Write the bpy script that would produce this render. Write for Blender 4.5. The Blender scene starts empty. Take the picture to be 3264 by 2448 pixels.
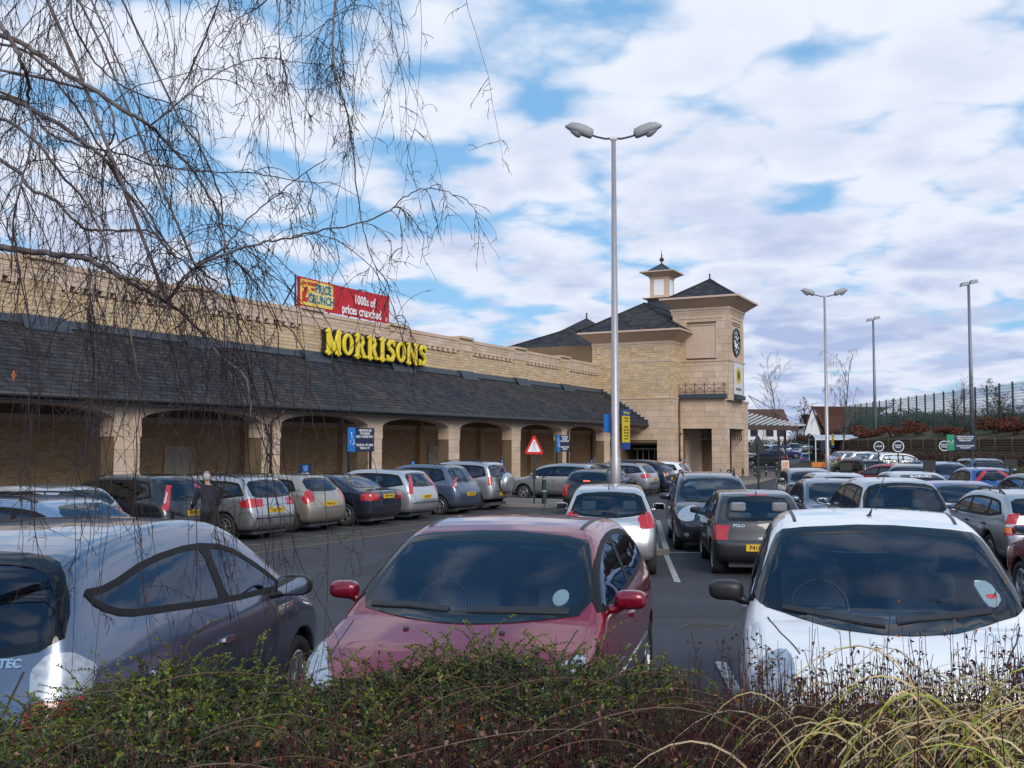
import bpy, bmesh, math, random
import numpy as np
from math import sin, cos, tan, radians, pi, sqrt, atan2
from mathutils import Vector, Matrix
from mathutils.geometry import delaunay_2d_cdt

random.seed(11)
RNG = np.random.default_rng(7)
scene = bpy.context.scene
COL = scene.collection

# ------------------------------------------------------------------ camera
CAM_Z, CAM_YAW, CAM_PITCH = 2.25, radians(26.74), math.atan(193 / 3264)
cam_data = bpy.data.cameras.new("camera")
cam_data.sensor_width = 36.0
cam_data.lens = 36.0
cam_data.clip_start = 0.05
cam_data.clip_end = 5000
cam = bpy.data.objects.new("camera", cam_data)
COL.objects.link(cam)
cam.location = (0, 0, CAM_Z)
cam.rotation_euler = (pi / 2 + CAM_PITCH, 0, CAM_YAW)
scene.camera = cam

# ------------------------------------------------------------------ world, sun, exposure
SUN_EL, SUN_AZ = radians(32), radians(134)          # azimuth counted clockwise from +Y
world = bpy.data.worlds.new("World")
scene.world = world
world.use_nodes = True


def build_world():
    nt = world.node_tree
    nt.nodes.clear()
    N, Lk = nt.nodes.new, nt.links.new
    out = N("ShaderNodeOutputWorld")
    bg = N("ShaderNodeBackground")
    bg.inputs[1].default_value = 0.1
    Lk(bg.outputs[0], out.inputs[0])
    sky = N("ShaderNodeTexSky")
    sky.sky_type = 'NISHITA'
    sky.sun_disc = False
    sky.sun_elevation = SUN_EL
    sky.sun_rotation = SUN_AZ
    sky.air_density = 1.0
    sky.dust_density = 0.6
    sky.ozone_density = 2.0

    def math_(op, a, b=None, c=None, clamp=False):
        m = N("ShaderNodeMath")
        m.operation = op
        m.use_clamp = clamp
        for i, v in enumerate((a, b, c)):
            if v is None:
                continue
            if isinstance(v, (int, float)):
                m.inputs[i].default_value = v
            else:
                Lk(v, m.inputs[i])
        return m.outputs[0]

    tc = N("ShaderNodeTexCoord")
    sep = N("ShaderNodeSeparateXYZ")
    Lk(tc.outputs['Generated'], sep.inputs[0])
    z = math_('MAXIMUM', sep.outputs[2], 0.0)
    zz = math_('ADD', z, 0.16)
    # rotate so the cloud rows lie across the view
    cx, cy = cos(CAM_YAW), sin(CAM_YAW)
    xr = math_('ADD', math_('MULTIPLY', sep.outputs[0], cx), math_('MULTIPLY', sep.outputs[1], cy))
    yr = math_('SUBTRACT', math_('MULTIPLY', sep.outputs[1], cx), math_('MULTIPLY', sep.outputs[0], cy))
    px = math_('DIVIDE', xr, zz)
    py = math_('DIVIDE', yr, zz)
    comb = N("ShaderNodeCombineXYZ")
    Lk(px, comb.inputs[0])
    Lk(py, comb.inputs[1])

    def noise(scale, detail, rough, off, stretch=(1, 1, 1), dist=0.0):
        mp = N("ShaderNodeMapping")
        mp.inputs['Location'].default_value = off
        mp.inputs['Scale'].default_value = stretch
        Lk(comb.outputs[0], mp.inputs[0])
        n = N("ShaderNodeTexNoise")
        n.inputs['Scale'].default_value = scale
        n.inputs['Detail'].default_value = detail
        n.inputs['Roughness'].default_value = rough
        n.inputs['Distortion'].default_value = dist
        Lk(mp.outputs[0], n.inputs['Vector'])
        return n.outputs[0]

    big = noise(0.85, 2, 0.5, (3.3, 1.2, 0), (0.9, 1.0, 1))
    mid = noise(3.3, 6, 0.50, (7.1, 2.6, 0.5), (1.0, 1.0, 1), 0.12)
    fine = noise(8.0, 6, 0.62, (1.2, 9.0, 0), (0.9, 1.0, 1))
    vm = N("ShaderNodeMapping")
    vm.inputs['Scale'].default_value = (1.1, 1.0, 1)
    vm.inputs['Location'].default_value = (0.37, 0.11, 0)
    wob = N("ShaderNodeVectorMath")
    wob.operation = 'SCALE'
    wob.inputs['Scale'].default_value = 0.34
    wn = N("ShaderNodeTexNoise")
    wn.inputs['Scale'].default_value = 3.6
    wn.inputs['Detail'].default_value = 4
    Lk(comb.outputs[0], wn.inputs['Vector'])
    Lk(wn.outputs['Color'], wob.inputs[0])
    va = N("ShaderNodeVectorMath")
    Lk(comb.outputs[0], va.inputs[0])
    Lk(wob.outputs[0], va.inputs[1])
    Lk(va.outputs[0], vm.inputs[0])
    vor = N("ShaderNodeTexVoronoi")
    vor.feature = 'F1'
    vor.inputs['Scale'].default_value = 4.1
    Lk(vm.outputs[0], vor.inputs['Vector'])
    puff = math_('SUBTRACT', 0.93, vor.outputs['Distance'])
    dens = math_('ADD', math_('MULTIPLY', big, 0.34), math_('MULTIPLY', mid, 0.40))
    dens = math_('ADD', dens, math_('MULTIPLY', puff, 0.33))
    dens = math_('ADD', dens, math_('MULTIPLY', math_('SUBTRACT', fine, 0.5), 0.085))
    # cover: closed towards the horizon, opening overhead
    hor = math_('SUBTRACT', 1.0, math_('MULTIPLY', z, 2.4), clamp=True)
    over = math_('MULTIPLY', math_('SUBTRACT', z, 0.40), 1.6, clamp=True)
    dens = math_('ADD', dens, math_('MULTIPLY', hor, 0.075))
    dens = math_('SUBTRACT', dens, math_('MULTIPLY', over, 0.10))
    ramp = N("ShaderNodeMapRange")
    ramp.interpolation_type = 'SMOOTHSTEP'
    ramp.inputs[1].default_value = 0.405
    ramp.inputs[2].default_value = 0.545
    Lk(dens, ramp.inputs[0])
    # thick parts turn lilac grey, more so low down; the shade sits a little below each bright top
    thick = N("ShaderNodeMapRange")
    thick.interpolation_type = 'SMOOTHSTEP'
    thick.inputs[1].default_value = 0.55
    thick.inputs[2].default_value = 0.70
    Lk(dens, thick.inputs[0])
    shade = noise(3.3, 5, 0.5, (7.1, 2.80, 0.5), (1.0, 1.0, 1), 0.12)
    shr = N("ShaderNodeMapRange")
    shr.interpolation_type = 'SMOOTHSTEP'
    shr.inputs[1].default_value = 0.42
    shr.inputs[2].default_value = 0.66
    Lk(shade, shr.inputs[0])
    amt = math_('MULTIPLY', math_('ADD', math_('MULTIPLY', thick.outputs[0], 0.35), math_('MULTIPLY', shr.outputs[0], 0.75)),
                math_('ADD', math_('MULTIPLY', hor, 1.0), 0.10), clamp=True)
    amt = math_('ADD', amt, math_('MULTIPLY', math_('MULTIPLY', hor, hor), 0.28), clamp=True)
    cm = N("ShaderNodeMix")
    cm.data_type = 'RGBA'
    Lk(amt, cm.inputs[0])
    cm.inputs[6].default_value = (8.6, 9.1, 10.2, 1)
    cm.inputs[7].default_value = (4.4, 5.3, 7.9, 1)
    # blue gaps: the physical sky lifted a little by thin cloud
    lift = N("ShaderNodeMix")
    lift.data_type = 'RGBA'
    lift.inputs[0].default_value = 0.62
    Lk(sky.outputs[0], lift.inputs[6])
    lift.inputs[7].default_value = (2.6, 6.0, 10.2, 1)
    fin = N("ShaderNodeMix")
    fin.data_type = 'RGBA'
    Lk(ramp.outputs[0], fin.inputs[0])
    Lk(lift.outputs[2], fin.inputs[6])
    Lk(cm.outputs[2], fin.inputs[7])
    Lk(fin.outputs[2], bg.inputs[0])


build_world()
sun_data = bpy.data.lights.new("sun", 'SUN')
sun_data.energy = 2.35
sun_data.angle = radians(30)
sun_data.color = (1.0, 0.93, 0.84)
sun = bpy.data.objects.new("sun", sun_data)
COL.objects.link(sun)
sd = Vector((sin(SUN_AZ) * cos(SUN_EL), cos(SUN_AZ) * cos(SUN_EL), sin(SUN_EL)))
sun.rotation_euler = sd.to_track_quat('Z', 'Y').to_euler()
sun.location = sd * 60
scene.view_settings.view_transform = 'Standard'
scene.view_settings.look = 'None'
scene.view_settings.exposure = 0.0
scene.view_settings.gamma = 1.0
scene.view_settings.use_curve_mapping = False
scene.cycles.max_bounces = 8
scene.cycles.transparent_max_bounces = 16


# ------------------------------------------------------------------ lie of the land
def sstep(a, b, x):
    t = min(1, max(0, (x - a) / (b - a)))
    return t * t * (3 - 2 * t)


def ground_z(X, Y):
    """gentle fall of the car park: a touch higher by the hedge, lower by the far entrance"""
    d = -X * sin(CAM_YAW) + Y * cos(CAM_YAW)
    z = 0.26 * (1 - sstep(7, 17, d))
    z += 0.78 * sstep(60, 72, d) * sstep(-19, -14, X) * (1 - sstep(84, 100, d))
    z += -0.52 * sstep(44, 70, d) + 0.62 * sstep(80, 100, d) + 0.75 * sstep(100, 135, d)
    return z


# ------------------------------------------------------------------ object helpers
def tag(o, label=None, cat=None, group=None, kind=None):
    if label:
        o['label'] = label
    if cat:
        o['category'] = cat
    if group:
        o['group'] = group
    if kind:
        o['kind'] = kind
    return o


def empty(name, loc=(0, 0, 0), rz=0.0, label=None, cat=None, group=None, parent=None):
    o = bpy.data.objects.new(name, None)
    o.empty_display_size = 0.2
    COL.objects.link(o)
    o.location = loc
    o.rotation_euler = (0, 0, rz)
    if parent:
        o.parent = parent
    return tag(o, label, cat, group)


class MB:
    """collects faces (with material slots) and links them as one mesh object"""

    def __init__(self):
        self.v, self.f, self.m = [], [], []

    def add(self, vs, fs, mi=0):
        b = len(self.v)
        self.v.extend([tuple(map(float, p)) for p in vs])
        for f in fs:
            self.f.append(tuple(b + i for i in f))
            self.m.append(mi)
        return self

    def box(self, x0, x1, y0, y1, z0, z1, mi=0):
        vs = [(x0, y0, z0), (x1, y0, z0), (x1, y1, z0), (x0, y1, z0), (x0, y0, z1), (x1, y0, z1), (x1, y1, z1), (x0, y1, z1)]
        return self.add(vs, [(0, 3, 2, 1), (4, 5, 6, 7), (0, 1, 5, 4), (1, 2, 6, 5), (2, 3, 7, 6), (3, 0, 4, 7)], mi)

    def bar(self, a, b, w, h=None, mi=0, up=(0, 0, 1)):
        """rectangular bar between two points"""
        a, b = Vector(a), Vector(b)
        h = w if h is None else h
        t = (b - a).normalized()
        upv = Vector(up)
        if abs(t.dot(upv)) > 0.98:
            upv = Vector((1, 0, 0))
        s = t.cross(upv).normalized() * w / 2
        n = s.cross(t).normalized() * h / 2
        vs = [a - s - n, a + s - n, a + s + n, a - s + n, b - s - n, b + s - n, b + s + n, b - s + n]
        return self.add(vs, [(0, 1, 2, 3), (7, 6, 5, 4), (0, 4, 5, 1), (1, 5, 6, 2), (2, 6, 7, 3), (3, 7, 4, 0)], mi)

    def tube(self, pts, radii, seg=8, mi=0, cap=True):
        pts = [Vector(p) for p in pts]
        if isinstance(radii, (int, float)):
            radii = [radii] * len(pts)
        b = len(self.v)
        t0 = (pts[1] - pts[0]).normalized()
        ref = Vector((0, 0, 1)) if abs(t0.z) < 0.9 else Vector((1, 0, 0))
        n = len(pts)
        for i, p in enumerate(pts):
            t = (pts[min(i + 1, n - 1)] - pts[max(i - 1, 0)]).normalized()
            s = t.cross(ref)
            if s.length < 1e-5:
                s = t.cross(Vector((0, 1, 0)))
            s.normalize()
            w = s.cross(t)
            for k in range(seg):
                a = 2 * pi * k / seg
                q = p + (s * cos(a) + w * sin(a)) * radii[i]
                self.v.append((q.x, q.y, q.z))
        for i in range(n - 1):
            for k in range(seg):
                k2 = (k + 1) % seg
                self.f.append((b + i * seg + k, b + i * seg + k2, b + (i + 1) * seg + k2, b + (i + 1) * seg + k))
                self.m.append(mi)
        if cap:
            self.f.append(tuple(b + k for k in range(seg))[::-1])
            self.f.append(tuple(b + (n - 1) * seg + k for k in range(seg)))
            self.m += [mi, mi]
        return self

    def lathe(self, prof, seg=24, axis='Z', c=(0, 0, 0), mi=0):
        """profile of (radius, height) pairs"""
        b = len(self.v)
        for r_, h in prof:
            for k in range(seg):
                a = 2 * pi * k / seg
                p = (r_ * cos(a), r_ * sin(a), h)
                if axis == 'Y':
                    p = (p[0], p[2], p[1])
                elif axis == 'X':
                    p = (p[2], p[0], p[1])
                self.v.append((p[0] + c[0], p[1] + c[1], p[2] + c[2]))
        for i in range(len(prof) - 1):
            for k in range(seg):
                k2 = (k + 1) % seg
                self.f.append((b + i * seg + k, b + i * seg + k2, b + (i + 1) * seg + k2, b + (i + 1) * seg + k))
                self.m.append(mi)
        return self

    def prism(self, poly, axis, a, b, mi=0):
        """extrude a 2D polygon along an axis: 'X' uses (y,z), 'Y' uses (x,z), 'Z' uses (x,y)"""
        def P(p, t):
            return {'X': (t, p[0], p[1]), 'Y': (p[0], t, p[1]), 'Z': (p[0], p[1], t)}[axis]
        n = len(poly)
        vs = [P(p, a) for p in poly] + [P(p, b) for p in poly]
        fs = [tuple(range(n))[::-1], tuple(range(n, 2 * n))]
        fs += [(i, (i + 1) % n, n + (i + 1) % n, n + i) for i in range(n)]
        return self.add(vs, fs, mi)

    def mesh(self, name, mats, smooth=False):
        me = bpy.data.meshes.new(name)
        me.from_pydata(self.v, [], self.f)
        for m in (mats if isinstance(mats, (list, tuple)) else [mats]):
            me.materials.append(m)
        if any(self.m):
            me.polygons.foreach_set('material_index', self.m)
        if smooth:
            me.polygons.foreach_set('use_smooth', [True] * len(me.polygons))
        me.update()
        return me

    def build(self, name, mats, parent=None, smooth=False, loc=None, fix=True):
        me = self.mesh(name, mats, smooth)
        if fix:
            bm = bmesh.new()
            bm.from_mesh(me)
            bmesh.ops.recalc_face_normals(bm, faces=bm.faces)
            bm.to_mesh(me)
            bm.free()
        return link(name, me, parent, loc)


def link(name, me, parent=None, loc=None, rot=None, scale=None):
    o = bpy.data.objects.new(name, me)
    COL.objects.link(o)
    if parent:
        o.parent = parent
    if loc is not None:
        o.location = loc
    if rot is not None:
        o.rotation_euler = rot
    if scale is not None:
        o.scale = scale
    return o


def smooth_angle(o, ang=35):
    me = o.data
    me.polygons.foreach_set('use_smooth', [True] * len(me.polygons))
    try:
        me.set_sharp_from_angle(angle=radians(ang))
    except Exception:
        pass
    return o


def copy_tree(o, parent=None):
    c = o.copy()
    COL.objects.link(c)
    c.parent = parent
    for ch in o.children:
        copy_tree(ch, c)
    return c


# ------------------------------------------------------------------ materials
MATS = {}


def mat(name, col, rough=0.6, metal=0.0, spec=0.5, noise=0.0, nscale=8.0, bump=0.0, bscale=60.0, coat=0.0, rnd=0.0, emit=None, estr=0.0,
        col2=None, cscale=None, streak=None):
    """principled material with procedural colour variation, optional per-piece variation and relief"""
    if name in MATS:
        return MATS[name]
    m = bpy.data.materials.new(name)
    m.use_nodes = True
    nt = m.node_tree
    N, Lk = nt.nodes.new, nt.links.new
    b = nt.nodes['Principled BSDF']
    b.inputs['Roughness'].default_value = rough
    b.inputs['Metallic'].default_value = metal
    b.inputs['Specular IOR Level'].default_value = spec
    b.inputs['Coat Weight'].default_value = coat
    b.inputs['Coat Roughness'].default_value = 0.03
    c4 = (*col, 1)
    b.inputs['Base Color'].default_value = c4
    if emit:
        b.inputs['Emission Color'].default_value = (*emit, 1)
        b.inputs['Emission Strength'].default_value = estr
    tc = None
    cur = None
    if noise or col2 or bump or rnd:
        tc = N("ShaderNodeTexCoord")
        geo = N("ShaderNodeNewGeometry")
        rgb = N("ShaderNodeRGB")
        rgb.outputs[0].default_value = c4
        cur = rgb.outputs[0]
        if col2:
            n = N("ShaderNodeTexNoise")
            n.inputs['Scale'].default_value = cscale or nscale
            n.inputs['Detail'].default_value = 6
            n.inputs['Roughness'].default_value = 0.65
            Lk(geo.outputs['Position'], n.inputs['Vector'])
            mr = N("ShaderNodeMapRange")
            mr.inputs[1].default_value = 0.38
            mr.inputs[2].default_value = 0.68
            Lk(n.outputs[0], mr.inputs[0])
            mx = N("ShaderNodeMix")
            mx.data_type = 'RGBA'
            Lk(mr.outputs[0], mx.inputs[0])
            Lk(cur, mx.inputs[6])
            mx.inputs[7].default_value = (*col2, 1)
            cur = mx.outputs[2]
        if noise:
            n = N("ShaderNodeTexNoise")
            n.inputs['Scale'].default_value = nscale
            n.inputs['Detail'].default_value = 8
            n.inputs['Roughness'].default_value = 0.65
            mp = N("ShaderNodeMapping")
            if streak:
                mp.inputs['Scale'].default_value = streak
            Lk(geo.outputs['Position'], mp.inputs[0])
            Lk(mp.outputs[0], n.inputs['Vector'])
            mr = N("ShaderNodeMapRange")
            mr.inputs[1].default_value = 0.25
            mr.inputs[2].default_value = 0.75
            mr.inputs[3].default_value = 1 - noise
            mr.inputs[4].default_value = 1 + noise
            Lk(n.outputs[0], mr.inputs[0])
            hs = N("ShaderNodeHueSaturation")
            Lk(mr.outputs[0], hs.inputs['Value'])
            Lk(cur, hs.inputs['Color'])
            cur = hs.outputs[0]
        if rnd:
            oi = N("ShaderNodeObjectInfo")
            ad = N("ShaderNodeMath")
            ad.operation = 'ADD'
            Lk(oi.outputs['Random'], ad.inputs[0])
            Lk(geo.outputs['Random Per Island'], ad.inputs[1])
            fr = N("ShaderNodeMath")
            fr.operation = 'FRACT'
            Lk(ad.outputs[0], fr.inputs[0])
            mr = N("ShaderNodeMapRange")
            mr.inputs[3].default_value = 1 - rnd
            mr.inputs[4].default_value = 1 + rnd
            Lk(fr.outputs[0], mr.inputs[0])
            w2 = N("ShaderNodeMath")
            w2.operation = 'MULTIPLY'
            w2.inputs[1].default_value = 7.31
            Lk(fr.outputs[0], w2.inputs[0])
            f2 = N("ShaderNodeMath")
            f2.operation = 'FRACT'
            Lk(w2.outputs[0], f2.inputs[0])
            ms = N("ShaderNodeMapRange")
            ms.inputs[3].default_value = 1 - rnd * 0.8
            ms.inputs[4].default_value = 1 + rnd * 0.8
            Lk(f2.outputs[0], ms.inputs[0])
            hs = N("ShaderNodeHueSaturation")
            Lk(mr.outputs[0], hs.inputs['Value'])
            Lk(ms.outputs[0], hs.inputs['Saturation'])
            Lk(cur, hs.inputs['Color'])
            cur = hs.outputs[0]
        Lk(cur, b.inputs['Base Color'])
        if bump:
            n = N("ShaderNodeTexNoise")
            n.inputs['Scale'].default_value = bscale
            n.inputs['Detail'].default_value = 5
            Lk(geo.outputs['Position'], n.inputs['Vector'])
            bp = N("ShaderNodeBump")
            bp.inputs['Strength'].default_value = bump
            bp.inputs['Distance'].default_value = 0.01
            Lk(n.outputs[0], bp.inputs['Height'])
            Lk(bp.outputs[0], b.inputs['Normal'])
    MATS[name] = m
    return m


def paint(name, col, metal=0.0, rough=0.35, dirt=0.25):
    """clear-coated car paint, road film towards the sills; its underside and inside are dark trim"""
    if name in MATS:
        return MATS[name]
    m = bpy.data.materials.new(name)
    m.use_nodes = True
    nt = m.node_tree
    N, Lk = nt.nodes.new, nt.links.new
    b = nt.nodes['Principled BSDF']
    b.inputs['Roughness'].default_value = rough
    b.inputs['Metallic'].default_value = metal
    b.inputs['Coat Weight'].default_value = 1.0
    b.inputs['Coat Roughness'].default_value = 0.025
    tc = N("ShaderNodeTexCoord")
    sp = N("ShaderNodeSeparateXYZ")
    Lk(tc.outputs['Object'], sp.inputs[0])
    n = N("ShaderNodeTexNoise")
    n.inputs['Scale'].default_value = 3.0
    n.inputs['Detail'].default_value = 6
    Lk(tc.outputs['Object'], n.inputs['Vector'])
    mr = N("ShaderNodeMapRange")
    mr.inputs[1].default_value = 0.75
    mr.inputs[2].default_value = 0.15
    mr.inputs[4].default_value = 1.0
    Lk(sp.outputs[2], mr.inputs[0])
    mu = N("ShaderNodeMath")
    mu.operation = 'MULTIPLY'
    Lk(mr.outputs[0], mu.inputs[0])
    Lk(n.outputs[0], mu.inputs[1])
    mu2 = N("ShaderNodeMath")
    mu2.operation = 'MULTIPLY'
    mu2.inputs[1].default_value = dirt * 2
    mu2.use_clamp = True
    Lk(mu.outputs[0], mu2.inputs[0])
    mx = N("ShaderNodeMix")
    mx.data_type = 'RGBA'
    Lk(mu2.outputs[0], mx.inputs[0])
    mx.inputs[6].default_value = (*col, 1)
    mx.inputs[7].default_value = (0.10, 0.09, 0.08, 1)
    Lk(mx.outputs[2], b.inputs['Base Color'])
    if metal:
        fl = N("ShaderNodeTexNoise")
        fl.inputs['Scale'].default_value = 1400
        Lk(tc.outputs['Object'], fl.inputs['Vector'])
        bp = N("ShaderNodeBump")
        bp.inputs['Strength'].default_value = 0.06
        bp.inputs['Distance'].default_value = 0.001
        Lk(fl.outputs[0], bp.inputs['Height'])
        Lk(bp.outputs[0], b.inputs['Normal'])
    geo = N("ShaderNodeNewGeometry")
    dk = N("ShaderNodeBsdfDiffuse")
    dk.inputs[0].default_value = (0.02, 0.02, 0.022, 1)
    ms = N("ShaderNodeMixShader")
    Lk(geo.outputs['Backfacing'], ms.inputs[0])
    Lk(b.outputs[0], ms.inputs[1])
    Lk(dk.outputs[0], ms.inputs[2])
    Lk(ms.outputs[0], nt.nodes['Material Output'].inputs[0])
    MATS[name] = m
    return m


def glass_mat(name, tint, refl=0.09, rough=0.0):
    """thin window glass: tinted pass-through with a Fresnel mirror on top"""
    if name in MATS:
        return MATS[name]
    m = bpy.data.materials.new(name)
    m.use_nodes = True
    nt = m.node_tree
    N, Lk = nt.nodes.new, nt.links.new
    nt.nodes.remove(nt.nodes['Principled BSDF'])
    tr = N("ShaderNodeBsdfTransparent")
    tr.inputs[0].default_value = (*tint, 1)
    gl = N("ShaderNodeBsdfGlossy")
    gl.inputs['Roughness'].default_value = rough
    gl.inputs['Color'].default_value = (0.62, 0.76, 1.0, 1)
    fr = N("ShaderNodeFresnel")
    fr.inputs[0].default_value = 1.55
    ad = N("ShaderNodeMath")
    ad.operation = 'ADD'
    ad.use_clamp = True
    ad.inputs[1].default_value = refl
    Lk(fr.outputs[0], ad.inputs[0])
    ms = N("ShaderNodeMixShader")
    Lk(ad.outputs[0], ms.inputs[0])
    Lk(tr.outputs[0], ms.inputs[1])
    Lk(gl.outputs[0], ms.inputs[2])
    Lk(ms.outputs[0], nt.nodes['Material Output'].inputs[0])
    MATS[name] = m
    return m


SEAL = mat("window seal black", (0.004, 0.005, 0.007), 0.03, spec=.5)
BLACK = mat("black plastic", (0.018, 0.018, 0.02), 0.45, noise=0.15)
RUBBER = mat("tyre rubber", (0.022, 0.021, 0.022), 0.85, noise=0.25, nscale=20)
TRIM = mat("dark trim", (0.075, 0.075, 0.08), 0.75)
PILLAR = mat("window pillar black", (0.010, 0.010, 0.012), 0.55, spec=.2)
SEAT = mat("seat cloth", (0.22, 0.225, 0.25), 0.9, noise=0.2)
ALLOY = mat("wheel alloy", (0.42, 0.43, 0.45), 0.35, metal=0.8, noise=0.12, nscale=12)
CHROME = mat("chrome", (0.75, 0.76, 0.78), 0.12, metal=1.0)
MIRROR = mat("mirror glass", (0.8, 0.85, 0.88), 0.03, metal=1.0)
REDLENS = mat("red lens", (0.42, 0.012, 0.02), 0.12, coat=1.0, noise=0.2, nscale=30)
REDLIT = mat("lit brake lamp", (0.8, 0.05, 0.03), 0.2, emit=(1, 0.12, 0.06), estr=2.2)
CLEARLENS = mat("clear lens", (0.36, 0.40, 0.46), 0.28, metal=0.35, coat=.6, noise=0.45, nscale=30)
AMBER = mat("amber lens", (0.75, 0.16, 0.02), 0.15, coat=1.0)
PLATE_Y = mat("yellow plate", (0.72, 0.46, 0.03), 0.4, noise=0.06)
PLATE_W = mat("white plate", (0.75, 0.75, 0.72), 0.4)
INK = mat("black ink", (0.012, 0.012, 0.012), 0.5)
WHITE_INK = mat("white ink", (0.8, 0.8, 0.8), 0.5)
GLASS_SCREEN = glass_mat("windscreen glass", (0.66, 0.74, 0.80), 0.02)
GLASS_SIDE = glass_mat("side window glass", (0.42, 0.52, 0.54), 0.03)
GLASS_DARK = glass_mat("tinted window glass", (0.05, 0.07, 0.09), 0.02)


_TXT = {}


def text_mesh(s, size=1.0, bold=0.0, extrude=0.002, align='CENTER', spacing=1.0):
    key = (s, size, bold, extrude, align, spacing)
    if key in _TXT:
        return _TXT[key]
    cu = bpy.data.curves.new("text", 'FONT')
    cu.body = s
    cu.size = size
    cu.offset = bold
    cu.extrude = extrude
    cu.align_x = align
    cu.align_y = 'CENTER'
    cu.resolution_u = 2
    cu.space_character = spacing
    o = bpy.data.objects.new("text", cu)
    COL.objects.link(o)
    bpy.context.view_layer.update()
    me = bpy.data.meshes.new_from_object(o.evaluated_get(bpy.context.evaluated_depsgraph_get()))
    bpy.data.objects.remove(o)
    _TXT[key] = me
    return me


def lettering(name, s, parent, loc, right, up, size, material, bold=0.0, extrude=0.002, wscale=1.0, align='CENTER', spacing=1.0):
    """flat lettering standing on a surface; right and up span it"""
    me = text_mesh(s, size, bold, extrude, align, spacing).copy()
    me.materials.clear()
    me.materials.append(material)
    o = link(name, me, parent)
    R, U = Vector(right).normalized(), Vector(up).normalized()
    n = R.cross(U)
    M = Matrix((R * wscale, U, n)).transposed().to_4x4()
    M.translation = Vector(loc)
    o.matrix_local = M
    return o
# ------------------------------------------------------------------ implicit surfaces -> meshes (surface nets)
def surface_nets(vals, origin, h):
    nx, ny, nz = vals.shape
    ins = vals < 0
    c = np.zeros((nx - 1, ny - 1, nz - 1), dtype=np.int8)
    for dx in (0, 1):
        for dy in (0, 1):
            for dz in (0, 1):
                c += ins[dx:nx - 1 + dx, dy:ny - 1 + dy, dz:nz - 1 + dz]
    act = (c > 0) & (c < 8)
    idx = -np.ones(act.shape, dtype=np.int64)
    I = np.argwhere(act)
    idx[act] = np.arange(len(I))
    acc = np.zeros((len(I), 3))
    cnt = np.zeros(len(I))
    corners = [(a, b, d) for a in (0, 1) for b in (0, 1) for d in (0, 1)]
    cv = {k: vals[I[:, 0] + k[0], I[:, 1] + k[1], I[:, 2] + k[2]] for k in corners}
    for a in corners:
        for ax in range(3):
            if a[ax] == 0:
                b = list(a)
                b[ax] = 1
                b = tuple(b)
                va, vb = cv[a], cv[b]
                m = (va < 0) != (vb < 0)
                t = np.where(m, va / np.where(m, va - vb, 1), 0)
                p = np.array(a, float)[None, :].repeat(len(I), 0)
                p[:, ax] += t
                acc += p * m[:, None]
                cnt += m
    V = (I + acc / cnt[:, None]) * h + np.array(origin)
    Q = []
    for ax in range(3):
        sl0 = [slice(None)] * 3
        sl1 = [slice(None)] * 3
        sl0[ax] = slice(0, -1)
        sl1[ax] = slice(1, None)
        A, B = ins[tuple(sl0)], ins[tuple(sl1)]
        E_ = np.argwhere(A != B)
        u, v = (ax + 1) % 3, (ax + 2) % 3
        E_ = E_[(E_[:, u] > 0) & (E_[:, v] > 0) & (E_[:, u] < vals.shape[u] - 1) & (E_[:, v] < vals.shape[v] - 1)]
        flip = A[E_[:, 0], E_[:, 1], E_[:, 2]]
        q = []
        for du, dv in ((0, 0), (-1, 0), (-1, -1), (0, -1)):
            k = E_.copy()
            k[:, u] += du
            k[:, v] += dv
            q.append(idx[k[:, 0], k[:, 1], k[:, 2]])
        q = np.stack(q, 1)
        q[~flip] = q[~flip][:, ::-1]
        Q.append(q)
    return V, np.concatenate(Q)


def smax(a, b, k):
    h = np.maximum(k - np.abs(a - b), 0) / k
    return np.maximum(a, b) + h * h * k * 0.25


def smin(a, b, k):
    return -smax(-a, -b, k)


def grad(f, P, e=0.004):
    g = np.empty_like(P)
    for i in range(3):
        d = np.zeros(3)
        d[i] = e
        g[:, i] = (f(P + d) - f(P - d)) / (2 * e)
    return g


def mesh_arrays(name, V, Q, mats, normals=None, mi=None):
    me = bpy.data.meshes.new(name)
    me.from_pydata(V.tolist(), [], Q.tolist())
    for m in (mats if isinstance(mats, (list, tuple)) else [mats]):
        me.materials.append(m)
    me.polygons.foreach_set('use_smooth', [True] * len(me.polygons))
    if mi is not None:
        me.polygons.foreach_set('material_index', mi)
    me.update()
    if normals is not None:
        me.normals_split_custom_set_from_vertices(normals.tolist())
    return me


def net_mesh(name, f, lo, hi, h, mats, project=2, keep=None, matfn=None):
    lo, hi = np.array(lo, float), np.array(hi, float)
    n = np.ceil((hi - lo) / h).astype(int) + 1
    ax = [lo[i] + np.arange(n[i]) * h for i in range(3)]
    G = np.stack(np.meshgrid(*ax, indexing='ij'), -1).reshape(-1, 3)
    vals = f(G).reshape(n)
    V, Q = surface_nets(vals, lo, h)
    for _ in range(project):
        v = f(V)
        g = grad(f, V)
        l2 = np.maximum((g * g).sum(1), 0.05)
        step = np.clip(v / l2, -h * 0.6, h * 0.6)
        V = V - g * step[:, None]
    if keep is not None:
        Cc = V[Q].mean(1)
        Q = Q[keep(Cc)]
        used = np.unique(Q)
        mp = -np.ones(len(V), int)
        mp[used] = np.arange(len(used))
        V, Q = V[used], mp[Q]
    g = grad(f, V)
    g /= np.linalg.norm(g, axis=1)[:, None] + 1e-9
    mi = None
    if matfn is not None:
        mi = matfn(V[Q].mean(1)).astype(int).tolist()
    return mesh_arrays(name, V, Q, mats, g, mi)


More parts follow.
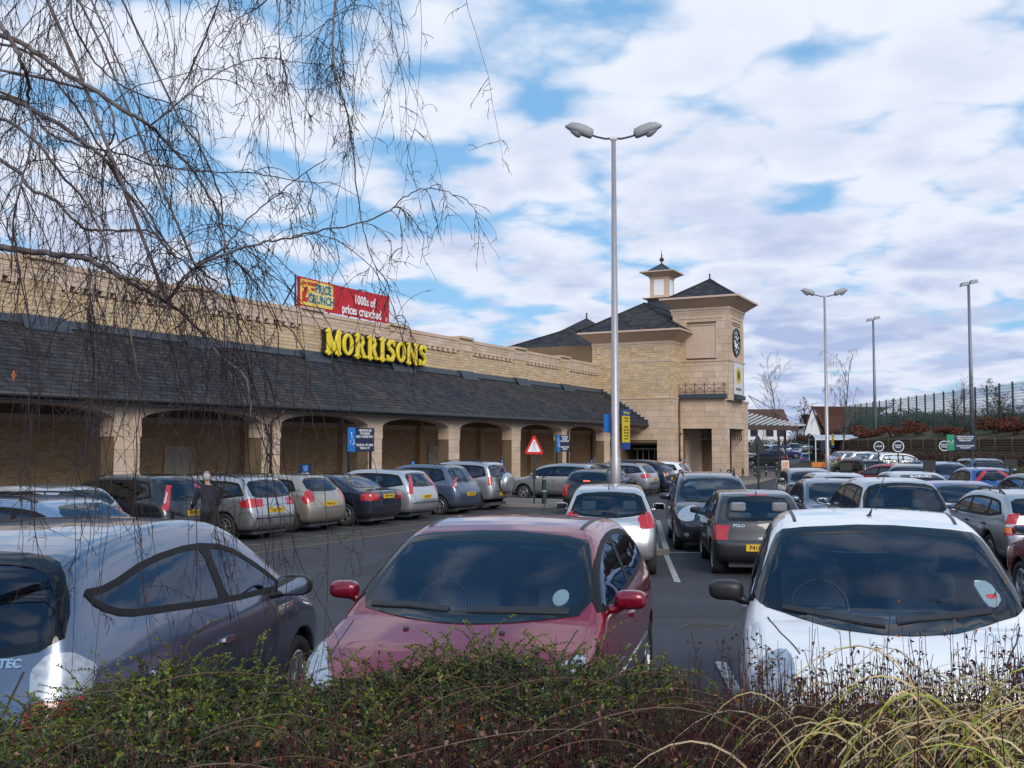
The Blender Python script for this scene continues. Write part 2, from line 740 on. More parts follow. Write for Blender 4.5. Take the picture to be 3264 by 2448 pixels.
def chaikin(pts, n=2, r=0.25, closed=True):
    P = np.array(pts, float)
    for _ in range(n):
        Q = np.roll(P, -1, 0) if closed else P[1:]
        A = P if closed else P[:-1]
        a = A * (1 - r) + Q * r
        b = A * r + Q * (1 - r)
        R = np.empty((len(a) * 2, 2))
        R[0::2], R[1::2] = a, b
        if not closed:
            R = np.vstack([P[:1], R, P[-1:]])
        P = R
    return P


def poly_sdf(poly, X, Y):
    """signed distance to a closed polygon, negative inside"""
    poly = np.asarray(poly, float)
    d = np.full(X.shape, 1e9)
    s = np.zeros(X.shape, bool)
    n = len(poly)
    for i in range(n):
        a, b = poly[i], poly[(i + 1) % n]
        ex, ey = b - a
        wx, wy = X - a[0], Y - a[1]
        t = np.clip((wx * ex + wy * ey) / (ex * ex + ey * ey + 1e-12), 0, 1)
        d = np.minimum(d, (wx - ex * t) ** 2 + (wy - ey * t) ** 2)
        c = ((a[1] > Y) != (b[1] > Y)) & (X < (b[0] - a[0]) * (Y - a[1]) / (b[1] - a[1] + 1e-12) + a[0])
        s ^= c
    d = np.sqrt(d)
    return np.where(s, -d, d)


class Grid2:
    """2D function sampled once, read back by bilinear interpolation"""

    def __init__(self, fn, x0, x1, y0, y1, h=0.01):
        self.x0, self.y0, self.h = x0, y0, h
        self.nx, self.ny = int((x1 - x0) / h) + 2, int((y1 - y0) / h) + 2
        X, Y = np.meshgrid(x0 + np.arange(self.nx) * h, y0 + np.arange(self.ny) * h, indexing='ij')
        self.g = fn(X, Y)

    def __call__(self, x, y):
        u = np.clip((x - self.x0) / self.h, 0, self.nx - 1.001)
        v = np.clip((y - self.y0) / self.h, 0, self.ny - 1.001)
        i, j = u.astype(int), v.astype(int)
        a, b = u - i, v - j
        g = self.g
        return g[i, j] * (1 - a) * (1 - b) + g[i + 1, j] * a * (1 - b) + g[i, j + 1] * (1 - a) * b + g[i + 1, j + 1] * a * b


def grow(poly, r):
    """offset a simple polygon outward by r"""
    P = np.array(poly, float)
    area = 0.5 * np.sum(P[:, 0] * np.roll(P[:, 1], -1) - np.roll(P[:, 0], -1) * P[:, 1])
    s = 1 if area > 0 else -1
    n = len(P)
    out = []
    for i in range(n):
        a, b, c = P[i - 1], P[i], P[(i + 1) % n]
        e1 = (b - a) / (np.linalg.norm(b - a) + 1e-9)
        e2 = (c - b) / (np.linalg.norm(c - b) + 1e-9)
        n1, n2 = np.array([e1[1], -e1[0]]) * s, np.array([e2[1], -e2[0]]) * s
        m = n1 + n2
        m /= max(np.dot(m, m) / 2, 0.35)
        out.append(b + m * r)
    return np.array(out)


def resample(poly, step):
    out = []
    n = len(poly)
    for i in range(n):
        a, b = np.array(poly[i]), np.array(poly[(i + 1) % n])
        k = max(1, int(np.ceil(np.linalg.norm(b - a) / step)))
        for j in range(k):
            out.append(a + (b - a) * j / k)
    return np.array(out)


def tri_poly(outer, holes=(), step=0.06):
    """triangulate a polygon (with holes) including inner grid points"""
    loops = [resample(outer, step)] + [resample(h, step) for h in holes]
    pts, edges = [], []
    for lp in loops:
        b = len(pts)
        pts += [Vector((float(p[0]), float(p[1]))) for p in lp]
        edges += [(b + i, b + (i + 1) % len(lp)) for i in range(len(lp))]
    o = loops[0]
    x0, y0 = o.min(0)
    x1, y1 = o.max(0)
    gx, gy = np.meshgrid(np.arange(x0, x1, step), np.arange(y0, y1, step), indexing='ij')
    gx, gy = gx.ravel(), gy.ravel()
    if len(gx):
        d = poly_sdf(o, gx, gy)
        ok = d < -step * 0.4
        for h in holes:
            ok &= poly_sdf(h, gx, gy) > step * 0.4
        pts += [Vector((float(a), float(b))) for a, b in zip(gx[ok], gy[ok])]
    v, e, f, *_ = delaunay_2d_cdt(pts, edges, [], 0, 1e-6)
    V = np.array([[p.x, p.y] for p in v])
    F = np.array([t for t in f if len(t) == 3])
    c = V[F].mean(1)
    ok = poly_sdf(o, c[:, 0], c[:, 1]) < 0
    for h in holes:
        ok &= poly_sdf(h, c[:, 0], c[:, 1]) > 0
    return V, F[ok]
# ------------------------------------------------------------------ cars
# local frame: nose at x = 0, tail at x = L, y = 0 on the centre line, wheels on z = 0
def wheel_meshes(R=0.30, w=0.19, style=5):
    t = MB()
    ri = R * 0.66
    t.lathe([(ri, -w * .42), (R * .93, -w * .5), (R * .99, -w * .32), (R, 0), (R * .99, w * .32), (R * .93, w * .5), (ri, w * .42), (ri * .96, 0), (ri, -w * .42)], 28, 'Y')
    tyre = t.mesh("tyre", RUBBER, True)
    r = MB()
    r.lathe([(ri, w * .40), (ri * .93, w * .44), (ri * .88, w * .30), (ri * .86, -w * .2)], 28, 'Y', mi=0)
    r.lathe([(0.001, w * .02), (ri * .88, w * .02)], 20, 'Y', mi=1)
    if style == 0:   # steel wheel with cover
        r.lathe([(ri * .9, w * .36), (ri * .5, w * .45), (0.001, w * .46)], 28, 'Y', mi=0)
        for k in range(9):
            a = 2 * pi * k / 9
            c = Vector((cos(a), 0, sin(a))) * ri * .7
            s = Vector((-sin(a), 0, cos(a))) * ri * .06
            n = Vector((cos(a), 0, sin(a))) * ri * .12
            y = Vector((0, w * .43, 0))
            r.add([c - s - n + y, c + s - n + y, c + s + n + y * .95, c - s + n + y * .95], [(0, 1, 2, 3)], 1)
    else:
        for k in range(style):
            a = 2 * pi * k / style + .3
            d = Vector((cos(a), 0, sin(a)))
            s = Vector((-sin(a), 0, cos(a)))
            o0, o1 = Vector((0, w * .36, 0)), Vector((0, w * .40, 0))
            b0, b1 = Vector((0, w * .05, 0)), Vector((0, w * .1, 0))
            wi, wo = ri * (.17 if style < 7 else .11), ri * (.12 if style < 7 else .08)
            p = [d * ri * .12 - s * wi + o0, d * ri * .12 + s * wi + o0, d * ri * .9 + s * wo + o1, d * ri * .9 - s * wo + o1,
                 d * ri * .12 - s * wi + b0, d * ri * .12 + s * wi + b0, d * ri * .9 + s * wo + b1, d * ri * .9 - s * wo + b1]
            r.add(p, [(0, 1, 2, 3), (0, 4, 5, 1), (1, 5, 6, 2), (2, 6, 7, 3), (3, 7, 4, 0)], 0)
        r.lathe([(ri * .24, w * .30), (ri * .22, w * .41), (0.001, w * .42)], 14, 'Y', mi=0)
    rim = r.mesh("rim", [ALLOY, BLACK], False)
    return tyre, rim


_WH = {}
_BODY = {}


class CarShape:
    """implicit body from side, plan and cross-section outlines"""

    def __init__(s, L, W, H, side, wheels=(0.78, 3.2), R=0.30, belt=0.92, tum=0.30, crown=0.05, noseR=0.16, tailR=0.10, kmix=0.10,
                 plan=None, bulge=0.03, rz=2):
        s.L, s.W, s.H, s.wheels, s.R, s.belt, s.tum, s.crown, s.k = L, W, H, wheels, R, belt, tum, crown, kmix
        s.noseR, s.tailR, s.bulge = noseR, tailR, bulge
        side = chaikin(side, rz, 0.22)
        s.sidepoly = side
        s.g1 = Grid2(lambda X, Z: poly_sdf(side, X, Z), -0.35, L + 0.35, -0.1, H + 0.35, 0.012)
        w = W / 2
        pl = plan or [(0.0, 0.0), (0.01, w * .52), (0.09, w * .80), (0.32, w * .945), (0.75, w * .985), (1.3, w), (L - 1.2, w), (L - .55, w * .985),
                      (L - .2, w * .94), (L - .03, w * .80), (L, w * .55), (L, 0.0)]
        pl = pl + [(x, -y) for x, y in pl[::-1][1:-1]]
        pl = chaikin(pl, 2, 0.22)
        s.g2 = Grid2(lambda X, Y: poly_sdf(pl, X, Y), -0.35, L + 0.35, -0.02, w + 0.4, 0.012)

    def S(s, z):
        """how far the flank draws in at height z"""
        lo = np.maximum(0.36 - z, 0) * 0.30
        mid = s.bulge * ((z - 0.62) / 0.32) ** 2 * (z < s.belt)
        b = s.bulge * ((s.belt - 0.62) / 0.32) ** 2
        t = np.maximum(z - s.belt, 0)
        return np.where(z < s.belt, np.minimum(mid, 0.06) + lo, min(b, .06) + t * s.tum + t * t * 0.12)

    def f(s, P):
        x, y, z = P[:, 0], np.abs(P[:, 1]), P[:, 2]
        sg = np.clip((x - s.L / 2) / (s.L * 0.30), -1, 1)
        kx = np.where(sg < 0, s.noseR, s.tailR)
        y2 = y * y
        d1 = s.g1(x + sg * kx * y2, z + s.crown * y2 * np.clip((z - 0.6) / 0.3, 0, 1))
        d2 = s.g2(x, y) + s.S(z)
        r = smax(d1, d2, s.k)
        for xw in s.wheels:
            dc = np.sqrt((x - xw) ** 2 + (z - s.R) ** 2) - (s.R + 0.055)
            dy = (s.W / 2 - 0.27) - y
            r = smax(r, -np.maximum(dc, dy), 0.012)
        return r

    def top(s, x):
        """height of the side outline above x"""
        p = s.sidepoly
        q = np.roll(p, -1, 0)
        best = 0
        for a, b in zip(p, q):
            if (a[0] - x) * (b[0] - x) <= 0 and a[0] != b[0]:
                best = max(best, a[1] + (b[1] - a[1]) * (x - a[0]) / (b[0] - a[0]))
        return best

    def hit(s, O, d, far=1.6):
        """first crossing of the surface along direction d from points O"""
        n = len(O)
        T = np.zeros(n)
        found = np.zeros(n, bool)
        prev = s.f(O)
        tlo = np.zeros(n)
        thi = np.zeros(n)
        st = far / 90
        for i in range(1, 91):
            v = s.f(O + d * (i * st))
            new = (~found) & (prev > 0) & (v <= 0)
            tlo[new], thi[new] = (i - 1) * st, i * st
            found |= new
            prev = v
        for _ in range(14):
            m = (tlo + thi) / 2
            v = s.f(O + d * m[:, None])
            ins = v <= 0
            thi = np.where(ins, m, thi)
            tlo = np.where(ins, tlo, m)
        T = (tlo + thi) / 2
        return O + d * T[:, None], found

    def frame(s, axis, sgn=1):
        """origin, u, v and view direction for projecting a flat outline onto the body"""
        if axis == 'side':
            return np.array([0, sgn * (s.W / 2 + .3), 0]), np.array([1., 0, 0]), np.array([0, 0, 1.]), np.array([0, -sgn * 1., 0])
        if axis == 'front':
            return np.array([-.3, 0, 0]), np.array([0, 1., 0]), np.array([0, 0, 1.]), np.array([1., 0, 0])
        if axis == 'rear':
            return np.array([s.L + .3, 0, 0]), np.array([0, 1., 0]), np.array([0, 0, 1.]), np.array([-1., 0, 0])
        if axis == 'top':
            return np.array([0, 0, s.H + .3]), np.array([1., 0, 0]), np.array([0, 1., 0]), np.array([0, 0, -1.])
        kind, ang = axis           # ('nose' | 'tail', degrees from the car's axis): a slanting look at a corner
        a = radians(ang)
        if kind == 'nose':
            d = np.array([cos(a), -sgn * sin(a), 0])
            cpt = np.array([0.0, sgn * s.W / 2, 0])
        else:
            d = np.array([-cos(a), -sgn * sin(a), 0])
            cpt = np.array([s.L, sgn * s.W / 2, 0])
        u = np.array([-d[1] * sgn, d[0] * sgn, 0]) * (1 if kind == 'nose' else -1)
        # u runs from the centre line out to the flank
        return cpt - d * 1.0, u, np.array([0, 0, 1.]), d

    def panel(s, name, poly, axis, mats, parent, sgn=1, off=0.004, holes=(), step=0.07, skirt=0.008, far=None, smooth_=True):
        poly = np.asarray(poly, float)
        V2, F = tri_poly(poly, holes, step)
        O, u, v, d = s.frame(axis, sgn)
        P = O + V2[:, :1] * u + V2[:, 1:] * v
        if far is None:
            far = {'side': 1.1, 'front': 2.6, 'rear': 2.2, 'top': 1.6}.get(axis if isinstance(axis, str) else '', 2.6)
        Q, ok = s.hit(P, d, far)
        g = grad(s.f, Q, 0.006)
        g /= np.linalg.norm(g, axis=1)[:, None] + 1e-9
        F = F[ok[F].all(1)]
        if not isinstance(axis, str) and len(F):
            F = F[((g @ d)[F] < -.16).all(1)]
        if not len(F):
            return None
        # drop triangles that bridge a fold
        e = np.linalg.norm(Q[F] - Q[np.roll(F, -1, 1)], axis=2).max(1)
        F = F[e < step * 5]
        if not len(F):
            return None
        used = np.unique(F)
        mp = -np.ones(len(Q), int)
        mp[used] = np.arange(len(used))
        Q, g, F = Q[used], g[used], mp[F]
        out = Q + g * off
        nrm = np.cross(out[F[:, 1]] - out[F[:, 0]], out[F[:, 2]] - out[F[:, 0]])
        flip = (nrm * g[F[:, 0]]).sum(1) < 0
        F[flip] = F[flip][:, ::-1]
        Vt, Ft = [out], F.tolist()
        N = [g]
        if skirt:
            ed = {}
            for t in Ft:
                for i in range(3):
                    a, b = t[i], t[(i + 1) % 3]
                    if (b, a) in ed:
                        del ed[(b, a)]
                    else:
                        ed[(a, b)] = 1
            base = len(out)
            low = Q + g * (off - skirt)
            Vt.append(low)
            N.append(g)
            Ft = Ft + [[b, a, a + base, b + base] for a, b in ed]
        Vt = np.concatenate(Vt)
        me = bpy.data.meshes.new(name)
        me.from_pydata(Vt.tolist(), [], Ft)
        for m in (mats if isinstance(mats, (list, tuple)) else [mats]):
            me.materials.append(m)
        me.polygons.foreach_set('use_smooth', [True] * len(me.polygons))
        me.update()
        me.normals_split_custom_set_from_vertices(np.concatenate(N).tolist())
        return link(name, me, parent)


def rr(x0, x1, z0, z1, r=0.04):
    """rounded rectangle"""
    r = min(r, abs(x1 - x0) / 2.01, abs(z1 - z0) / 2.01)
    out = []
    for cx_, cz_, a0 in ((x1 - r, z1 - r, 0), (x0 + r, z1 - r, 90), (x0 + r, z0 + r, 180), (x1 - r, z0 + r, 270)):
        for k in range(4):
            a = radians(a0 + 30 * k)
            out.append((cx_ + r * cos(a), cz_ + r * sin(a)))
    return out


def rounded(poly, r=0.25, n=2):
    return chaikin(poly, n, r)


def strip(pts, w):
    """thin outline following a polyline"""
    P = [np.array(p, float) for p in pts]
    L_, R_ = [], []
    for i, p in enumerate(P):
        t = P[min(i + 1, len(P) - 1)] - P[max(i - 1, 0)]
        t /= np.linalg.norm(t)
        n = np.array([-t[1], t[0]]) * w / 2
        L_.append(p + n)
        R_.append(p - n)
    return np.array(L_ + R_[::-1])


def make_car(spec, label, group=None, name='parked_car'):
    """builds one car as an Empty with parts; everything comes out of the spec"""
    g = spec.get
    L, W, H = spec['L'], spec['W'], spec['H']
    key = spec['key']
    h = g('res', 0.05)
    root = empty(name, label=label, cat='car', group=group)
    if key not in _BODY:
        cs = CarShape(L, W, H, spec['side'], **g('shape', {}))
        _BODY[key] = [cs, None]
    cs = _BODY[key][0]
    belt = cs.belt
    # ---- window outlines
    dlo = g('dlo')
    if dlo is None:
        x0, x1 = spec['dlo_x']
        xs = np.linspace(x0, x1[1], 26)
        top = [(x, cs.top(x) - g('dlo_m', 0.115)) for x in xs if cs.top(x) - g('dlo_m', 0.115) > belt + 0.03]
        dlo = [(x1[0], belt + g('belt_r', 0.03))] + top[::-1] + [(x0, belt + 0.01)]
    dlo = rounded(dlo, 0.22, 1)
    ws, rw = g('ws'), g('rw')
    pillars = g('pillars', ())
    panes = []
    ins = max(.035, h + .006)
    fw, fr_ = max(g('frit', .05), h + .005), max(g('frit_r', .045), h + .005)
    if pillars is not None:
        inner = grow(dlo, -ins)
        xs = [-9] + [p for p in pillars] + [99]

        def clip(poly, c, keep_lo):
            """half-plane clip by the slanting line x = c0 + c1 * (z - belt)"""
            out = []
            fn = lambda p: (p[0] - (c[0] + c[1] * (p[1] - belt))) * (1 if keep_lo else -1)
            for i in range(len(poly)):
                a, b = poly[i], poly[(i + 1) % len(poly)]
                fa, fb = fn(a), fn(b)
                if fa <= 0:
                    out.append(a)
                if (fa < 0) != (fb < 0):
                    t = fa / (fa - fb)
                    out.append(a + (b - a) * t)
            return out
        segs = [None] + list(pillars) + [None]
        for i in range(len(segs) - 1):
            p = [np.array(q) for q in inner]
            a, b = segs[i], segs[i + 1]
            if a is not None:
                p = clip(p, (a[0] + a[2] / 2, a[1]), False)
            if b is not None and len(p) > 2:
                p = clip(p, (b[0] - b[2] / 2, b[1]), True)
            if len(p) > 2:
                panes.append(rounded(p, 0.15, 1))
    front_holes = [ws] if ws is not None else []
    # ---- body
    if _BODY[key][1] is None:
        cutd, cutw, cutr = grow(dlo, -(ins - .65 * h)), grow(ws, -(fw - .65 * h)), grow(rw, -(fr_ - .65 * h))
        black_below = g('black_below')
        xm = L / 2

        def keep(C):
            y = np.abs(C[:, 1])
            k = ~((poly_sdf(cutd, C[:, 0], C[:, 2]) < 0) & (y > W * 0.27))
            k &= ~((poly_sdf(cutw, C[:, 1], C[:, 2]) < 0) & (C[:, 0] < xm) & (C[:, 0] > spec.get('ws_x', 0.5)))
            k &= ~((poly_sdf(cutr, C[:, 1], C[:, 2]) < 0) & (C[:, 0] > xm))
            return k

        def matfn(C):
            y = np.abs(C[:, 1])
            r = np.zeros(len(C))
            dark = C[:, 2] < 0.20
            for xw in cs.wheels:
                dc = np.sqrt((C[:, 0] - xw) ** 2 + (C[:, 2] - cs.R) ** 2)
                dark |= (dc < cs.R + 0.075) & (y < W / 2 - .055)
            r[dark] = 1
            if black_below:
                r[(C[:, 2] < black_below(C[:, 0], y))] = 1
            return r
        _BODY[key][1] = net_mesh('body', cs.f, (-.16, -W / 2 - .12, .06), (L + .16, W / 2 + .12, H + .12), h, [spec['paint'], BLACK], 2, keep, matfn)
        _BODY[key][1].materials[0] = spec['paint']
    body = link('body', _BODY[key][1], root)
    body.material_slots[0].link = 'OBJECT'
    body.material_slots[0].material = spec['paint']
    st = g('step', 0.09)
    ob = .003 + .12 * h
    gs, gr = g('glass_side', GLASS_SIDE), g('glass_rear', GLASS_SIDE)
    # ---- glazing
    wsi = grow(ws, -fw)
    a = cs.panel('windscreen_surround', grow(ws, 0.012), 'front', SEAL, root, off=ob, holes=[wsi], step=st, skirt=.012)
    wsp = cs.panel('windscreen', grow(wsi, 0.012), 'front', GLASS_SCREEN, root, off=ob - .002, step=st, skirt=0)
    rwi = grow(rw, -fr_)
    cs.panel('rear_window_surround', grow(rw, 0.010), 'rear', SEAL, root, off=ob, holes=[rwi], step=st, skirt=.012)
    rwp = cs.panel('rear_window', grow(rwi, 0.012), 'rear', gr, root, off=ob - .002, step=st, skirt=0)
    for sg in (1, -1):
        cs.panel('side_window_frame', dlo, 'side', PILLAR, root, sgn=sg, off=ob, holes=panes, step=st, skirt=.012)
        for i, p in enumerate(panes):
            cs.panel('side_window', grow(p, 0.012), 'side', gs if i == 0 else g('glass_back', gs), root, sgn=sg, off=ob - .003, step=st, skirt=0)
    # ---- lamps
    for fam, nm in (('tail', 'tail_lamp'), ('head', 'headlamp')):
        for it in spec.get(fam, ()):
            poly, axis, mt = it[0], it[1], it[2]
            nm2 = it[3] if len(it) > 3 else nm
            lo_ = it[4] if len(it) > 4 else max(.006, ob)
            for sg in (1, -1):
                if axis == 'top':
                    cs.panel(nm2, [(p[0], sg * p[1]) for p in poly], axis, mt, root, off=lo_, step=st * .6, skirt=.02)
                elif axis in ('rear', 'front') and sg == -1:
                    poly2 = [(-p[0], p[1]) for p in poly]
                    cs.panel(nm2, poly2, axis, mt, root, off=lo_, step=st * .8, skirt=.02)
                elif axis in ('rear', 'front'):
                    cs.panel(nm2, poly, axis, mt, root, off=lo_, step=st * .8, skirt=.02)
                else:
                    cs.panel(nm2, poly, axis, mt, root, sgn=sg, off=lo_, step=.04, skirt=.02)
    # ---- trim pieces: (name, polygon, axis, material, both sides)
    for it in g('trim', ()):
        nm, poly, axis, mt = it[:4]
        off = it[4] if len(it) > 4 else 0.003
        if axis in ('front', 'rear', 'top'):
            cs.panel(nm, poly, axis, mt, root, off=off, step=st, skirt=.01)
        else:
            for sg in (1, -1):
                cs.panel(nm, poly, axis, mt, root, sgn=sg, off=off, step=st, skirt=.01)
    # seams
    if g('seams', True):
        seams = g('seam_lines', [])
        if not seams:
            xa = dlo[:, 0].min()
            xs_ = [xa + .28] + [p[0] for p in pillars[:2]]
            for x in xs_:
                if abs(x - cs.wheels[0]) < cs.R + .08:
                    x = cs.wheels[0] + cs.R + .12
                if x > cs.wheels[1] - cs.R - .05:
                    seams.append([(x, belt), (x - .02, belt - .18), (cs.wheels[1] - cs.R - .08, .50), (cs.wheels[1] - cs.R - .10, .26)])
                else:
                    seams.append([(x, belt), (x, .55), (x, .26)])
        for sl in seams:
            for sg in (1, -1):
                cs.panel('door_seam', strip(sl, .012), 'side', BLACK, root, sgn=sg, off=.0015, step=.2, skirt=.004)
    for x in g('handles', ()):
        for sg in (1, -1):
            cs.panel('door_handle', rr(x - .08, x + .08, belt - .135, belt - .10, .015), 'side', g('handle_mat', spec['paint']), root, sgn=sg, off=.022, step=.05, skirt=.024)
    # ---- wheels
    ws_ = g('wheel', (cs.R, 0.19, 5))
    if ws_ not in _WH:
        _WH[ws_] = wheel_meshes(*ws_)
    for xw in cs.wheels:
        for sg in (1, -1):
            wh = link('wheel', _WH[ws_][0], root, loc=(xw, sg * (W / 2 - ws_[1] / 2 - .035), cs.R), rot=(0, 0, 0 if sg > 0 else pi))
            link('rim', _WH[ws_][1], wh)
    # ---- mirrors
    mx, mz, msz = g('mirror', (None, None, 1.0))
    if mx is not None:
        for sg in (1, -1):
            O = np.array([[mx, sg * (W / 2 + .3), mz]])
            Q, ok = cs.hit(O, np.array([0, -sg * 1., 0]), 1.0)
            yb = Q[0, 1]
            if ('m', key, sg) not in _BODY:
                cen = np.array([mx - .01, yb + sg * (.13 * msz + .03), mz + .03])

                def fm(P, cen=cen, yb=yb, sg=sg):
                    q = (P - cen) / np.array([.075 * msz, .115 * msz, .068 * msz])
                    a_ = (np.power(np.abs(q[:, 0]), 2.6) + np.power(np.abs(q[:, 1]), 2.8) + np.power(np.abs(q[:, 2]), 2.8)) ** (1 / 2.7) - 1
                    a_ = a_ * .07
                    a_ = np.maximum(a_, P[:, 0] - (cen[0] + .045 * msz))
                    q2 = (P - np.array([mx, yb + sg * .02, mz - .035])) / np.array([.05, .07, .028])
                    b_ = (np.linalg.norm(q2, axis=1) - 1) * .03
                    return smin(a_, b_, .03)
                me = net_mesh('door_mirror', fm, cen - .28, cen + .28, .014, [g('mirror_mat', spec['paint'])], 1)
                _BODY[('m', key, sg)] = (me, cen)
            me, cen = _BODY[('m', key, sg)]
            mo = link('door_mirror', me, root)
            mo.material_slots[0].link = 'OBJECT'
            mo.material_slots[0].material = g('mirror_mat', spec['paint'])
            gl = MB()
            e = rr(-.095 * msz, .095 * msz, -.052 * msz, .052 * msz, .03)
            gl.add([(cen[0] + .047 * msz, cen[1] + p[0], cen[2] + p[1]) for p in e], [tuple(range(len(e)))])
            gl.build('mirror_glass', MIRROR, mo)
    # ---- plates
    def plate(axis, z, txt, mt, w=.52, hgt=.115):
        o_, u_, v_, d_ = cs.frame(axis)
        Q, ok = cs.hit(np.array([o_ + v_ * (z + hgt / 2), o_ + v_ * (z - hgt / 2), o_ + v_ * z]), d_, 1.0)
        sx = 1 if axis == 'rear' else -1
        if axis == 'rear':
            x = Q[:, 0].max() + .008
        else:
            x = Q[:, 0].min() - .008
        b_ = MB()
        b_.box(min(x, x - sx * .03), max(x, x - sx * .03), -w / 2, w / 2, z - hgt / 2, z + hgt / 2)
        po = b_.build('number_plate', mt, root)
        lettering('registration', txt, po, (x + sx * .002, 0, z - .003), (0, sx, 0), (0, 0, 1), .105, INK, bold=.002, extrude=.001, wscale=.92)
    if g('plate'):
        plate('rear', g('plate_z', .6), g('plate'), PLATE_Y)
    if g('plate_f'):
        plate('front', g('plate_fz', .45), g('plate_f'), PLATE_W)
    # ---- wipers and aerial
    for wl in g('wipers_f', ()):
        pts = [(y, z) for y, z in wl]
        cs.panel('wiper', strip(pts, .022), 'front', BLACK, root, off=.018, step=.08, skirt=.015)
    for wl in g('wipers_r', ()):
        cs.panel('wiper', strip(wl, .024), 'rear', BLACK, root, off=.022, step=.08, skirt=.018)
    if g('aerial'):
        ax, ay, lean, ln, lat = (list(g('aerial')) + [0])[:5]
        q, ok = cs.hit(np.array([[ax, ay, H + .3]]), np.array([0, 0, -1.]), 1.0)
        z0 = q[0, 2]
        b_ = MB()
        dv = Vector((lean, lat, 1)).normalized()
        p0 = Vector((ax, ay, z0 - .004))
        b_.tube([p0, p0 + dv * .02, p0 + dv * .06], [.018, .010, .006], 8)
        b_.tube([p0 + dv * .05, p0 + dv * ln], [.0045, .003], 6)
        b_.build('aerial', BLACK, root, True)
    if g('rails'):
        xa, xb = g('rails')
        for sg in (1, -1):
            pts = []
            for t in np.linspace(0, 1, 7):
                x = xa + (xb - xa) * t
                yy = sg * (W / 2 - cs.S(np.array([H - .1]))[0] - .10)
                q, ok = cs.hit(np.array([[x, yy, H + .3]]), np.array([0, 0, -1.]), 1.0)
                pts.append((x, yy, q[0, 2] + (.05 if 0 < t < 1 else .0)))
            b_ = MB()
            b_.tube(pts, .016, 6)
            for k in (1, 3, 5):
                b_.tube([pts[k], (pts[k][0], pts[k][1], pts[k][2] - .06)], .014, 6)
            b_.build('roof_rail', g('rail_mat', BLACK), root, True)
    # ---- cabin
    cab = MB()
    xa, xb = dlo[:, 0].min() + .1, dlo[:, 0].max() - .1
    yi = W / 2 - .17
    cab.box(xa - .1, xb, -yi, yi, .30, .34, 0)
    cab.box(xa - .25, xa + .28, -yi, yi, .5, belt - .06, 0)
    cab.tube([(xa + .1, -yi, belt - .10), (xa + .1, yi, belt - .10)], .09, 8, 0)
    for y in (-yi - .02, yi + .02):
        cab.box(xa - .1, xb, y - .015, y + .015, .3, belt - .03, 0)
    cab.box(xb - .03, xb, -yi, yi, .3, belt - .05, 0)
    cab.build('cabin_lining', TRIM, root)
    seats = g('seats', (xa + .95, xa + 1.80))
    key2 = ('seat',)
    if key2 not in _BODY:
        sm = MB()
        def seat_f(P):
            def rb(c, hf, r, lean=0.0):
                x = P[:, 0] - c[0] - lean * (P[:, 2] - c[2])
                q = np.stack([np.abs(x) - hf[0], np.abs(P[:, 1] - c[1]) - hf[1], np.abs(P[:, 2] - c[2]) - hf[2]], 1) + r
                return np.linalg.norm(np.maximum(q, 0), axis=1) + np.minimum(q.max(1), 0) - r
            a_ = rb((-.1, 0, .14), (.25, .24, .09), .06)
            b_ = rb((.16, 0, .42), (.07, .23, .30), .06, .22)
            c_ = rb((.27, 0, .82), (.045, .13, .085), .04, .1)
            d_ = np.minimum(rb((.235, .06, .72), (.012, .012, .06), .005), rb((.235, -.06, .72), (.012, .012, .06), .005))
            return np.minimum(smin(a_, b_, .03), np.minimum(c_, d_))
        _BODY[key2] = net_mesh('seat', seat_f, (-.42, -.3, 0), (.42, .3, .97), .035, [SEAT], 1)
    sz = (belt - .45) / .47
    for i, sx in enumerate(seats):
        for y in (-.36, .36):
            link('seat', _BODY[key2], root, loc=(sx, y * W / 1.7, .36), scale=(1, 1, (H - .47) / 1.0 if False else min(1.0, (H - .52) / .92)))
    b_ = MB()
    n = 20
    swx, swy, swz = xa + .42, g('wheel_side', .36), belt - .04
    pts = [(swx + .16 * cos(2 * pi * k / n) * .42, swy + .18 * sin(2 * pi * k / n), swz + .17 * cos(2 * pi * k / n)) for k in range(n + 1)]
    b_.tube(pts, .014, 6)
    b_.bar((swx - .05, swy - .16, swz), (swx - .05, swy + .16, swz), .05, .03)
    b_.build('steering_wheel', BLACK, root, True)
    b_ = MB()
    zr = cs.top(ws_x_top(spec)) - .14
    xr_ = ws_x_top(spec) + .05
    b_.add([(xr_, -.11, zr), (xr_, .11, zr), (xr_ + .01, .11, zr + .06), (xr_ + .01, -.11, zr + .06), (xr_ - .03, -.10, zr), (xr_ - .03, .10, zr), (xr_ - .02, .10, zr + .06), (xr_ - .02, -.10, zr + .06)],
           [(0, 1, 2, 3), (7, 6, 5, 4), (0, 4, 5, 1), (1, 5, 6, 2), (2, 6, 7, 3), (3, 7, 4, 0)])
    b_.build('rear_view_mirror', BLACK, root)
    # ---- under-car shadow block: the real underside
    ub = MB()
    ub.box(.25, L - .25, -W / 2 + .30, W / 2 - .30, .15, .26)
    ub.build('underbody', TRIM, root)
    for ex in g('extra', ()):
        ex(root, cs)
    return root


def ws_x_top(spec):
    return spec['roof_front']


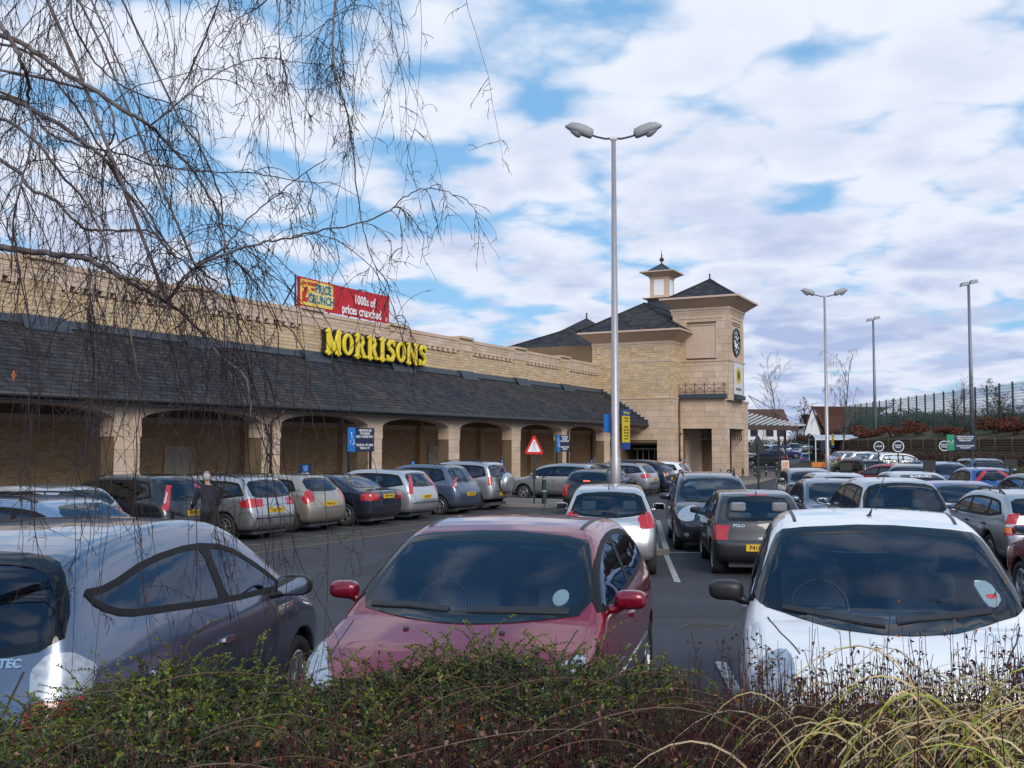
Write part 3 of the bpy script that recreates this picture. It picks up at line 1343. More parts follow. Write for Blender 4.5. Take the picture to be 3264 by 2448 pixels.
def profile(L, H, hood=(.08, .70, .90), cowl=(.95, .98), roof=(1.75, 2.4, 3.2), roofd=(-.02, 0, -.05), rear=((3.75, 1.02), (3.86, .95)), tail=None,
            bump=.48, sill=.20, nose=0.0):
    """side outline from a few key heights"""
    P = [(.16, sill), (.03, .32), (nose, bump), (nose + .02, .60), (hood[0], hood[1]), (hood[0] + .30, hood[1] + (hood[2] - hood[1]) * .6), (cowl[0] - .15, hood[2]), cowl,
         ((cowl[0] * .45 + roof[0] * .55), cowl[1] * .42 + (H + roofd[0]) * .58 + .012), (roof[0], H + roofd[0]), (roof[1], H), (roof[2], H + roofd[2])]
    P += list(rear)
    P += tail or [(L - .03, .62), (L, bump), (L - .03, .32), (L - .18, sill)]
    return P


def place(car, x, y, heading, z=None):
    """nose towards heading (degrees counter-clockwise from +X), reference point = middle of the car"""
    a = radians(heading + 180)
    L = car['len'] if 'len' in car else 4
    car.rotation_euler = (0, 0, a)
    cx, cy = cos(a), sin(a)
    car.location = (x - cx * L / 2, y - cy * L / 2, ground_z(x, y) if z is None else z)
    return car
# ------------------------------------------------------------------ car specifications
SILVER = paint("silver paint", (0.42, 0.43, 0.45), 0.75, 0.32)
SILVER2 = paint("pale silver paint", (0.50, 0.51, 0.53), 0.7, 0.34)
STEELBLUE = paint("silver blue paint", (0.125, 0.16, 0.24), 0.8, 0.30)
GREYPAINT = paint("grey metallic paint", (0.16, 0.18, 0.21), 0.7, 0.32)
BEIGE = paint("beige metallic paint", (0.36, 0.32, 0.27), 0.6, 0.34)
CRIMSON = paint("crimson paint", (0.22, 0.005, 0.024), 0.35, 0.30, dirt=.12)
WHITE = paint("white paint", (0.80, 0.80, 0.80), 0.0, 0.4, dirt=.12)
NAVY = paint("navy paint", (0.010, 0.014, 0.035), 0.3, 0.3)
BLACKP = paint("black paint", (0.010, 0.010, 0.012), 0.2, 0.3)
DARKGREY = paint("dark grey paint", (0.028, 0.030, 0.035), 0.3, 0.35)
BLUEP = paint("mid blue paint", (0.015, 0.085, 0.30), 0.3, 0.3)
DEEPBLUE = paint("deep blue paint", (0.012, 0.035, 0.16), 0.3, 0.3)
PALEBLUE = paint("pale blue paint", (0.18, 0.26, 0.40), 0.6, 0.32)
DULLBLUE = paint("slate blue paint", (0.10, 0.13, 0.20), 0.6, 0.32)
REDP = paint("red paint", (0.42, 0.012, 0.02), 0.1, 0.3)
WINERED = paint("wine red paint", (0.20, 0.010, 0.018), 0.3, 0.3)


def badge_oval(mat_=CHROME, z=.85, y=0, rx=.06, rz=.042, axis='rear'):
    def fn(root, cs):
        o_, u_, v_, d_ = cs.frame(axis)
        Q, ok = cs.hit(np.array([o_ + u_ * y + v_ * z]), d_, 1.5)
        sx = 1 if axis == 'rear' else -1
        b = MB()
        c = Q[0]
        for (a_, bb) in ((rx, rz), (rx * .45, rz * .9), (rx * .9, rz * .42)):
            dz = rz * .5 if bb == rz * .42 else 0
            pts = [(c[0] + sx * .006, c[1] + a_ * cos(t), c[2] + dz * .9 + bb * sin(t)) for t in np.linspace(0, 2 * pi, 17)]
            b.tube(pts, .0055, 5, cap=False)
        b.build('badge', mat_, root, True)
    return fn


def boot_text(txt, y, z, size, mat_=CHROME, axis='rear', name='badge_lettering', push=.006):
    def fn(root, cs):
        o_, u_, v_, d_ = cs.frame(axis)
        Q, ok = cs.hit(np.array([o_ + u_ * y + v_ * z]), d_, 1.5)
        gq = grad(cs.f, Q)[0]
        gq /= np.linalg.norm(gq)
        up = np.array([0, 0, 1.]) - gq * gq[2]
        right = np.cross(up, gq)
        lettering(name, txt, root, Q[0] + gq * push, right, up, size, mat_, bold=.002)
    return fn


def sc_poly(pts):
    return [tuple(p) for p in pts]


# ---- crimson hatchback, seen from the front
S_CRIMSON = dict(
    key='crimson', L=4.03, W=1.74, H=1.47, res=.028, step=.06, paint=CRIMSON, roof_front=1.83,
    side=profile(4.03, 1.47, hood=(.10, .66, .93), cowl=(.92, .965), roof=(1.86, 2.5, 3.25), roofd=(-.035, 0, -.06), rear=((3.72, 1.12), (3.90, .98)), nose=.0),
    shape=dict(wheels=(.80, 3.34), R=.30, belt=.93, tum=.36, crown=.055, noseR=.22, tailR=.14, kmix=.09, bulge=.035),
    ws=rounded([(-.745, .985), (-.655, 1.27), (-.60, 1.355), (0, 1.39), (.60, 1.355), (.655, 1.27), (.745, .985), (.4, .955), (0, .945), (-.4, .955)], .2, 1),
    rw=rounded([(-.58, 1.06), (-.48, 1.36), (0, 1.38), (.48, 1.36), (.58, 1.06), (0, 1.03)], .2, 1),
    dlo=[(1.10, .955), (1.22, 1.06), (1.50, 1.22), (1.85, 1.325), (2.4, 1.37), (2.95, 1.34), (3.28, 1.24), (3.42, 1.12), (3.30, 1.04), (2.4, .985)],
    pillars=((2.30, -.03, .10),), frit=.022,
    head=[(rounded([(.16, .56), (.24, .71), (.44, .795), (.66, .80), (.60, .74), (.38, .64), (.24, .54)], .2, 1), 'top', CLEARLENS)],
    tail=[([(-.25, .75), (-.2, 1.0), (.05, 1.05), (.1, .8)], ('tail', 40), REDLENS)],
    mirror=(1.36, 1.00, .88), handles=(2.18, 3.05), plate_f="AK07 VXD", plate_fz=.42, wheel=(.30, .20, 7), plate="AK07 VXD", plate_z=.80,
    wipers_f=[[(.64, .985), (.36, .995), (.10, .985)], [(-.02, .985), (-.3, .99), (-.62, .985)]],
    trim=[('bonnet_seam', strip([(.18, -.60), (.5, -.66), (.9, -.70)], .008), 'top', BLACK, .0015),
          ('bonnet_seam', strip([(.18, .60), (.5, .66), (.9, .70)], .008), 'top', BLACK, .0015),
          ('washer_jet', rr(.70, .735, -.31, -.275, .015), 'top', BLACK, .010), ('washer_jet', rr(.70, .735, .275, .31, .015), 'top', BLACK, .010),
          ('roof_strip', strip([(1.92, -.545), (2.5, -.56), (3.2, -.54)], .03), 'top', BLACK, .003), ('roof_strip', strip([(1.92, .545), (2.5, .56), (3.2, .54)], .03), 'top', BLACK, .003),
          ('grille', rr(-.5, .5, .30, .46, .08), 'front', BLACK, .004), ('upper_grille', rr(-.3, .3, .60, .645, .02), 'front', BLACK, .004),
          ('tax_disc', [(-.55 + .048 * cos(t), 1.055 + .038 * sin(t)) for t in np.linspace(0, 2 * pi, 15)[:-1]], 'front', mat("paper disc", (.55, .62, .6), .6), .004),
          ('side_moulding', strip([(1.25, .52), (3.0, .53)], .035), 'side', CHROME, .008)],
    aerial=(3.15, 0, .9, .30))

# ---- small white car with round lamps, seen from the front
S_MICRA = dict(
    key='micra', L=3.72, W=1.73, H=1.54, res=.028, step=.06, paint=WHITE, roof_front=1.62,
    side=[(.16, .20), (.03, .30), (0, .48), (.02, .62), (.10, .78), (.30, .90), (.55, .965), (.74, .995), (1.18, 1.29), (1.62, 1.50), (2.15, 1.54), (2.75, 1.50), (3.18, 1.36), (3.50, 1.08), (3.62, .9), (3.70, .62), (3.72, .48), (3.69, .32), (3.52, .20)],
    shape=dict(wheels=(.66, 3.08), R=.29, belt=.96, tum=.30, crown=.075, noseR=.20, tailR=.15, kmix=.12, bulge=.04),
    ws=rounded([(-.765, 1.03), (-.73, 1.12), (-.63, 1.375), (-.57, 1.42), (0, 1.455), (.57, 1.42), (.63, 1.375), (.73, 1.12), (.765, 1.03), (.4, .965), (0, .95), (-.4, .965)], .2, 1),
    rw=rounded([(-.55, 1.08), (-.48, 1.36), (0, 1.40), (.48, 1.36), (.55, 1.08), (0, 1.04)], .2, 1),
    dlo=[(.98, .99), (1.15, 1.14), (1.5, 1.34), (1.9, 1.42), (2.5, 1.40), (2.95, 1.28), (3.12, 1.10), (3.0, 1.03), (2.2, 1.0)],
    pillars=((2.02, -.02, .09),), frit=.034,
    head=[(rounded([(-.20, .62), (-.23, .74), (-.17, .83), (-.08, .87), (.01, .82), (.03, .72), (-.03, .62), (-.12, .58)], .25, 1), ('nose', 25), CLEARLENS)],
    tail=[([(-.12, .8), (-.12, 1.15), (.05, 1.15), (.1, .8)], ('tail', 40), REDLENS)],
    mirror=(1.18, 1.035, .95), mirror_mat=BLACK, handles=(2.0,), plate_f="LG04 KRE", plate_fz=.42, plate="LG04 KRE", plate_z=.7, wheel=(.29, .18, 0),
    wipers_f=[[(.60, 1.01), (.3, .985), (.05, .975)], [(-.02, .985), (-.3, 1.005), (-.56, 1.03)]],
    trim=[('bonnet_seam', strip([(.30, -.52), (.55, -.62), (.80, -.69)], .008), 'top', BLACK, .0015), ('bonnet_seam', strip([(.30, .52), (.55, .62), (.80, .69)], .008), 'top', BLACK, .0015),
          ('roof_strip', strip([(1.66, -.505), (2.2, -.53), (2.9, -.50)], .022), 'top', BLACK, .003), ('roof_strip', strip([(1.66, .505), (2.2, .53), (2.9, .50)], .022), 'top', BLACK, .003),
          ('grille', rr(-.25, .25, .56, .66, .05), 'front', BLACK, .004), ('lower_grille', rr(-.4, .4, .26, .36, .04), 'front', BLACK, .004),
          ('parking_permit', rounded([(-.49, 1.18), (-.59, 1.175), (-.64, 1.09), (-.60, 1.05), (-.54, 1.06)], .2, 1), 'front', mat("paper disc", (.55, .62, .6), .6), .004),
          ('permit_stamp', rounded([(-.545, 1.11), (-.615, 1.11), (-.615, 1.09), (-.56, 1.085)], .25, 1), 'front', REDLENS, .0055)],
    aerial=(1.76, .02, 1.0, .42, -.5))

# ---- silver-blue hatchback, seen from behind
S_JAZZ = dict(
    key='jazz', L=3.90, W=1.695, H=1.56, res=.028, step=.06, paint=STEELBLUE, roof_front=1.55,
    side=[(.16, .20), (.03, .30), (0, .48), (.03, .64), (.14, .78), (.35, .90), (.62, .985), (1.1, 1.24), (1.60, 1.50), (2.1, 1.56), (2.8, 1.545), (3.42, 1.46), (3.62, 1.24), (3.74, .98), (3.80, .86), (3.88, .66), (3.90, .48), (3.86, .32), (3.72, .20)],
    shape=dict(wheels=(.78, 3.28), R=.31, belt=.95, tum=.33, crown=.06, noseR=.20, tailR=.13, kmix=.10, bulge=.035),
    ws=rounded([(-.68, 1.02), (-.57, 1.38), (0, 1.42), (.57, 1.38), (.68, 1.02), (0, .96)], .2, 1),
    rw=rounded([(-.68, 1.08), (-.65, 1.24), (-.55, 1.40), (-.4, 1.445), (0, 1.46), (.4, 1.445), (.55, 1.40), (.65, 1.24), (.68, 1.08), (.3, 1.02), (0, 1.01), (-.3, 1.02)], .22, 1),
    dlo=[(1.02, .985), (1.35, 1.18), (1.75, 1.36), (2.2, 1.41), (2.75, 1.385), (3.2, 1.30), (3.42, 1.30), (3.34, 1.20), (3.14, 1.13), (2.8, 1.10), (2.0, 1.03)],
    pillars=((2.02, .10, .10),), frit=.05, frit_r=.035, glass_rear=GLASS_DARK, glass_back=GLASS_DARK, glass_side=GLASS_SIDE,
    head=[([(-.28, .66), (-.2, .84), (.1, .93), (.12, .8), (.0, .66)], ('nose', 45), CLEARLENS)],
    tail=[(rounded([(-.06, .87), (-.05, .98), (.02, 1.05), (.12, 1.05), (.24, .97), (.20, .87)], .15, 1), ('tail', 42), CLEARLENS),
          (rounded([(-.12, .73), (-.07, .86), (.19, .86), (.10, .78), (-.02, .72)], .15, 1), ('tail', 42), REDLENS)],
    mirror=(1.30, 1.02, 1.05), mirror_mat=BLACK, handles=(2.10, 2.95), handle_mat=CHROME, plate="GK59 HVT", plate_z=.76, plate_f="GK59 HVT", wheel=(.31, .19, 7),
    trim=[('tailgate_seam', strip([(-.56, .98), (-.50, .70), (-.40, .58), (.40, .58), (.50, .70), (.56, .98)], .012), 'rear', BLACK, .0015),
          ('bumper_seam', strip([(-.75, .66), (-.45, .56), (.45, .56), (.75, .66)], .010), 'rear', BLACK, .0015)],
    extra=[boot_text("i-VTEC", .46, 1.01, .055, CHROME)],
    aerial=(3.30, 0, .7, .05))

# ---- silver hatchback with a black wiper, square on from behind
S_YARIS = dict(
    key='yaris', L=3.75, W=1.695, H=1.53, res=.035, step=.07, paint=SILVER2, roof_front=1.45,
    side=[(.16, .20), (.03, .30), (0, .48), (.03, .64), (.12, .80), (.30, .91), (.55, .98), (1.0, 1.25), (1.48, 1.46), (2.0, 1.53), (2.7, 1.51), (3.18, 1.45), (3.40, 1.18), (3.50, 1.02), (3.60, .92), (3.72, .66), (3.75, .48), (3.72, .34), (3.58, .24)],
    shape=dict(wheels=(.70, 3.16), R=.30, belt=.97, tum=.36, crown=.06, noseR=.18, tailR=.12, kmix=.10, bulge=.04),
    ws=rounded([(-.66, 1.02), (-.56, 1.37), (0, 1.41), (.56, 1.37), (.66, 1.02), (0, .97)], .2, 1),
    rw=rounded([(-.66, 1.06), (-.63, 1.14), (-.54, 1.38), (0, 1.415), (.54, 1.38), (.63, 1.14), (.66, 1.06), (.3, 1.005), (0, .995), (-.3, 1.005)], .18, 1),
    dlo_x=(.95, (3.18, 3.14)), dlo_m=.12, pillars=((1.95, 0, .09), (2.85, .05, .07)), frit_r=.03,
    tail=[(rounded([(-.16, .80), (-.13, .98), (.02, 1.10), (.13, 1.07), (.16, .84)], .14, 1), ('tail', 38), REDLENS)],
    head=[([(-.28, .66), (-.2, .86), (.1, .95), (.1, .7)], ('nose', 40), CLEARLENS)],
    mirror=(1.12, 1.02, 1.05), handles=(2.0, 2.85), plate="AK56 PKT", plate_z=.50, wheel=(.30, .19, 0),
    wipers_r=[[(-.36, 1.085), (-.1, 1.095), (.12, 1.07), (.17, 1.0)]],
    trim=[('tailgate_seam', strip([(-.66, 1.05), (-.56, .78), (-.46, .70), (.46, .70), (.56, .78), (.66, 1.05)], .012), 'rear', BLACK, .0015),
          ('plate_recess', rr(-.31, .31, .425, .575, .03), 'rear', mat("recess grey", (.3, .3, .31), .5), .003)],
    extra=[badge_oval(z=.925), boot_text("YARIS", .44, .90, .07), boot_text("TR", .50, .855, .045)],
    aerial=(3.0, 0, .35, .14))

# ---- dark grey small hatchback from behind
S_POLO = dict(
    key='polo', L=3.74, W=1.655, H=1.43, res=.035, step=.07, paint=DARKGREY, roof_front=1.62,
    side=[(.14, .20), (.03, .30), (0, .46), (.03, .66), (.12, .78), (.6, .89), (.95, .94), (1.35, 1.22), (1.68, 1.385), (2.2, 1.43), (2.8, 1.42), (3.18, 1.36), (3.52, 1.0), (3.60, .90), (3.66, .62), (3.74, .56), (3.74, .40), (3.70, .3), (3.56, .22)],
    shape=dict(wheels=(.74, 3.14), R=.29, belt=.90, tum=.34, crown=.04, noseR=.12, tailR=.10, kmix=.07, bulge=.025),
    ws=rounded([(-.64, .97), (-.54, 1.29), (0, 1.33), (.54, 1.29), (.64, .97), (0, .93)], .2, 1),
    rw=rounded([(-.58, .965), (-.50, 1.27), (-.46, 1.31), (0, 1.335), (.46, 1.31), (.50, 1.27), (.58, .965), (0, .945)], .12, 1),
    dlo_x=(1.22, (3.30, 3.02)), dlo_m=.11, pillars=((2.05, 0, .09),), frit_r=.035,
    tail=[([(-.15, .62), (-.16, .86), (.12, .88), (.13, .62)], ('tail', 35), REDLENS)],
    head=[([(-.28, .62), (-.26, .78), (.06, .80), (.08, .62)], ('nose', 40), CLEARLENS)],
    mirror=(1.34, .96, .9), mirror_mat=BLACK, handles=(2.1,), handle_mat=BLACK, plate="P418 EAN", plate_z=.50, wheel=(.29, .18, 0),
    black_below=lambda x, y: np.where(x > 3.42, .56, np.where(x < .3, .5, .42)),
    trim=[('tailgate_seam', strip([(-.58, .95), (-.52, .62), (.52, .62), (.58, .95)], .012), 'rear', BLACK, .0015),
          ('brake_light', rr(-.18, .18, 1.355, 1.375, .008), 'rear', REDLENS, .004)],
    extra=[boot_text("POLO", -.36, .86, .075)],
    aerial=(3.05, 0, .2, .10))

# ---- dark people carrier, seen from the front
S_ZAFIRA = dict(
    key='zafira', L=4.45, W=1.80, H=1.63, res=.04, step=.08, paint=NAVY, roof_front=1.75,
    side=[(.16, .20), (.03, .30), (0, .48), (.03, .64), (.14, .80), (.5, .96), (.85, 1.04), (1.3, 1.32), (1.78, 1.55), (2.5, 1.63), (3.4, 1.61), (4.0, 1.53), (4.25, 1.2), (4.35, 1.0), (4.43, .66), (4.45, .48), (4.4, .32), (4.25, .2)],
    shape=dict(wheels=(.86, 3.56), R=.32, belt=1.0, tum=.28, crown=.05, noseR=.17, tailR=.10, kmix=.09, bulge=.03),
    ws=rounded([(-.72, 1.07), (-.61, 1.46), (0, 1.51), (.61, 1.46), (.72, 1.07), (0, 1.01)], .2, 1),
    rw=rounded([(-.62, 1.1), (-.55, 1.45), (0, 1.5), (.55, 1.45), (.62, 1.1), (0, 1.07)], .2, 1),
    dlo_x=(1.15, (3.95, 3.85)), dlo_m=.13, pillars=((2.3, 0, .1), (3.2, 0, .1)), frit=.04,
    head=[(rounded([(-.30, .66), (-.24, .86), (-.05, .97), (.10, .90), (.08, .72), (-.1, .64)], .18, 1), ('nose', 35), CLEARLENS)],
    tail=[([(-.1, .8), (-.1, 1.3), (.08, 1.3), (.1, .8)], ('tail', 40), REDLENS)],
    mirror=(1.48, 1.07, 1.1), handles=(2.2, 3.1), plate_f="EJ57 NWO", plate_fz=.46, wheel=(.32, .2, 5),
    trim=[('grille_bar', strip([(-.38, .78), (0, .735), (.38, .78)], .035), 'front', CHROME, .012), ('grille', rounded([(-.42, .74), (-.3, .63), (.3, .63), (.42, .74), (0, .71)], .2, 1), 'front', BLACK, .005),
          ('lower_grille', rr(-.5, .5, .27, .38, .05), 'front', BLACK, .005), ('fog_lamp', rr(.58, .68, .33, .41, .04), 'front', CLEARLENS, .006), ('fog_lamp', rr(-.68, -.58, .33, .41, .04), 'front', CLEARLENS, .006)],
    wipers_f=[[(.6, 1.05), (.05, 1.03)], [(-.05, 1.03), (-.6, 1.06)]],
    rails=(1.9, 3.8))


# ---- the rest come from a few body types
def hatch(key, pnt, L=4.1, W=1.75, H=1.48, belt=.95, plate="KE05 ZRT", tailkind='wide', res=.05, **kw):
    s = L / 4.1
    rear = ((L - .62, H - .06), (L - .30, 1.14), (L - .16, .98), (L - .07, .86))
    side = [(.16, .2), (.03, .3), (0, .47), (.03, .64), (.12, .76), (.5 * s, .90), (.92 * s, .98), (1.32 * s, 1.0 + (H - 1.0) * .62), (1.78 * s, H - .045), (2.4 * s, H), (L - 1.1, H - .02)] + list(rear) + [(L - .02, .64), (L, .48), (L - .04, .32), (L - .18, .22)]
    tails = {'wide': [([(-.25, .78), (-.22, .97), (.1, 1.0), (.16, .80)], ('tail', 38), REDLENS)],
             'tall': [([(-.05, .85), (-.13, H - .22), (.0, H - .16), (.12, .9)], ('tail', 42), REDLENS)],
             'tri': [([(-.10, .80), (-.13, .90), (-.05, 1.06), (.08, 1.08), (.2, .86), (.12, .74)], ('tail', 42), REDLENS)]}
    hw = W / 2
    d = dict(key=key, L=L, W=W, H=H, res=res, step=.10, paint=pnt, roof_front=1.70 * s, side=side,
             shape=dict(wheels=(.85 * s, L - .78), R=.30, belt=belt, tum=.33, crown=.05, noseR=.18, tailR=.12, kmix=.10, bulge=.035),
             ws=rounded([(-hw + .17, 1.0), (-hw + .28, H - .15), (0, H - .11), (hw - .28, H - .15), (hw - .17, 1.0), (0, .96)], .2, 1),
             rw=rounded([(-hw + .24, 1.07), (-hw + .31, H - .15), (0, H - .11), (hw - .31, H - .15), (hw - .24, 1.07), (0, 1.04)], .2, 1),
             dlo_x=(1.06 * s, (L - .52, L - .75)), dlo_m=.12, pillars=((2.12 * s, 0, .09), (3.02 * s, .05, .07)),
             tail=tails[tailkind], head=[([(-.3, .62), (-.22, .80), (.06, .90), (.1, .68)], ('nose', 40), CLEARLENS)],
             mirror=(1.32 * s, belt + .06, 1.0), handles=(2.1 * s, 3.0 * s), plate=plate, plate_z=.72, plate_f=plate, wheel=(.30, .19, 5),
             wipers_r=[[(-.3, 1.11), (0, 1.12), (.08, 1.09)]],
             trim=[('tailgate_seam', strip([(-hw + .22, 1.0), (-hw + .30, .62), (hw - .30, .62), (hw - .22, 1.0)], .012), 'rear', BLACK, .0015),
                   ('grille', rr(-.35, .35, .62, .69, .03), 'front', BLACK, .005), ('lower_grille', rr(-.45, .45, .28, .40, .05), 'front', BLACK, .005)])
    d.update(kw)
    return d


def estate(key, pnt, L=4.6, W=1.78, H=1.50, belt=.95, plate="KJ07 FYA", res=.05, **kw):
    side = [(.16, .2), (.03, .3), (0, .47), (.03, .62), (.12, .72), (.6, .86), (1.15, .95), (1.6, 1.25), (2.0, H - .05), (2.6, H), (L - .9, H - .02), (L - .48, H - .08), (L - .22, 1.12), (L - .12, .96), (L - .02, .62), (L, .48), (L - .04, .32), (L - .2, .22)]
    hw = W / 2
    d = dict(key=key, L=L, W=W, H=H, res=res, step=.10, paint=pnt, roof_front=1.95, side=side,
             shape=dict(wheels=(.92, L - .92), R=.315, belt=belt, tum=.30, crown=.04, noseR=.16, tailR=.10, kmix=.08, bulge=.03),
             ws=rounded([(-hw + .17, .98), (-hw + .28, H - .15), (0, H - .11), (hw - .28, H - .15), (hw - .17, .98), (0, .94)], .2, 1),
             rw=rounded([(-hw + .22, 1.02), (-hw + .27, H - .16), (0, H - .12), (hw - .27, H - .16), (hw - .22, 1.02), (0, 1.0)], .15, 1),
             dlo_x=(1.30, (L - .32, L - .58)), dlo_m=.12, pillars=((2.35, 0, .09), (3.30, .02, .09)),
             tail=[([(-.30, .80), (-.28, .97), (.08, .99), (.26, .90), (.2, .78)], ('tail', 38), REDLENS)],
             head=[([(-.3, .60), (-.24, .74), (.06, .82), (.12, .64)], ('nose', 40), CLEARLENS)],
             mirror=(1.55, belt + .05, 1.0), handles=(2.3, 3.2), plate=plate, plate_z=.70, plate_f=plate, wheel=(.315, .2, 7), rails=(2.1, L - .7),
             wipers_r=[[(-.3, 1.06), (0, 1.07), (.08, 1.05)]],
             trim=[('tailgate_seam', strip([(-hw + .2, .98), (-hw + .28, .58), (hw - .28, .58), (hw - .2, .98)], .012), 'rear', BLACK, .0015),
                   ('bumper_strip', strip([(-hw + .12, .53), (hw - .12, .53)], .03), 'rear', BLACK, .004), ('grille', rr(-.35, .35, .60, .70, .03), 'front', BLACK, .005)])
    d.update(kw)
    return d


def saloon(key, pnt, L=4.65, W=1.75, H=1.43, belt=.92, plate="X959 HHC", res=.05, **kw):
    side = [(.16, .2), (.03, .3), (0, .47), (.03, .62), (.12, .72), (.6, .84), (1.2, .93), (1.65, 1.2), (2.05, H - .05), (2.6, H), (3.1, H - .03), (3.5, H - .16), (L - .62, 1.03), (L - .45, 1.0), (L - .10, .97), (L - .03, .88), (L - .02, .62), (L, .48), (L - .04, .32), (L - .2, .24)]
    hw = W / 2
    d = dict(key=key, L=L, W=W, H=H, res=res, step=.10, paint=pnt, roof_front=2.0, side=side,
             shape=dict(wheels=(.92, L - .95), R=.315, belt=belt, tum=.36, crown=.05, noseR=.16, tailR=.08, kmix=.10, bulge=.03),
             ws=rounded([(-hw + .18, .97), (-hw + .28, H - .14), (0, H - .10), (hw - .28, H - .14), (hw - .18, .97), (0, .93)], .2, 1),
             rw=rounded([(-hw + .24, 1.06), (-hw + .31, H - .13), (0, H - .10), (hw - .31, H - .13), (hw - .24, 1.06), (0, 1.05)], .15, 1),
             dlo_x=(1.38, (L - 1.05, L - 1.42)), dlo_m=.11, pillars=((2.4, 0, .09), (3.2, .02, .06)), frit_r=.03,
             tail=[([(-.32, .72), (-.32, .90), (.06, .92), (.2, .88), (.2, .72)], ('tail', 35), REDLENS)],
             head=[([(-.3, .60), (-.24, .74), (.06, .82), (.12, .64)], ('nose', 40), CLEARLENS)],
             mirror=(1.6, belt + .05, 1.0), handles=(2.3, 3.15), plate=plate, plate_z=.82, plate_f=plate, wheel=(.315, .2, 5),
             trim=[('boot_seam', strip([(-hw + .2, .96), (-hw + .26, .64), (hw - .26, .64), (hw - .2, .96)], .012), 'rear', BLACK, .0015),
                   ('bumper_strip', strip([(-hw + .05, .56), (hw - .05, .56)], .05), 'rear', BLACK, .006), ('grille', rr(-.35, .35, .60, .70, .03), 'front', BLACK, .005)])
    d.update(kw)
    return d


def suv(key, pnt, L=4.3, W=1.78, H=1.70, belt=1.06, plate="Y818 EBL", res=.05, **kw):
    side = [(.14, .30), (.02, .42), (0, .6), (.04, .76), (.14, .92), (.5, 1.02), (1.05, 1.08), (1.42, 1.38), (1.75, H - .06), (2.3, H), (L - .8, H - .01), (L - .34, H - .08), (L - .16, 1.22), (L - .1, 1.05), (L - .04, .80), (L, .62), (L - .03, .44), (L - .2, .34)]
    hw = W / 2
    d = dict(key=key, L=L, W=W, H=H, res=res, step=.10, paint=pnt, roof_front=1.72, side=side,
             shape=dict(wheels=(.88, L - .82), R=.36, belt=belt, tum=.24, crown=.035, noseR=.12, tailR=.07, kmix=.08, bulge=.03),
             ws=rounded([(-hw + .18, 1.11), (-hw + .26, H - .16), (0, H - .12), (hw - .26, H - .16), (hw - .18, 1.11), (0, 1.07)], .2, 1),
             rw=rounded([(-hw + .22, 1.14), (-hw + .26, H - .17), (0, H - .14), (hw - .26, H - .17), (hw - .22, 1.14), (0, 1.13)], .12, 1),
             dlo_x=(1.22, (L - .30, L - .46)), dlo_m=.13, pillars=((2.12, 0, .09), (3.0, .02, .09)),
             tail=[([(-.10, .78), (-.12, 1.12), (.08, 1.12), (.10, .78)], ('tail', 38), REDLENS)],
             head=[([(-.3, .78), (-.24, .92), (.06, .98), (.12, .8)], ('nose', 40), CLEARLENS)],
             mirror=(1.4, belt + .07, 1.1), handles=(2.1, 2.95), plate=plate, plate_z=.56, plate_f=plate, plate_fz=.6, wheel=(.36, .23, 5), rails=(1.9, L - .6),
             trim=[('grille', rr(-.35, .35, .76, .88, .03), 'front', BLACK, .005), ('tailgate_seam', strip([(-hw + .2, 1.1), (-hw + .24, .66), (hw - .24, .66), (hw - .2, 1.1)], .012), 'rear', BLACK, .0015)])
    d.update(kw)
    return d
# ------------------------------------------------------------------ ground
ASPHALT = mat("asphalt", (0.043, 0.043, 0.054), 0.85, noise=0.22, nscale=1.1, bump=0.5, bscale=90, col2=(0.028, 0.028, 0.037), cscale=0.5)
KERB = mat("kerb concrete", (0.26, 0.24, 0.22), 0.9, noise=0.2, nscale=5, bump=0.2)
PAVING = mat("block paving", (0.16, 0.13, 0.12), 0.9, noise=0.2, nscale=3, rnd=0.15)
LINE_W = mat("white road paint", (0.50, 0.50, 0.50), 0.8, noise=0.35, nscale=12, col2=(0.2, 0.2, 0.2), cscale=9)
LINE_Y = mat("yellow road paint", (0.24, 0.16, 0.045), 0.8, noise=0.35, nscale=12, col2=(0.10, 0.09, 0.07), cscale=5)


def spaced(a, b, near, far, c=0.0):
    out, x = [c], c
    while x < b:
        x += near + (far - near) * min(1, abs(x - c) / 250)
        out.append(min(x, b))
    x = c
    while x > a:
        x -= near + (far - near) * min(1, abs(x - c) / 250)
        out.insert(0, max(x, a))
    return out


def build_ground():
    xs, ys = spaced(-900, 900, 2.0, 90, -10), spaced(-60, 1800, 2.0, 90, 20)
    v = [(x, y, ground_z(x, y)) for y in ys for x in xs]
    n = len(xs)
    f = [(j * n + i, j * n + i + 1, (j + 1) * n + i + 1, (j + 1) * n + i) for j in range(len(ys) - 1) for i in range(n - 1)]
    m = MB().add(v, f)
    tag(m.build("ground", ASPHALT, smooth=True), kind='structure')


build_ground()
PA = radians(110.74)
E2 = Vector((cos(PA), sin(PA), 0))
E1 = Vector((sin(PA), -cos(PA), 0))


def road_strip(m, a, b, w, lift=0.006):
    a, b = Vector((*a, 0)), Vector((*b, 0))
    t = (b - a)
    n = max(1, int(t.length / 1.5))
    s = Vector((-t.y, t.x, 0)).normalized() * w / 2
    vs = []
    for i in range(n + 1):
        p = a + t * i / n
        for q in (p - s, p + s):
            vs.append((q.x, q.y, ground_z(q.x, q.y) + lift))
    m.add(vs, [(2 * i, 2 * i + 2, 2 * i + 3, 2 * i + 1) for i in range(n)])


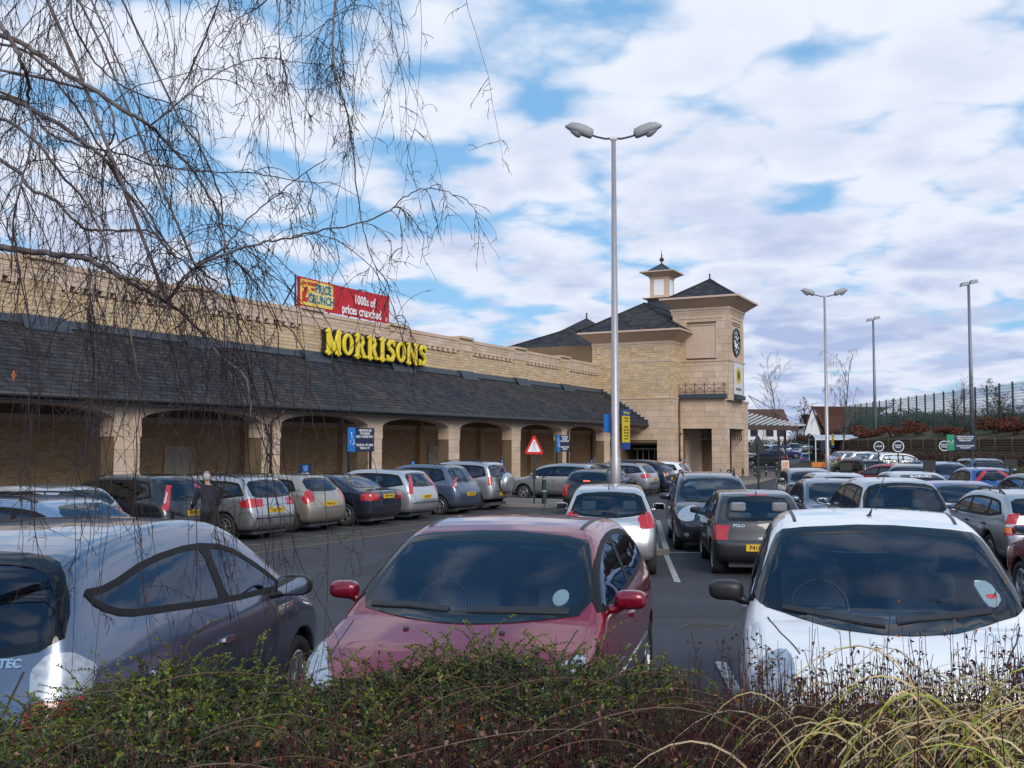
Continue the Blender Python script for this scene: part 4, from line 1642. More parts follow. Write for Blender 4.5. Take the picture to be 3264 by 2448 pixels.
m = MB()
base = Vector((-5.19, 16.32, 0))
for k in range(0, 5):
    p = base + E1 * 2.62 * k
    road_strip(m, (p + E2 * .0)[:2], (p + E2 * 4.4)[:2], .10)
    road_strip(m, (p + E2 * 4.9)[:2], (p + E2 * 9.3)[:2], .10)
    q = p - E2 * 11.8
    road_strip(m, q[:2], (q + E2 * 4.6)[:2], .10)
    if k > 0:
        r_ = p + E2 * 16
        road_strip(m, r_[:2], (r_ + E2 * 9)[:2], .10)
road_strip(m, (base + E2 * 4.65 - E1 * .2)[:2], (base + E2 * 4.65 + E1 * 11)[:2], .10)
for y0 in (52, 58):
    road_strip(m, (-14.5, y0), (-11.5, y0 + 1), .15)
tag(m.build("parking_lines", LINE_W, fix=False), kind='structure')
m = MB()
for y in (13.0, 15.6, 18.1, 20.6, 23.0, 25.3, 27.9, 30.5, 33.1):
    road_strip(m, (-21.0, y), (-15.6, y), .09)
    for k in range(4):
        road_strip(m, (-15.5 + .1, y - 1.2 + .55 * k), (-14.5, y - .8 + .55 * k), .07)
road_strip(m, (-15.55, 12.5), (-15.55, 33.1), .09)
road_strip(m, (-14.4, 12.5), (-14.4, 33.1), .09)
for y in (40.0, 42.6, 45.3, 48.1):
    road_strip(m, (-19.5, y), (-14.6, y), .09)
tag(m.build("hatched_bay_lines", LINE_Y, fix=False), kind='structure')


def kerbed(name, poly, h=.12, top_mat=None):
    """kerbed island: kerb stones round the edge, paving inside"""
    P = [Vector((*p, 0)) for p in poly]
    c = sum(P, Vector()) / len(P)
    zb = ground_z(c.x, c.y)
    root = empty(name, (0, 0, 0))
    tag(root, kind='structure')
    m = MB()
    inner = grow([p[:2] for p in P], -.13)
    m.prism([tuple(p) for p in inner], 'Z', zb - .2, zb + h - .02)
    m.build('paving_top', top_mat or PAVING, root)
    n = len(P)
    for i in range(n):
        a, b = P[i], P[(i + 1) % n]
        t = b - a
        k = max(1, int(t.length / .9))
        s = Vector((-t.y, t.x, 0)).normalized() * .063
        for j in range(k):
            mb = MB()
            p, q = a + t * (j / k) + t.normalized() * .006, a + t * ((j + 1) / k) - t.normalized() * .006
            mb.bar((p.x - s.x * 0, p.y, zb + h / 2 - .1), (q.x, q.y, zb + h / 2 - .1), .125, h + .2)
            mb.build('kerb_stone', KERB, root)
    return root


m = MB()
for a_, b_, w_ in (((-9.6, 13.2), (-12.4, 20.6), .75), ((-6.8, 12.2), (-3.0, 13.6), 1.4), ((-13.2, 38.5), (-9.0, 40.0), 1.1), ((-11.5, 9.5), (-13.5, 14.5), 1.9)):
    road_strip(m, a_, b_, w_, .004)
tag(m.build("tarmac_patch", mat("fresh tarmac", (.030, .030, .034), .8, noise=.2, nscale=4, bump=.6, bscale=110), fix=False), kind='structure')
m = MB()
for x_, y_ in ((-10.3, 17.6), (-3.4, 11.8), (-12.6, 27.0)):
    z_ = ground_z(x_, y_) + .008
    for k in range(6):
        m.box(x_ - .22, x_ + .22, y_ - .22 + k * .08, y_ - .18 + k * .08, z_ - .03, z_)
    m.box(x_ - .27, x_ - .23, y_ - .27, y_ + .27, z_ - .03, z_).box(x_ + .23, x_ + .27, y_ - .27, y_ + .27, z_ - .03, z_)
tag(m.build("drain_grating", mat("cast iron", (.05, .045, .04), .7)), kind='structure')
kerbed('kerb_island', [(-6.65, 20.19), (-9.4, 27.8), (-11.1, 27.2), (-8.35, 19.6)])
kerbed('kerb_island', [(-15.3, 33.4), (-15.3, 36.8), (-21.3, 36.8), (-21.3, 33.4)])
kerbed('kerb_island', [(-22.0, 6), (-21.5, 6), (-21.5, 52), (-17.2, 57), (-15.6, 66), (-15.6, 84), (-21, 84), (-27.5, 66), (-27.5, 6)], .10)

# ------------------------------------------------------------------ pieces (stones, slates, bricks)
_UNIT = {}


def unit_piece(material, bev=False):
    k = material.name
    if k not in _UNIT:
        m = MB().box(-.5, .5, -.5, .5, -.5, .5)
        _UNIT[k] = m.mesh('piece', material)
    return _UNIT[k]


def lay(parent, name, items, material, eye=(0, 0, 2.25), limit=300, stuff_name=None):
    """items: (centre, x-axis, y-axis, z-axis) with full-length axes. The pieces nearest the eye become objects, the rest one mesh."""
    eye = Vector(eye)
    items = sorted(items, key=lambda it: (Vector(it[0]) - eye).length)
    me = unit_piece(material)
    for c, ax, ay, az in items[:limit]:
        M = Matrix((ax, ay, az)).transposed().to_4x4()
        M.translation = c
        o = link(name, me, parent)
        o.matrix_local = M
    rest = items[limit:]
    if rest:
        m = MB()
        for c, ax, ay, az in rest:
            c, ax, ay, az = Vector(c), Vector(ax) / 2, Vector(ay) / 2, Vector(az) / 2
            vs = [c + ax * a + ay * b + az * d for d in (-1, 1) for a, b in ((-1, -1), (1, -1), (1, 1), (-1, 1))]
            m.add(vs, [(0, 3, 2, 1), (4, 5, 6, 7), (0, 1, 5, 4), (1, 2, 6, 5), (2, 3, 7, 6), (3, 0, 4, 7)])
        o = m.build(stuff_name or (name + '_field'), material, parent, fix=False)
        o['kind'] = 'stuff'


def course_wall(origin, udir, ndir, ulen, z0, z1, ch, bl, depth=.06, joint=.012, holes=(), jitter=.006, vary=.25, first=0, seed=1):
    """blocks of a coursed wall; u runs along the wall from origin, n points out of it"""
    rnd = random.Random(seed)
    U, N = Vector(udir), Vector(ndir)
    O = Vector(origin)
    out = []
    z = z0
    row = first
    while z < z1 - .02:
        h = min(ch, z1 - z)
        u = -bl * .5 * (row % 2) - rnd.random() * bl * .15
        while u < ulen:
            l = bl * (1 + rnd.uniform(-vary, vary))
            a, b = max(0, u), min(ulen, u + l)
            u += l
            if b - a < .06:
                continue
            segs = [(a, b)]
            for (h0, h1, hz0, hz1) in holes:
                if z + h * .5 > hz0 and z + h * .5 < hz1:
                    ns = []
                    for s0, s1 in segs:
                        if s1 <= h0 or s0 >= h1:
                            ns.append((s0, s1))
                        else:
                            if h0 - s0 > .05:
                                ns.append((s0, h0))
                            if s1 - h1 > .05:
                                ns.append((h1, s1))
                    segs = ns
            for s0, s1 in segs:
                d = depth + rnd.uniform(-jitter, jitter)
                c = O + U * ((s0 + s1) / 2) + N * (d / 2) + Vector((0, 0, z + h / 2))
                out.append((c, U * (s1 - s0 - joint), N * d, Vector((0, 0, h - joint))))
        z += ch
        row += 1
    return out


def slate_plane(P0, along, upslope, alen, slen, expo=.24, wid=.30, clip=None, seed=3):
    """slates on a sloping plane: along the eave and up the slope; clip(a, s) keeps or drops"""
    rnd = random.Random(seed)
    A, S = Vector(along).normalized(), Vector(upslope).normalized()
    Nn = A.cross(S)
    if Nn.z < 0:
        Nn = -Nn
    out = []
    rows = int(slen / expo) + 1
    for r in range(rows):
        s = r * expo
        if s + expo * .5 > slen:
            break
        a = -wid * .5 * (r % 2)
        while a < alen:
            ca = a + wid / 2
            if 0 < ca < alen and (clip is None or clip(ca, s + expo / 2)):
                th = .012 + rnd.uniform(-.002, .004)
                tilt = S * (expo * 1.12) - Nn * (.016 + rnd.uniform(-.003, .004))
                c = Vector(P0) + A * ca + S * (s + expo * .5) + Nn * (.020 + rnd.uniform(0, .004))
                out.append((c, A * (wid - .008), tilt, Nn * th))
            a += wid
    return out


STONE = mat("pitched stone", (0.56, 0.42, 0.27), 0.9, noise=0.18, nscale=9, bump=0.7, bscale=22, rnd=0.15, col2=(0.52, 0.38, 0.23), cscale=2.5)
ASHLAR = mat("smooth ashlar", (0.60, 0.46, 0.36), 0.85, noise=0.10, nscale=3, bump=0.15, bscale=40, rnd=0.10, col2=(0.50, 0.37, 0.24), cscale=0.5)
RENDER = mat("beige render", (0.56, 0.42, 0.33), 0.9, noise=0.08, nscale=2.5, bump=0.2, bscale=120)
MORTAR = mat("mortar", (0.16, 0.11, 0.065), 0.95, noise=0.15)
CORNICE = mat("cornice soffit", (0.44, 0.32, 0.23), 0.85, noise=0.06, nscale=2)
SLATE = mat("roof slate", (0.024, 0.026, 0.036), 0.8, spec=.3, noise=0.25, nscale=9, bump=0.3, bscale=60, rnd=0.45, col2=(0.046, 0.042, 0.036), cscale=0.4)
LEAD = mat("lead flashing", (0.050, 0.062, 0.085), 0.6, noise=0.2, nscale=5, metal=0.2)
GUTTER = mat("gutter black", (0.022, 0.022, 0.025), 0.5, noise=0.2)
BROWNPIPE = mat("brown pipe", (0.055, 0.026, 0.018), 0.5, noise=0.15)
BRICK = mat("brown brick", (0.46, 0.29, 0.16), 0.9, noise=0.2, nscale=14, rnd=0.16, bump=0.3, bscale=50)
DARKIN = mat("dark interior", (0.012, 0.012, 0.013), 0.8)
CREAM = mat("cream door", (0.42, 0.37, 0.26), 0.6, noise=0.05)
NAVYB = mat("navy board", (0.010, 0.020, 0.060), 0.4, noise=0.1)
SKYB = mat("bright blue board", (0.012, 0.16, 0.50), 0.4, noise=0.08)
GREENB = mat("green board", (0.01, 0.24, 0.12), 0.4, noise=0.08)
YELLOWB = mat("yellow board", (0.62, 0.46, 0.01), 0.4, noise=0.06)
REDB = mat("red banner cloth", (0.50, 0.012, 0.022), 0.6, noise=0.12, nscale=3)
GREYPOLE = mat("galvanised steel", (0.42, 0.39, 0.40), 0.45, metal=0.55, noise=0.18, nscale=6, streak=(8, 8, .6))
BLACKPOLE = mat("black post", (0.014, 0.015, 0.017), 0.5, noise=0.1)
GREENPOLE = mat("green post", (0.010, 0.045, 0.028), 0.5, noise=0.15)


def gutter_run(m, a, b, r=.075):
    m.tube([a, b], r, 8)


# ================================================================== arcade wing
WX, WY0, WY1 = -26.93, 8.0, 67.10
wing = empty('arcade_wing', (-24, 38, 0), label='long stone and slate arcade wing of the store with eight segmental arches', cat='building')
WR = Vector((24, -38, 0))        # children are laid in world units through this inverse offset


def wb(m, name, mt, smooth=False, parent=wing):
    o = m.build(name, mt, parent, smooth)
    o.location = WR
    return o


# core behind the stones
m = MB().box(-27.5, -26.995, WY0, WY1, 3.2, 7.70)
wb(m, 'wall_core', MORTAR)
m = MB().box(-27.6, WX + .11, WY0, WY1, 7.72, 7.88)
pil = [(20.65 - 6.6 * 1, 22.0 - 6.6 * 1)] + [(20.65 + 6.6 * k, 22.0 + 6.6 * k) for k in range(0, 7)]
for a, b in pil:
    m.box(-27.65, WX + .22, a - .06, b + .06, 7.885, 8.0)
    m.box(-27.64, WX + .18, a - .03, b + .03, 7.60, 7.718)
wb(m, 'coping', ASHLAR)
items, flat = [], []
bays = []
prev = WY0
for a, b in pil:
    bays.append((prev, a))
    prev = b
bays.append((prev, WY1))
def off_w(its):
    return [(Vector(c) + WR, x, y, z) for c, x, y, z in its]
for i, (a, b) in enumerate(bays):
    items += course_wall((-27.0, a, 0), (0, 1, 0), (1, 0, 0), b - a, 5.6, 7.03, .143, .44, .07, seed=i)
    flat += course_wall((-27.0, a, 0), (0, 1, 0), (1, 0, 0), b - a, 7.24, 7.72, .16, .60, .145, seed=50 + i, jitter=.004)
for i, (a, b) in enumerate(pil):
    items += course_wall((-27.0, a, 0), (0, 1, 0), (1, 0, 0), b - a, 5.6, 7.24, .143, .44, .20, seed=80 + i)
    flat += course_wall((-27.0, a + .0, 0), (0, 1, 0), (1, 0, 0), b - a, 7.24, 7.6, .36, .66, .22, seed=90 + i, jitter=.004)
lay(wing, 'stone', off_w(items), STONE, eye=Vector((0, 0, 2.25)) + WR)
lay(wing, 'ashlar_block', off_w(flat), ASHLAR, eye=Vector((0, 0, 2.25)) + WR)
cor = []
for a, b in bays:
    n = int((b - a) / .48)
    for k in range(n):
        y = a + (k + .5) * (b - a) / n
        cor.append((Vector((-26.93, y - .06, 7.165)), Vector((.14, 0, 0)), Vector((0, .30, 0)), Vector((0, 0, .145))))
        cor.append((Vector((-26.94, y - .0, 7.060)), Vector((.10, 0, 0)), Vector((0, .15, 0)), Vector((0, 0, .06))))
lay(wing, 'corbel', off_w(cor), ASHLAR, eye=Vector((0, 0, 2.25)) + WR)
# lean-to roof
ey, ez, tx, tz = -23.39, 3.62, -26.93, 5.98
sl = Vector((tx - ey, 0, tz - ez))
m = MB()
m.add([(ey, WY0, ez), (ey, 67.1, ez), (tx, 67.1, tz), (tx, WY0, tz), (ey, WY0, ez - .06), (ey, 67.1, ez - .06), (tx, 67.1, tz - .06), (tx, WY0, tz - .06)],
      [(0, 1, 2, 3), (7, 6, 5, 4), (0, 4, 5, 1), (1, 5, 6, 2), (2, 6, 7, 3), (3, 7, 4, 0)])
wb(m, 'roof_deck', GUTTER)
lay(wing, 'slate', off_w(slate_plane((ey - .02, WY0, ez + .01), (0, 1, 0), sl, 67.1 - WY0, sl.length, .225, .31)), SLATE, eye=Vector((0, 0, 2.25)) + WR)
m = MB()
m.add([(tx + .30, WY0, tz - .12), (tx + .30, 67.1, tz - .12), (tx + .05, 67.1, tz + .14), (tx + .05, WY0, tz + .14)], [(0, 1, 2, 3)])
m.box(tx - .02, tx + .055, WY0, 67.1, tz - .1, tz + .16)
for a, b in pil:
    m.box(tx, tx + .20, a - .1, b + .1, tz - .1, tz + .19)
    m.add([(tx + .50, a - .2, tz - .28), (tx + .50, b + .2, tz - .28), (tx + .19, b + .12, tz + .19), (tx + .19, a - .12, tz + .19)], [(0, 1, 2, 3)])
wb(m, 'flashing', LEAD)
m = MB()
gutter_run(m, (ey + .06, WY0, ez - .06), (ey + .06, 67.1, ez - .06), .085)
wb(m, 'gutter', GUTTER, True)
m = MB().box(-23.60, ey, WY0, 67.1, 3.40, 3.55)
wb(m, 'fascia', GUTTER)
# stepped flashing where the roof meets the entrance block
m = MB()
for k in range(13):
    t = k / 13
    x = tx + (ey - tx) * (t + .04)
    z = tz + (ez - tz) * (t + .04)
    m.box(x - .14, x + .20, 67.02, 67.11, z - .05, z + .26)
wb(m, 'stepped_flashing', LEAD)
# arches
AX0, AX1 = -24.40, -23.84
piers = [(16.05 + 6.45 * k - .0, 16.05 + 1.08 + 6.45 * k) for k in range(-1, 8)]
piers = [(a, b) for a, b in [(21.48 + 6.45 * k, 22.54 + 6.45 * k) for k in range(-2, 7)]]


def arch_panel(a, b, z0, rise, ztop):
    n = 22
    bot = [(a + (b - a) * i / n, z0 + rise * (1 - (2 * i / n - 1) ** 2) ** .62) for i in range(n + 1)]
    vs, fs = [], []
    for y, z in bot:
        vs += [(AX1, y, z), (AX1, y, ztop), (AX0, y, z), (AX0, y, ztop)]
    for i in range(n):
        k = 4 * i
        fs += [(k, k + 4, k + 5, k + 1), (k + 2, k + 3, k + 7, k + 6), (k, k + 2, k + 6, k + 4)]
    return vs, fs


for i in range(len(piers) - 1):
    m = MB()
    m.add(*arch_panel(piers[i][1], piers[i + 1][0], 3.04, .33, 3.56))
    wb(m, 'arch', RENDER)
m = MB().add(*arch_panel(piers[-1][1], 67.1, 3.04, .33, 3.56))
wb(m, 'arch', RENDER)
blk = []
for pi_, (a, b) in enumerate(piers):
    m = MB().box(AX0 + .02, AX1 - .03, a + .03, b - .03, -.1, 3.56)
    wb(m, 'pier_core', MORTAR)
    z = 0.0
    for r in range(9):
        h = (.40, .42, .42, .22, .42, .22, .38, .30, .78)[r]
        w0, w1 = (a + .05, b - .05) if z < 2.3 else (a, b)
        cut = (.5, .62, .38)[(r + pi_) % 3]
        ym = w0 + (w1 - w0) * cut
        for y0, y1 in ((w0, ym), (ym, w1)):
            blk.append((Vector(((AX0 + AX1) / 2, (y0 + y1) / 2, z + h / 2)), Vector((AX1 - AX0 + (.0 if z < 2.3 else .01), 0, 0)), Vector((0, y1 - y0 - .008, 0)), Vector((0, 0, h - .008))))
        z += h
lay(wing, 'pier_block', off_w(blk), ASHLAR)
# back wall of the walkway
m = MB().box(-27.9, -27.62, WY0, WY1, -.2, 3.6)
m.box(-27.9, -23.9, WY0, WY1, 3.42, 3.55)
wb(m, 'walkway_wall', MORTAR)
bk = course_wall((-27.62, WY0, 0), (0, 1, 0), (1, 0, 0), WY1 - WY0, 0.05, 3.42, .078, .235, .018, joint=.009, jitter=.002, vary=.0, seed=7)
lay(wing, 'brick', off_w(bk), BRICK, eye=Vector((0, 8, 2.25)) + WR)
for y in (18.2, 24.6, 31.1, 37.5, 44.0, 50.4, 56.9):
    m = MB().box(-27.6, -27.35, y, y + .45, 0, 3.42)
    wb(m, 'wall_buttress', BRICK)
for y0, y1, z1 in ((27.2, 28.5, 2.1), (45.2, 46.3, 2.1)):
    m = MB().box(-27.6, -27.55, y0, y1, .05, z1)
    wb(m, 'service_door', CREAM)
    m = MB().box(-27.58, -27.535, y0 - .07, y0, .05, z1 + .07).box(-27.58, -27.535, y1, y1 + .07, .05, z1 + .07).box(-27.58, -27.535, y0, y1, z1, z1 + .07)
    wb(m, 'door_frame', ASHLAR)
m = MB().box(-27.59, -27.56, 57.4, 58.2, 1.2, 2.1)
wb(m, 'notice_board', mat("notice grey", (.28, .29, .30), .5))
for y, ex in ((28.35, 0), (54.4, 1)):
    m = MB()
    m.tube([(ey + .06, y + .15, 3.5), (ey + .0, y + .12, 3.32), (AX1 + .08, y, 3.05), (AX1 + .08, y, 0)], .045, 8)
    for z in (.8, 1.9, 2.9):
        m.box(AX1, AX1 + .14, y - .06, y + .06, z, z + .05)
    wb(m, 'downpipe', BROWNPIPE, True)

# ================================================================== lettering over the arcade
YELLOW_L = mat("yellow letter face", (0.80, 0.60, 0.012), 0.35, noise=0.05, coat=.3)
GLYPH = {   # strokes: (x0, y0, x1, y1, half width) on a unit height
    'M': (1.22, [(.22, .06, .22, .94, .12), (1.0, .06, 1.0, .94, .12), (.24, .90, .61, .22, .10), (.98, .90, .61, .22, .10), (.08, .06, .40, .06, .062), (.82, .06, 1.14, .06, .062), (.08, .94, .26, .94, .062), (.96, .94, 1.14, .94, .062)]),
    'O': (.98, 'O'),
    'R': (1.02, [(.26, .06, .26, .94, .12), (.10, .06, .44, .06, .062), (.10, .94, .50, .94, .062), (.50, .90, .66, .84, .085), (.66, .84, .72, .70, .10), (.72, .70, .62, .55, .09), (.62, .55, .34, .50, .07), (.52, .50, .78, .14, .10), (.76, .065, .94, .065, .064)]),
    'I': (.60, [(.30, .06, .30, .94, .125), (.12, .06, .48, .06, .062), (.12, .94, .48, .94, .062)]),
    'S': (.86, [(.74, .92, .74, .76, .055), (.72, .80, .56, .91, .075), (.56, .91, .34, .90, .085), (.34, .90, .20, .76, .10), (.20, .76, .30, .60, .10), (.30, .60, .58, .47, .11), (.58, .47, .70, .30, .11), (.70, .30, .58, .12, .10), (.58, .12, .34, .09, .085), (.34, .09, .18, .20, .075), (.14, .24, .14, .07, .055)]),
    'N': (1.14, [(.22, .06, .22, .94, .10), (.92, .06, .92, .94, .095), (.24, .90, .90, .12, .115), (.08, .06, .36, .06, .062), (.08, .94, .30, .94, .062), (.78, .94, 1.06, .94, .062)]),
}


def glyph_field(ch, k=1.0):
    w, st = GLYPH[ch]

    def f(P):
        x, y, z = P[:, 0] / k / .88, P[:, 1] / k, P[:, 2]
        if st == 'O':
            a = np.sqrt(((x - .49) / .45) ** 2 + ((y - .5) / .48) ** 2)
            b = np.sqrt(((x - .49) / .20) ** 2 + ((y - .5) / .32) ** 2)
            d = np.maximum((a - 1) * .42, (1 - b) * .24)
        else:
            d = np.full(len(P), 9.)
            for x0, y0, x1, y1, r in st:
                ex, ey_ = x1 - x0, y1 - y0
                t = np.clip(((x - x0) * ex + (y - y0) * ey_) / (ex * ex + ey_ * ey_), 0, 1)
                d = np.minimum(d, np.hypot(x - x0 - ex * t, y - y0 - ey_ * t) - r - .016)
        d = d * k
        return smax(d, np.abs(z) - .055, .05)
    return f, w * k * .88


sign = empty('store_sign', (-26.6, 35.0, 6.1), label='row of raised yellow capital letters reading MORRISONS above the arcade roof', cat='sign')
SK = 1.02
tot = sum(GLYPH[c][0] for c in "MORRISONS") * SK * .88
sp = (8.15 - tot) / 8 if tot < 8.15 else (8.15 - tot) / 8
u = 0.0
_gl = {}
for ch in "MORRISONS":
    f, w = glyph_field(ch, SK)
    if ch not in _gl:
        front = net_mesh('letter', f, (-.08, -.08, -.12), (w + .08, SK + .08, .12), .026, [YELLOW_L], 1)
        fb = lambda P, f=f: smax(f(np.column_stack([P[:, 0], P[:, 1], P[:, 2] * 0])) - .028, np.abs(P[:, 2]) - .11, .01)
        back = net_mesh('letter_case', fb, (-.12, -.12, -.16), (w + .12, SK + .12, .16), .035, [BLACK], 1)
        _gl[ch] = (front, back)
    R = Matrix(((0, 0, 1), (1, 0, 0), (0, 1, 0))).to_4x4()      # glyph x -> +Y, y -> +Z, z -> +X
    o = link('letter', _gl[ch][0], sign)
    R.translation = Vector((.14, u, 0))
    o.matrix_local = R
    o2 = link('letter_case', _gl[ch][1], sign)
    R.translation = Vector((0, u + .01, -.01))
    o2.matrix_local = R
    u += w + sp
m = MB()
for y in (.6, 7.3):
    m.tube([(.0, y, .1), (.0, y, -.55), (.25, y, -.62)], .06, 8)
    m.lathe([(.20, -.80), (.12, -.66), (.08, -.60)], 10, 'Z', c=(.10, y, .02))
m.tube([(-.08, 0, .25), (-.08, 8.1, .25)], .04, 6).tube([(-.08, 0, .75), (-.08, 8.1, .75)], .04, 6)
for y in (.2, 2.2, 4.2, 6.2, 8.0):
    m.bar((-.08, y, .2), (-.36, y, .2), .05)
m.build('sign_bracket', LEAD, sign, True)

# banner standing on the roof behind the parapet
ban = empty('promotion_banner', (-27.93, 34.9, 7.9), label='red banner reading 1000s of prices crunched above the parapet', cat='banner')
m = MB()
nx, nz = 40, 10
W_, H_ = 7.08, 1.36
vs, fs = [], []
for j in range(nz + 1):
    for i in range(nx + 1):
        a, b = i / nx, j / nz
        sag = .10 * sin(pi * a) * b - .03 * sin(pi * a)
        fold = .010 * sin(14 * a + 5 * b) * sin(pi * b) + .008 * sin(31 * a - 9 * b)
        vs.append((fold, a * W_, .26 + b * (H_) - sag * .5))
for j in range(nz):
    for i in range(nx):
        k = j * (nx + 1) + i
        fs.append((k, k + 1, k + nx + 2, k + nx + 1))
nv = len(vs)
vs += [(x - .012, y, z) for x, y, z in vs]
fs += [tuple(nv + i for i in reversed(f_)) for f_ in fs]
m.add(vs, fs)
m.build('banner_cloth', REDB, ban, True)
m = MB()
for y in (-.05, 2.3, 4.7, 7.12):
    m.bar((-.06, y, -.3), (-.06, y, 1.66), .06)
    m.bar((-.08, y, 1.3), (-1.1, y, -.2), .05)
m.build('banner_frame', LEAD, ban)
m = MB().prism(rr(.14, 2.48, .40, 1.52, .12), 'X', .045, .055)
m.build('logo_panel', mat("logo yellow", (.75, .55, .10), .6), ban)
TEAL = mat("logo teal", (.008, .13, .15), .6)
WINK = mat("banner white", (.80, .80, .80), .6)
PINK = mat("logo red", (.55, .02, .03), .6)
for txt, y, z, s, mm, b in (("PRICE", 1.74, 1.20, .52, TEAL, .016), ("CRUNCH", 1.60, .72, .52, TEAL, .016), ("Our BIGGEST", .78, 1.36, .20, PINK, .01), ("ever", 1.02, 1.16, .20, PINK, .01), ("£", .44, .86, .85, PINK, .05)):
    if mm is TEAL:
        lettering('logo_outline', txt, ban, (.060, y, z), (0, 1, 0), (0, 0, 1), s, WINK, bold=b + .022, extrude=.004, wscale=.86)
    lettering('logo_lettering', txt, ban, (.072, y, z), (0, 1, 0), (0, 0, 1), s, mm, bold=b, extrude=.004, wscale=.86)
lettering('banner_lettering', "1000s of", ban, (.055, 4.95, 1.08), (0, 1, 0), (0, 0, 1), .60, WINK, bold=.014, extrude=.004, wscale=.82)
lettering('banner_lettering', "prices crunched", ban, (.055, 4.75, .56), (0, 1, 0), (0, 0, 1), .60, WINK, bold=.014, extrude=.004, wscale=.82)
m = MB()
m.prism([(6.78 + .09 * cos(t), .44 + .09 * sin(t)) for t in np.linspace(0, 2 * pi, 17)[:-1]], 'X', .05, .058)
m.build('round_emblem', WINK, ban)
lettering('emblem_letter', "M", ban, (.062, 6.78, .44), (0, 1, 0), (0, 0, 1), .13, REDB, bold=.006)

# ================================================================== entrance block
BX0, BX1, BY0, BY1 = -27.45, -21.70, 67.14, 80.0
blockb = empty('entrance_block', (-24, 72, -.6), label='square stone entrance block with flared cornice and slate hip roof', cat='building')
BR = Vector((24, -72, .6))


def part_of(m, name, mt, root, smooth=False):
    o = m.build(name, mt, root, smooth)
    o.location = -root.location
    return o


def off_r(its, root):
    return [(Vector(c) - root.location, x, y, z) for c, x, y, z in its]


m = MB()
m.box(BX0 - 6, -25.33, BY0, BY1, -.7, 9.30)
m.box(-25.33, -22.70, BY0 + .0, BY1, 2.37, 9.30)
m.box(-22.70, BX1, BY0, BY1, -.7, 9.30)
part_of(m, 'wall_core', MORTAR, blockb)
m = MB().box(-25.33, -22.70, BY0 + 3.0, BY0 + 3.1, -.6, 2.37)
part_of(m, 'doorway_back', DARKIN, blockb)
m = MB().box(-25.33, -22.70, BY0 + .05, BY0 + 3.0, 2.25, 2.36)
part_of(m, 'doorway_ceiling', DARKIN, blockb)
m = MB()
for k in range(5):
    m.box(-24.6 + k * .42, -24.55 + k * .42, BY0 + 1.2, BY0 + 1.28, -.6, 2.0)
m.box(-24.9, -22.75, BY0 + 1.2, BY0 + 1.28, 1.9, 2.0)
part_of(m, 'door_rails', GREYPOLE, blockb)
F0 = BY0 - .0
its = course_wall((BX0 - .0, F0, 0), (1, 0, 0), (0, -1, 0), BX1 - BX0, 5.46, 7.93, .165, .46, .05, seed=201, vary=.4)
its += course_wall((BX0 - .0, F0, 0), (1, 0, 0), (0, -1, 0), BX1 - BX0, 8.10, 9.07, .162, .46, .05, seed=202, vary=.4)
its += course_wall((BX1, F0, 0), (0, 1, 0), (1, 0, 0), 2.1, 5.46, 7.93, .165, .46, .05, seed=203)
its += course_wall((BX1, F0, 0), (0, 1, 0), (1, 0, 0), 2.1, 8.10, 9.07, .162, .46, .05, seed=204)
lay(blockb, 'stone', off_r(its, blockb), STONE, eye=Vector((0, 0, 2.25)) - blockb.location, limit=300)
its = course_wall((BX0, F0, 0), (1, 0, 0), (0, -1, 0), BX1 - BX0, -.65, 5.15, .40, .95, .05, holes=[(-25.33 - BX0, -22.70 - BX0, -1, 2.37)], seed=205, jitter=.003)
its += course_wall((BX1, F0, 0), (0, 1, 0), (1, 0, 0), 2.1, -.65, 5.15, .40, .95, .05, seed=206, jitter=.003)
lay(blockb, 'ashlar_block', off_r(its, blockb), ASHLAR)
for z0, z1, pr_ in ((5.15, 5.46, .07), (5.38, 5.462, .11), (7.93, 8.10, .075), (9.07, 9.22, .08), (9.2, 9.36, .13)):
    m = MB()
    m.box(BX0 - .0, BX1 + pr_, BY0 - pr_, BY0 - .001, z0, z1)
    m.box(BX1 + .001, BX1 + pr_ - .001, BY0, BY0 + 2.1, z0, z1)
    part_of(m, 'string_course', ASHLAR, blockb)
for x in (-26.95, -24.35, -22.75):
    m = MB().box(x - .16, x + .16, BY0 - .10, BY0 - .02, 8.62, 8.95)
    part_of(m, 'bed_stone', ASHLAR, blockb)


def flare_cornice(root, x0, x1, y0, y1, z0, z1, over, rim=.13, mt=CORNICE, mt2=RENDER):
    m = MB()
    a = [(x0, y0, z0), (x1, y0, z0), (x1, y1, z0), (x0, y1, z0)]
    o = over
    b = [(x0 - o, y0 - o, z1), (x1 + o, y0 - o, z1), (x1 + o, y1 + o, z1), (x0 - o, y1 + o, z1)]
    m.add(a + b, [(0, 3, 2, 1), (0, 1, 5, 4), (1, 2, 6, 5), (2, 3, 7, 6), (3, 0, 4, 7), (4, 5, 6, 7)])
    part_of(m, 'flared_cornice', mt, root)
    m = MB().box(x0 - o - .06, x1 + o + .06, y0 - o - .06, y1 + o + .06, z1 + .001, z1 + rim)
    part_of(m, 'cornice_rim', mt2, root)


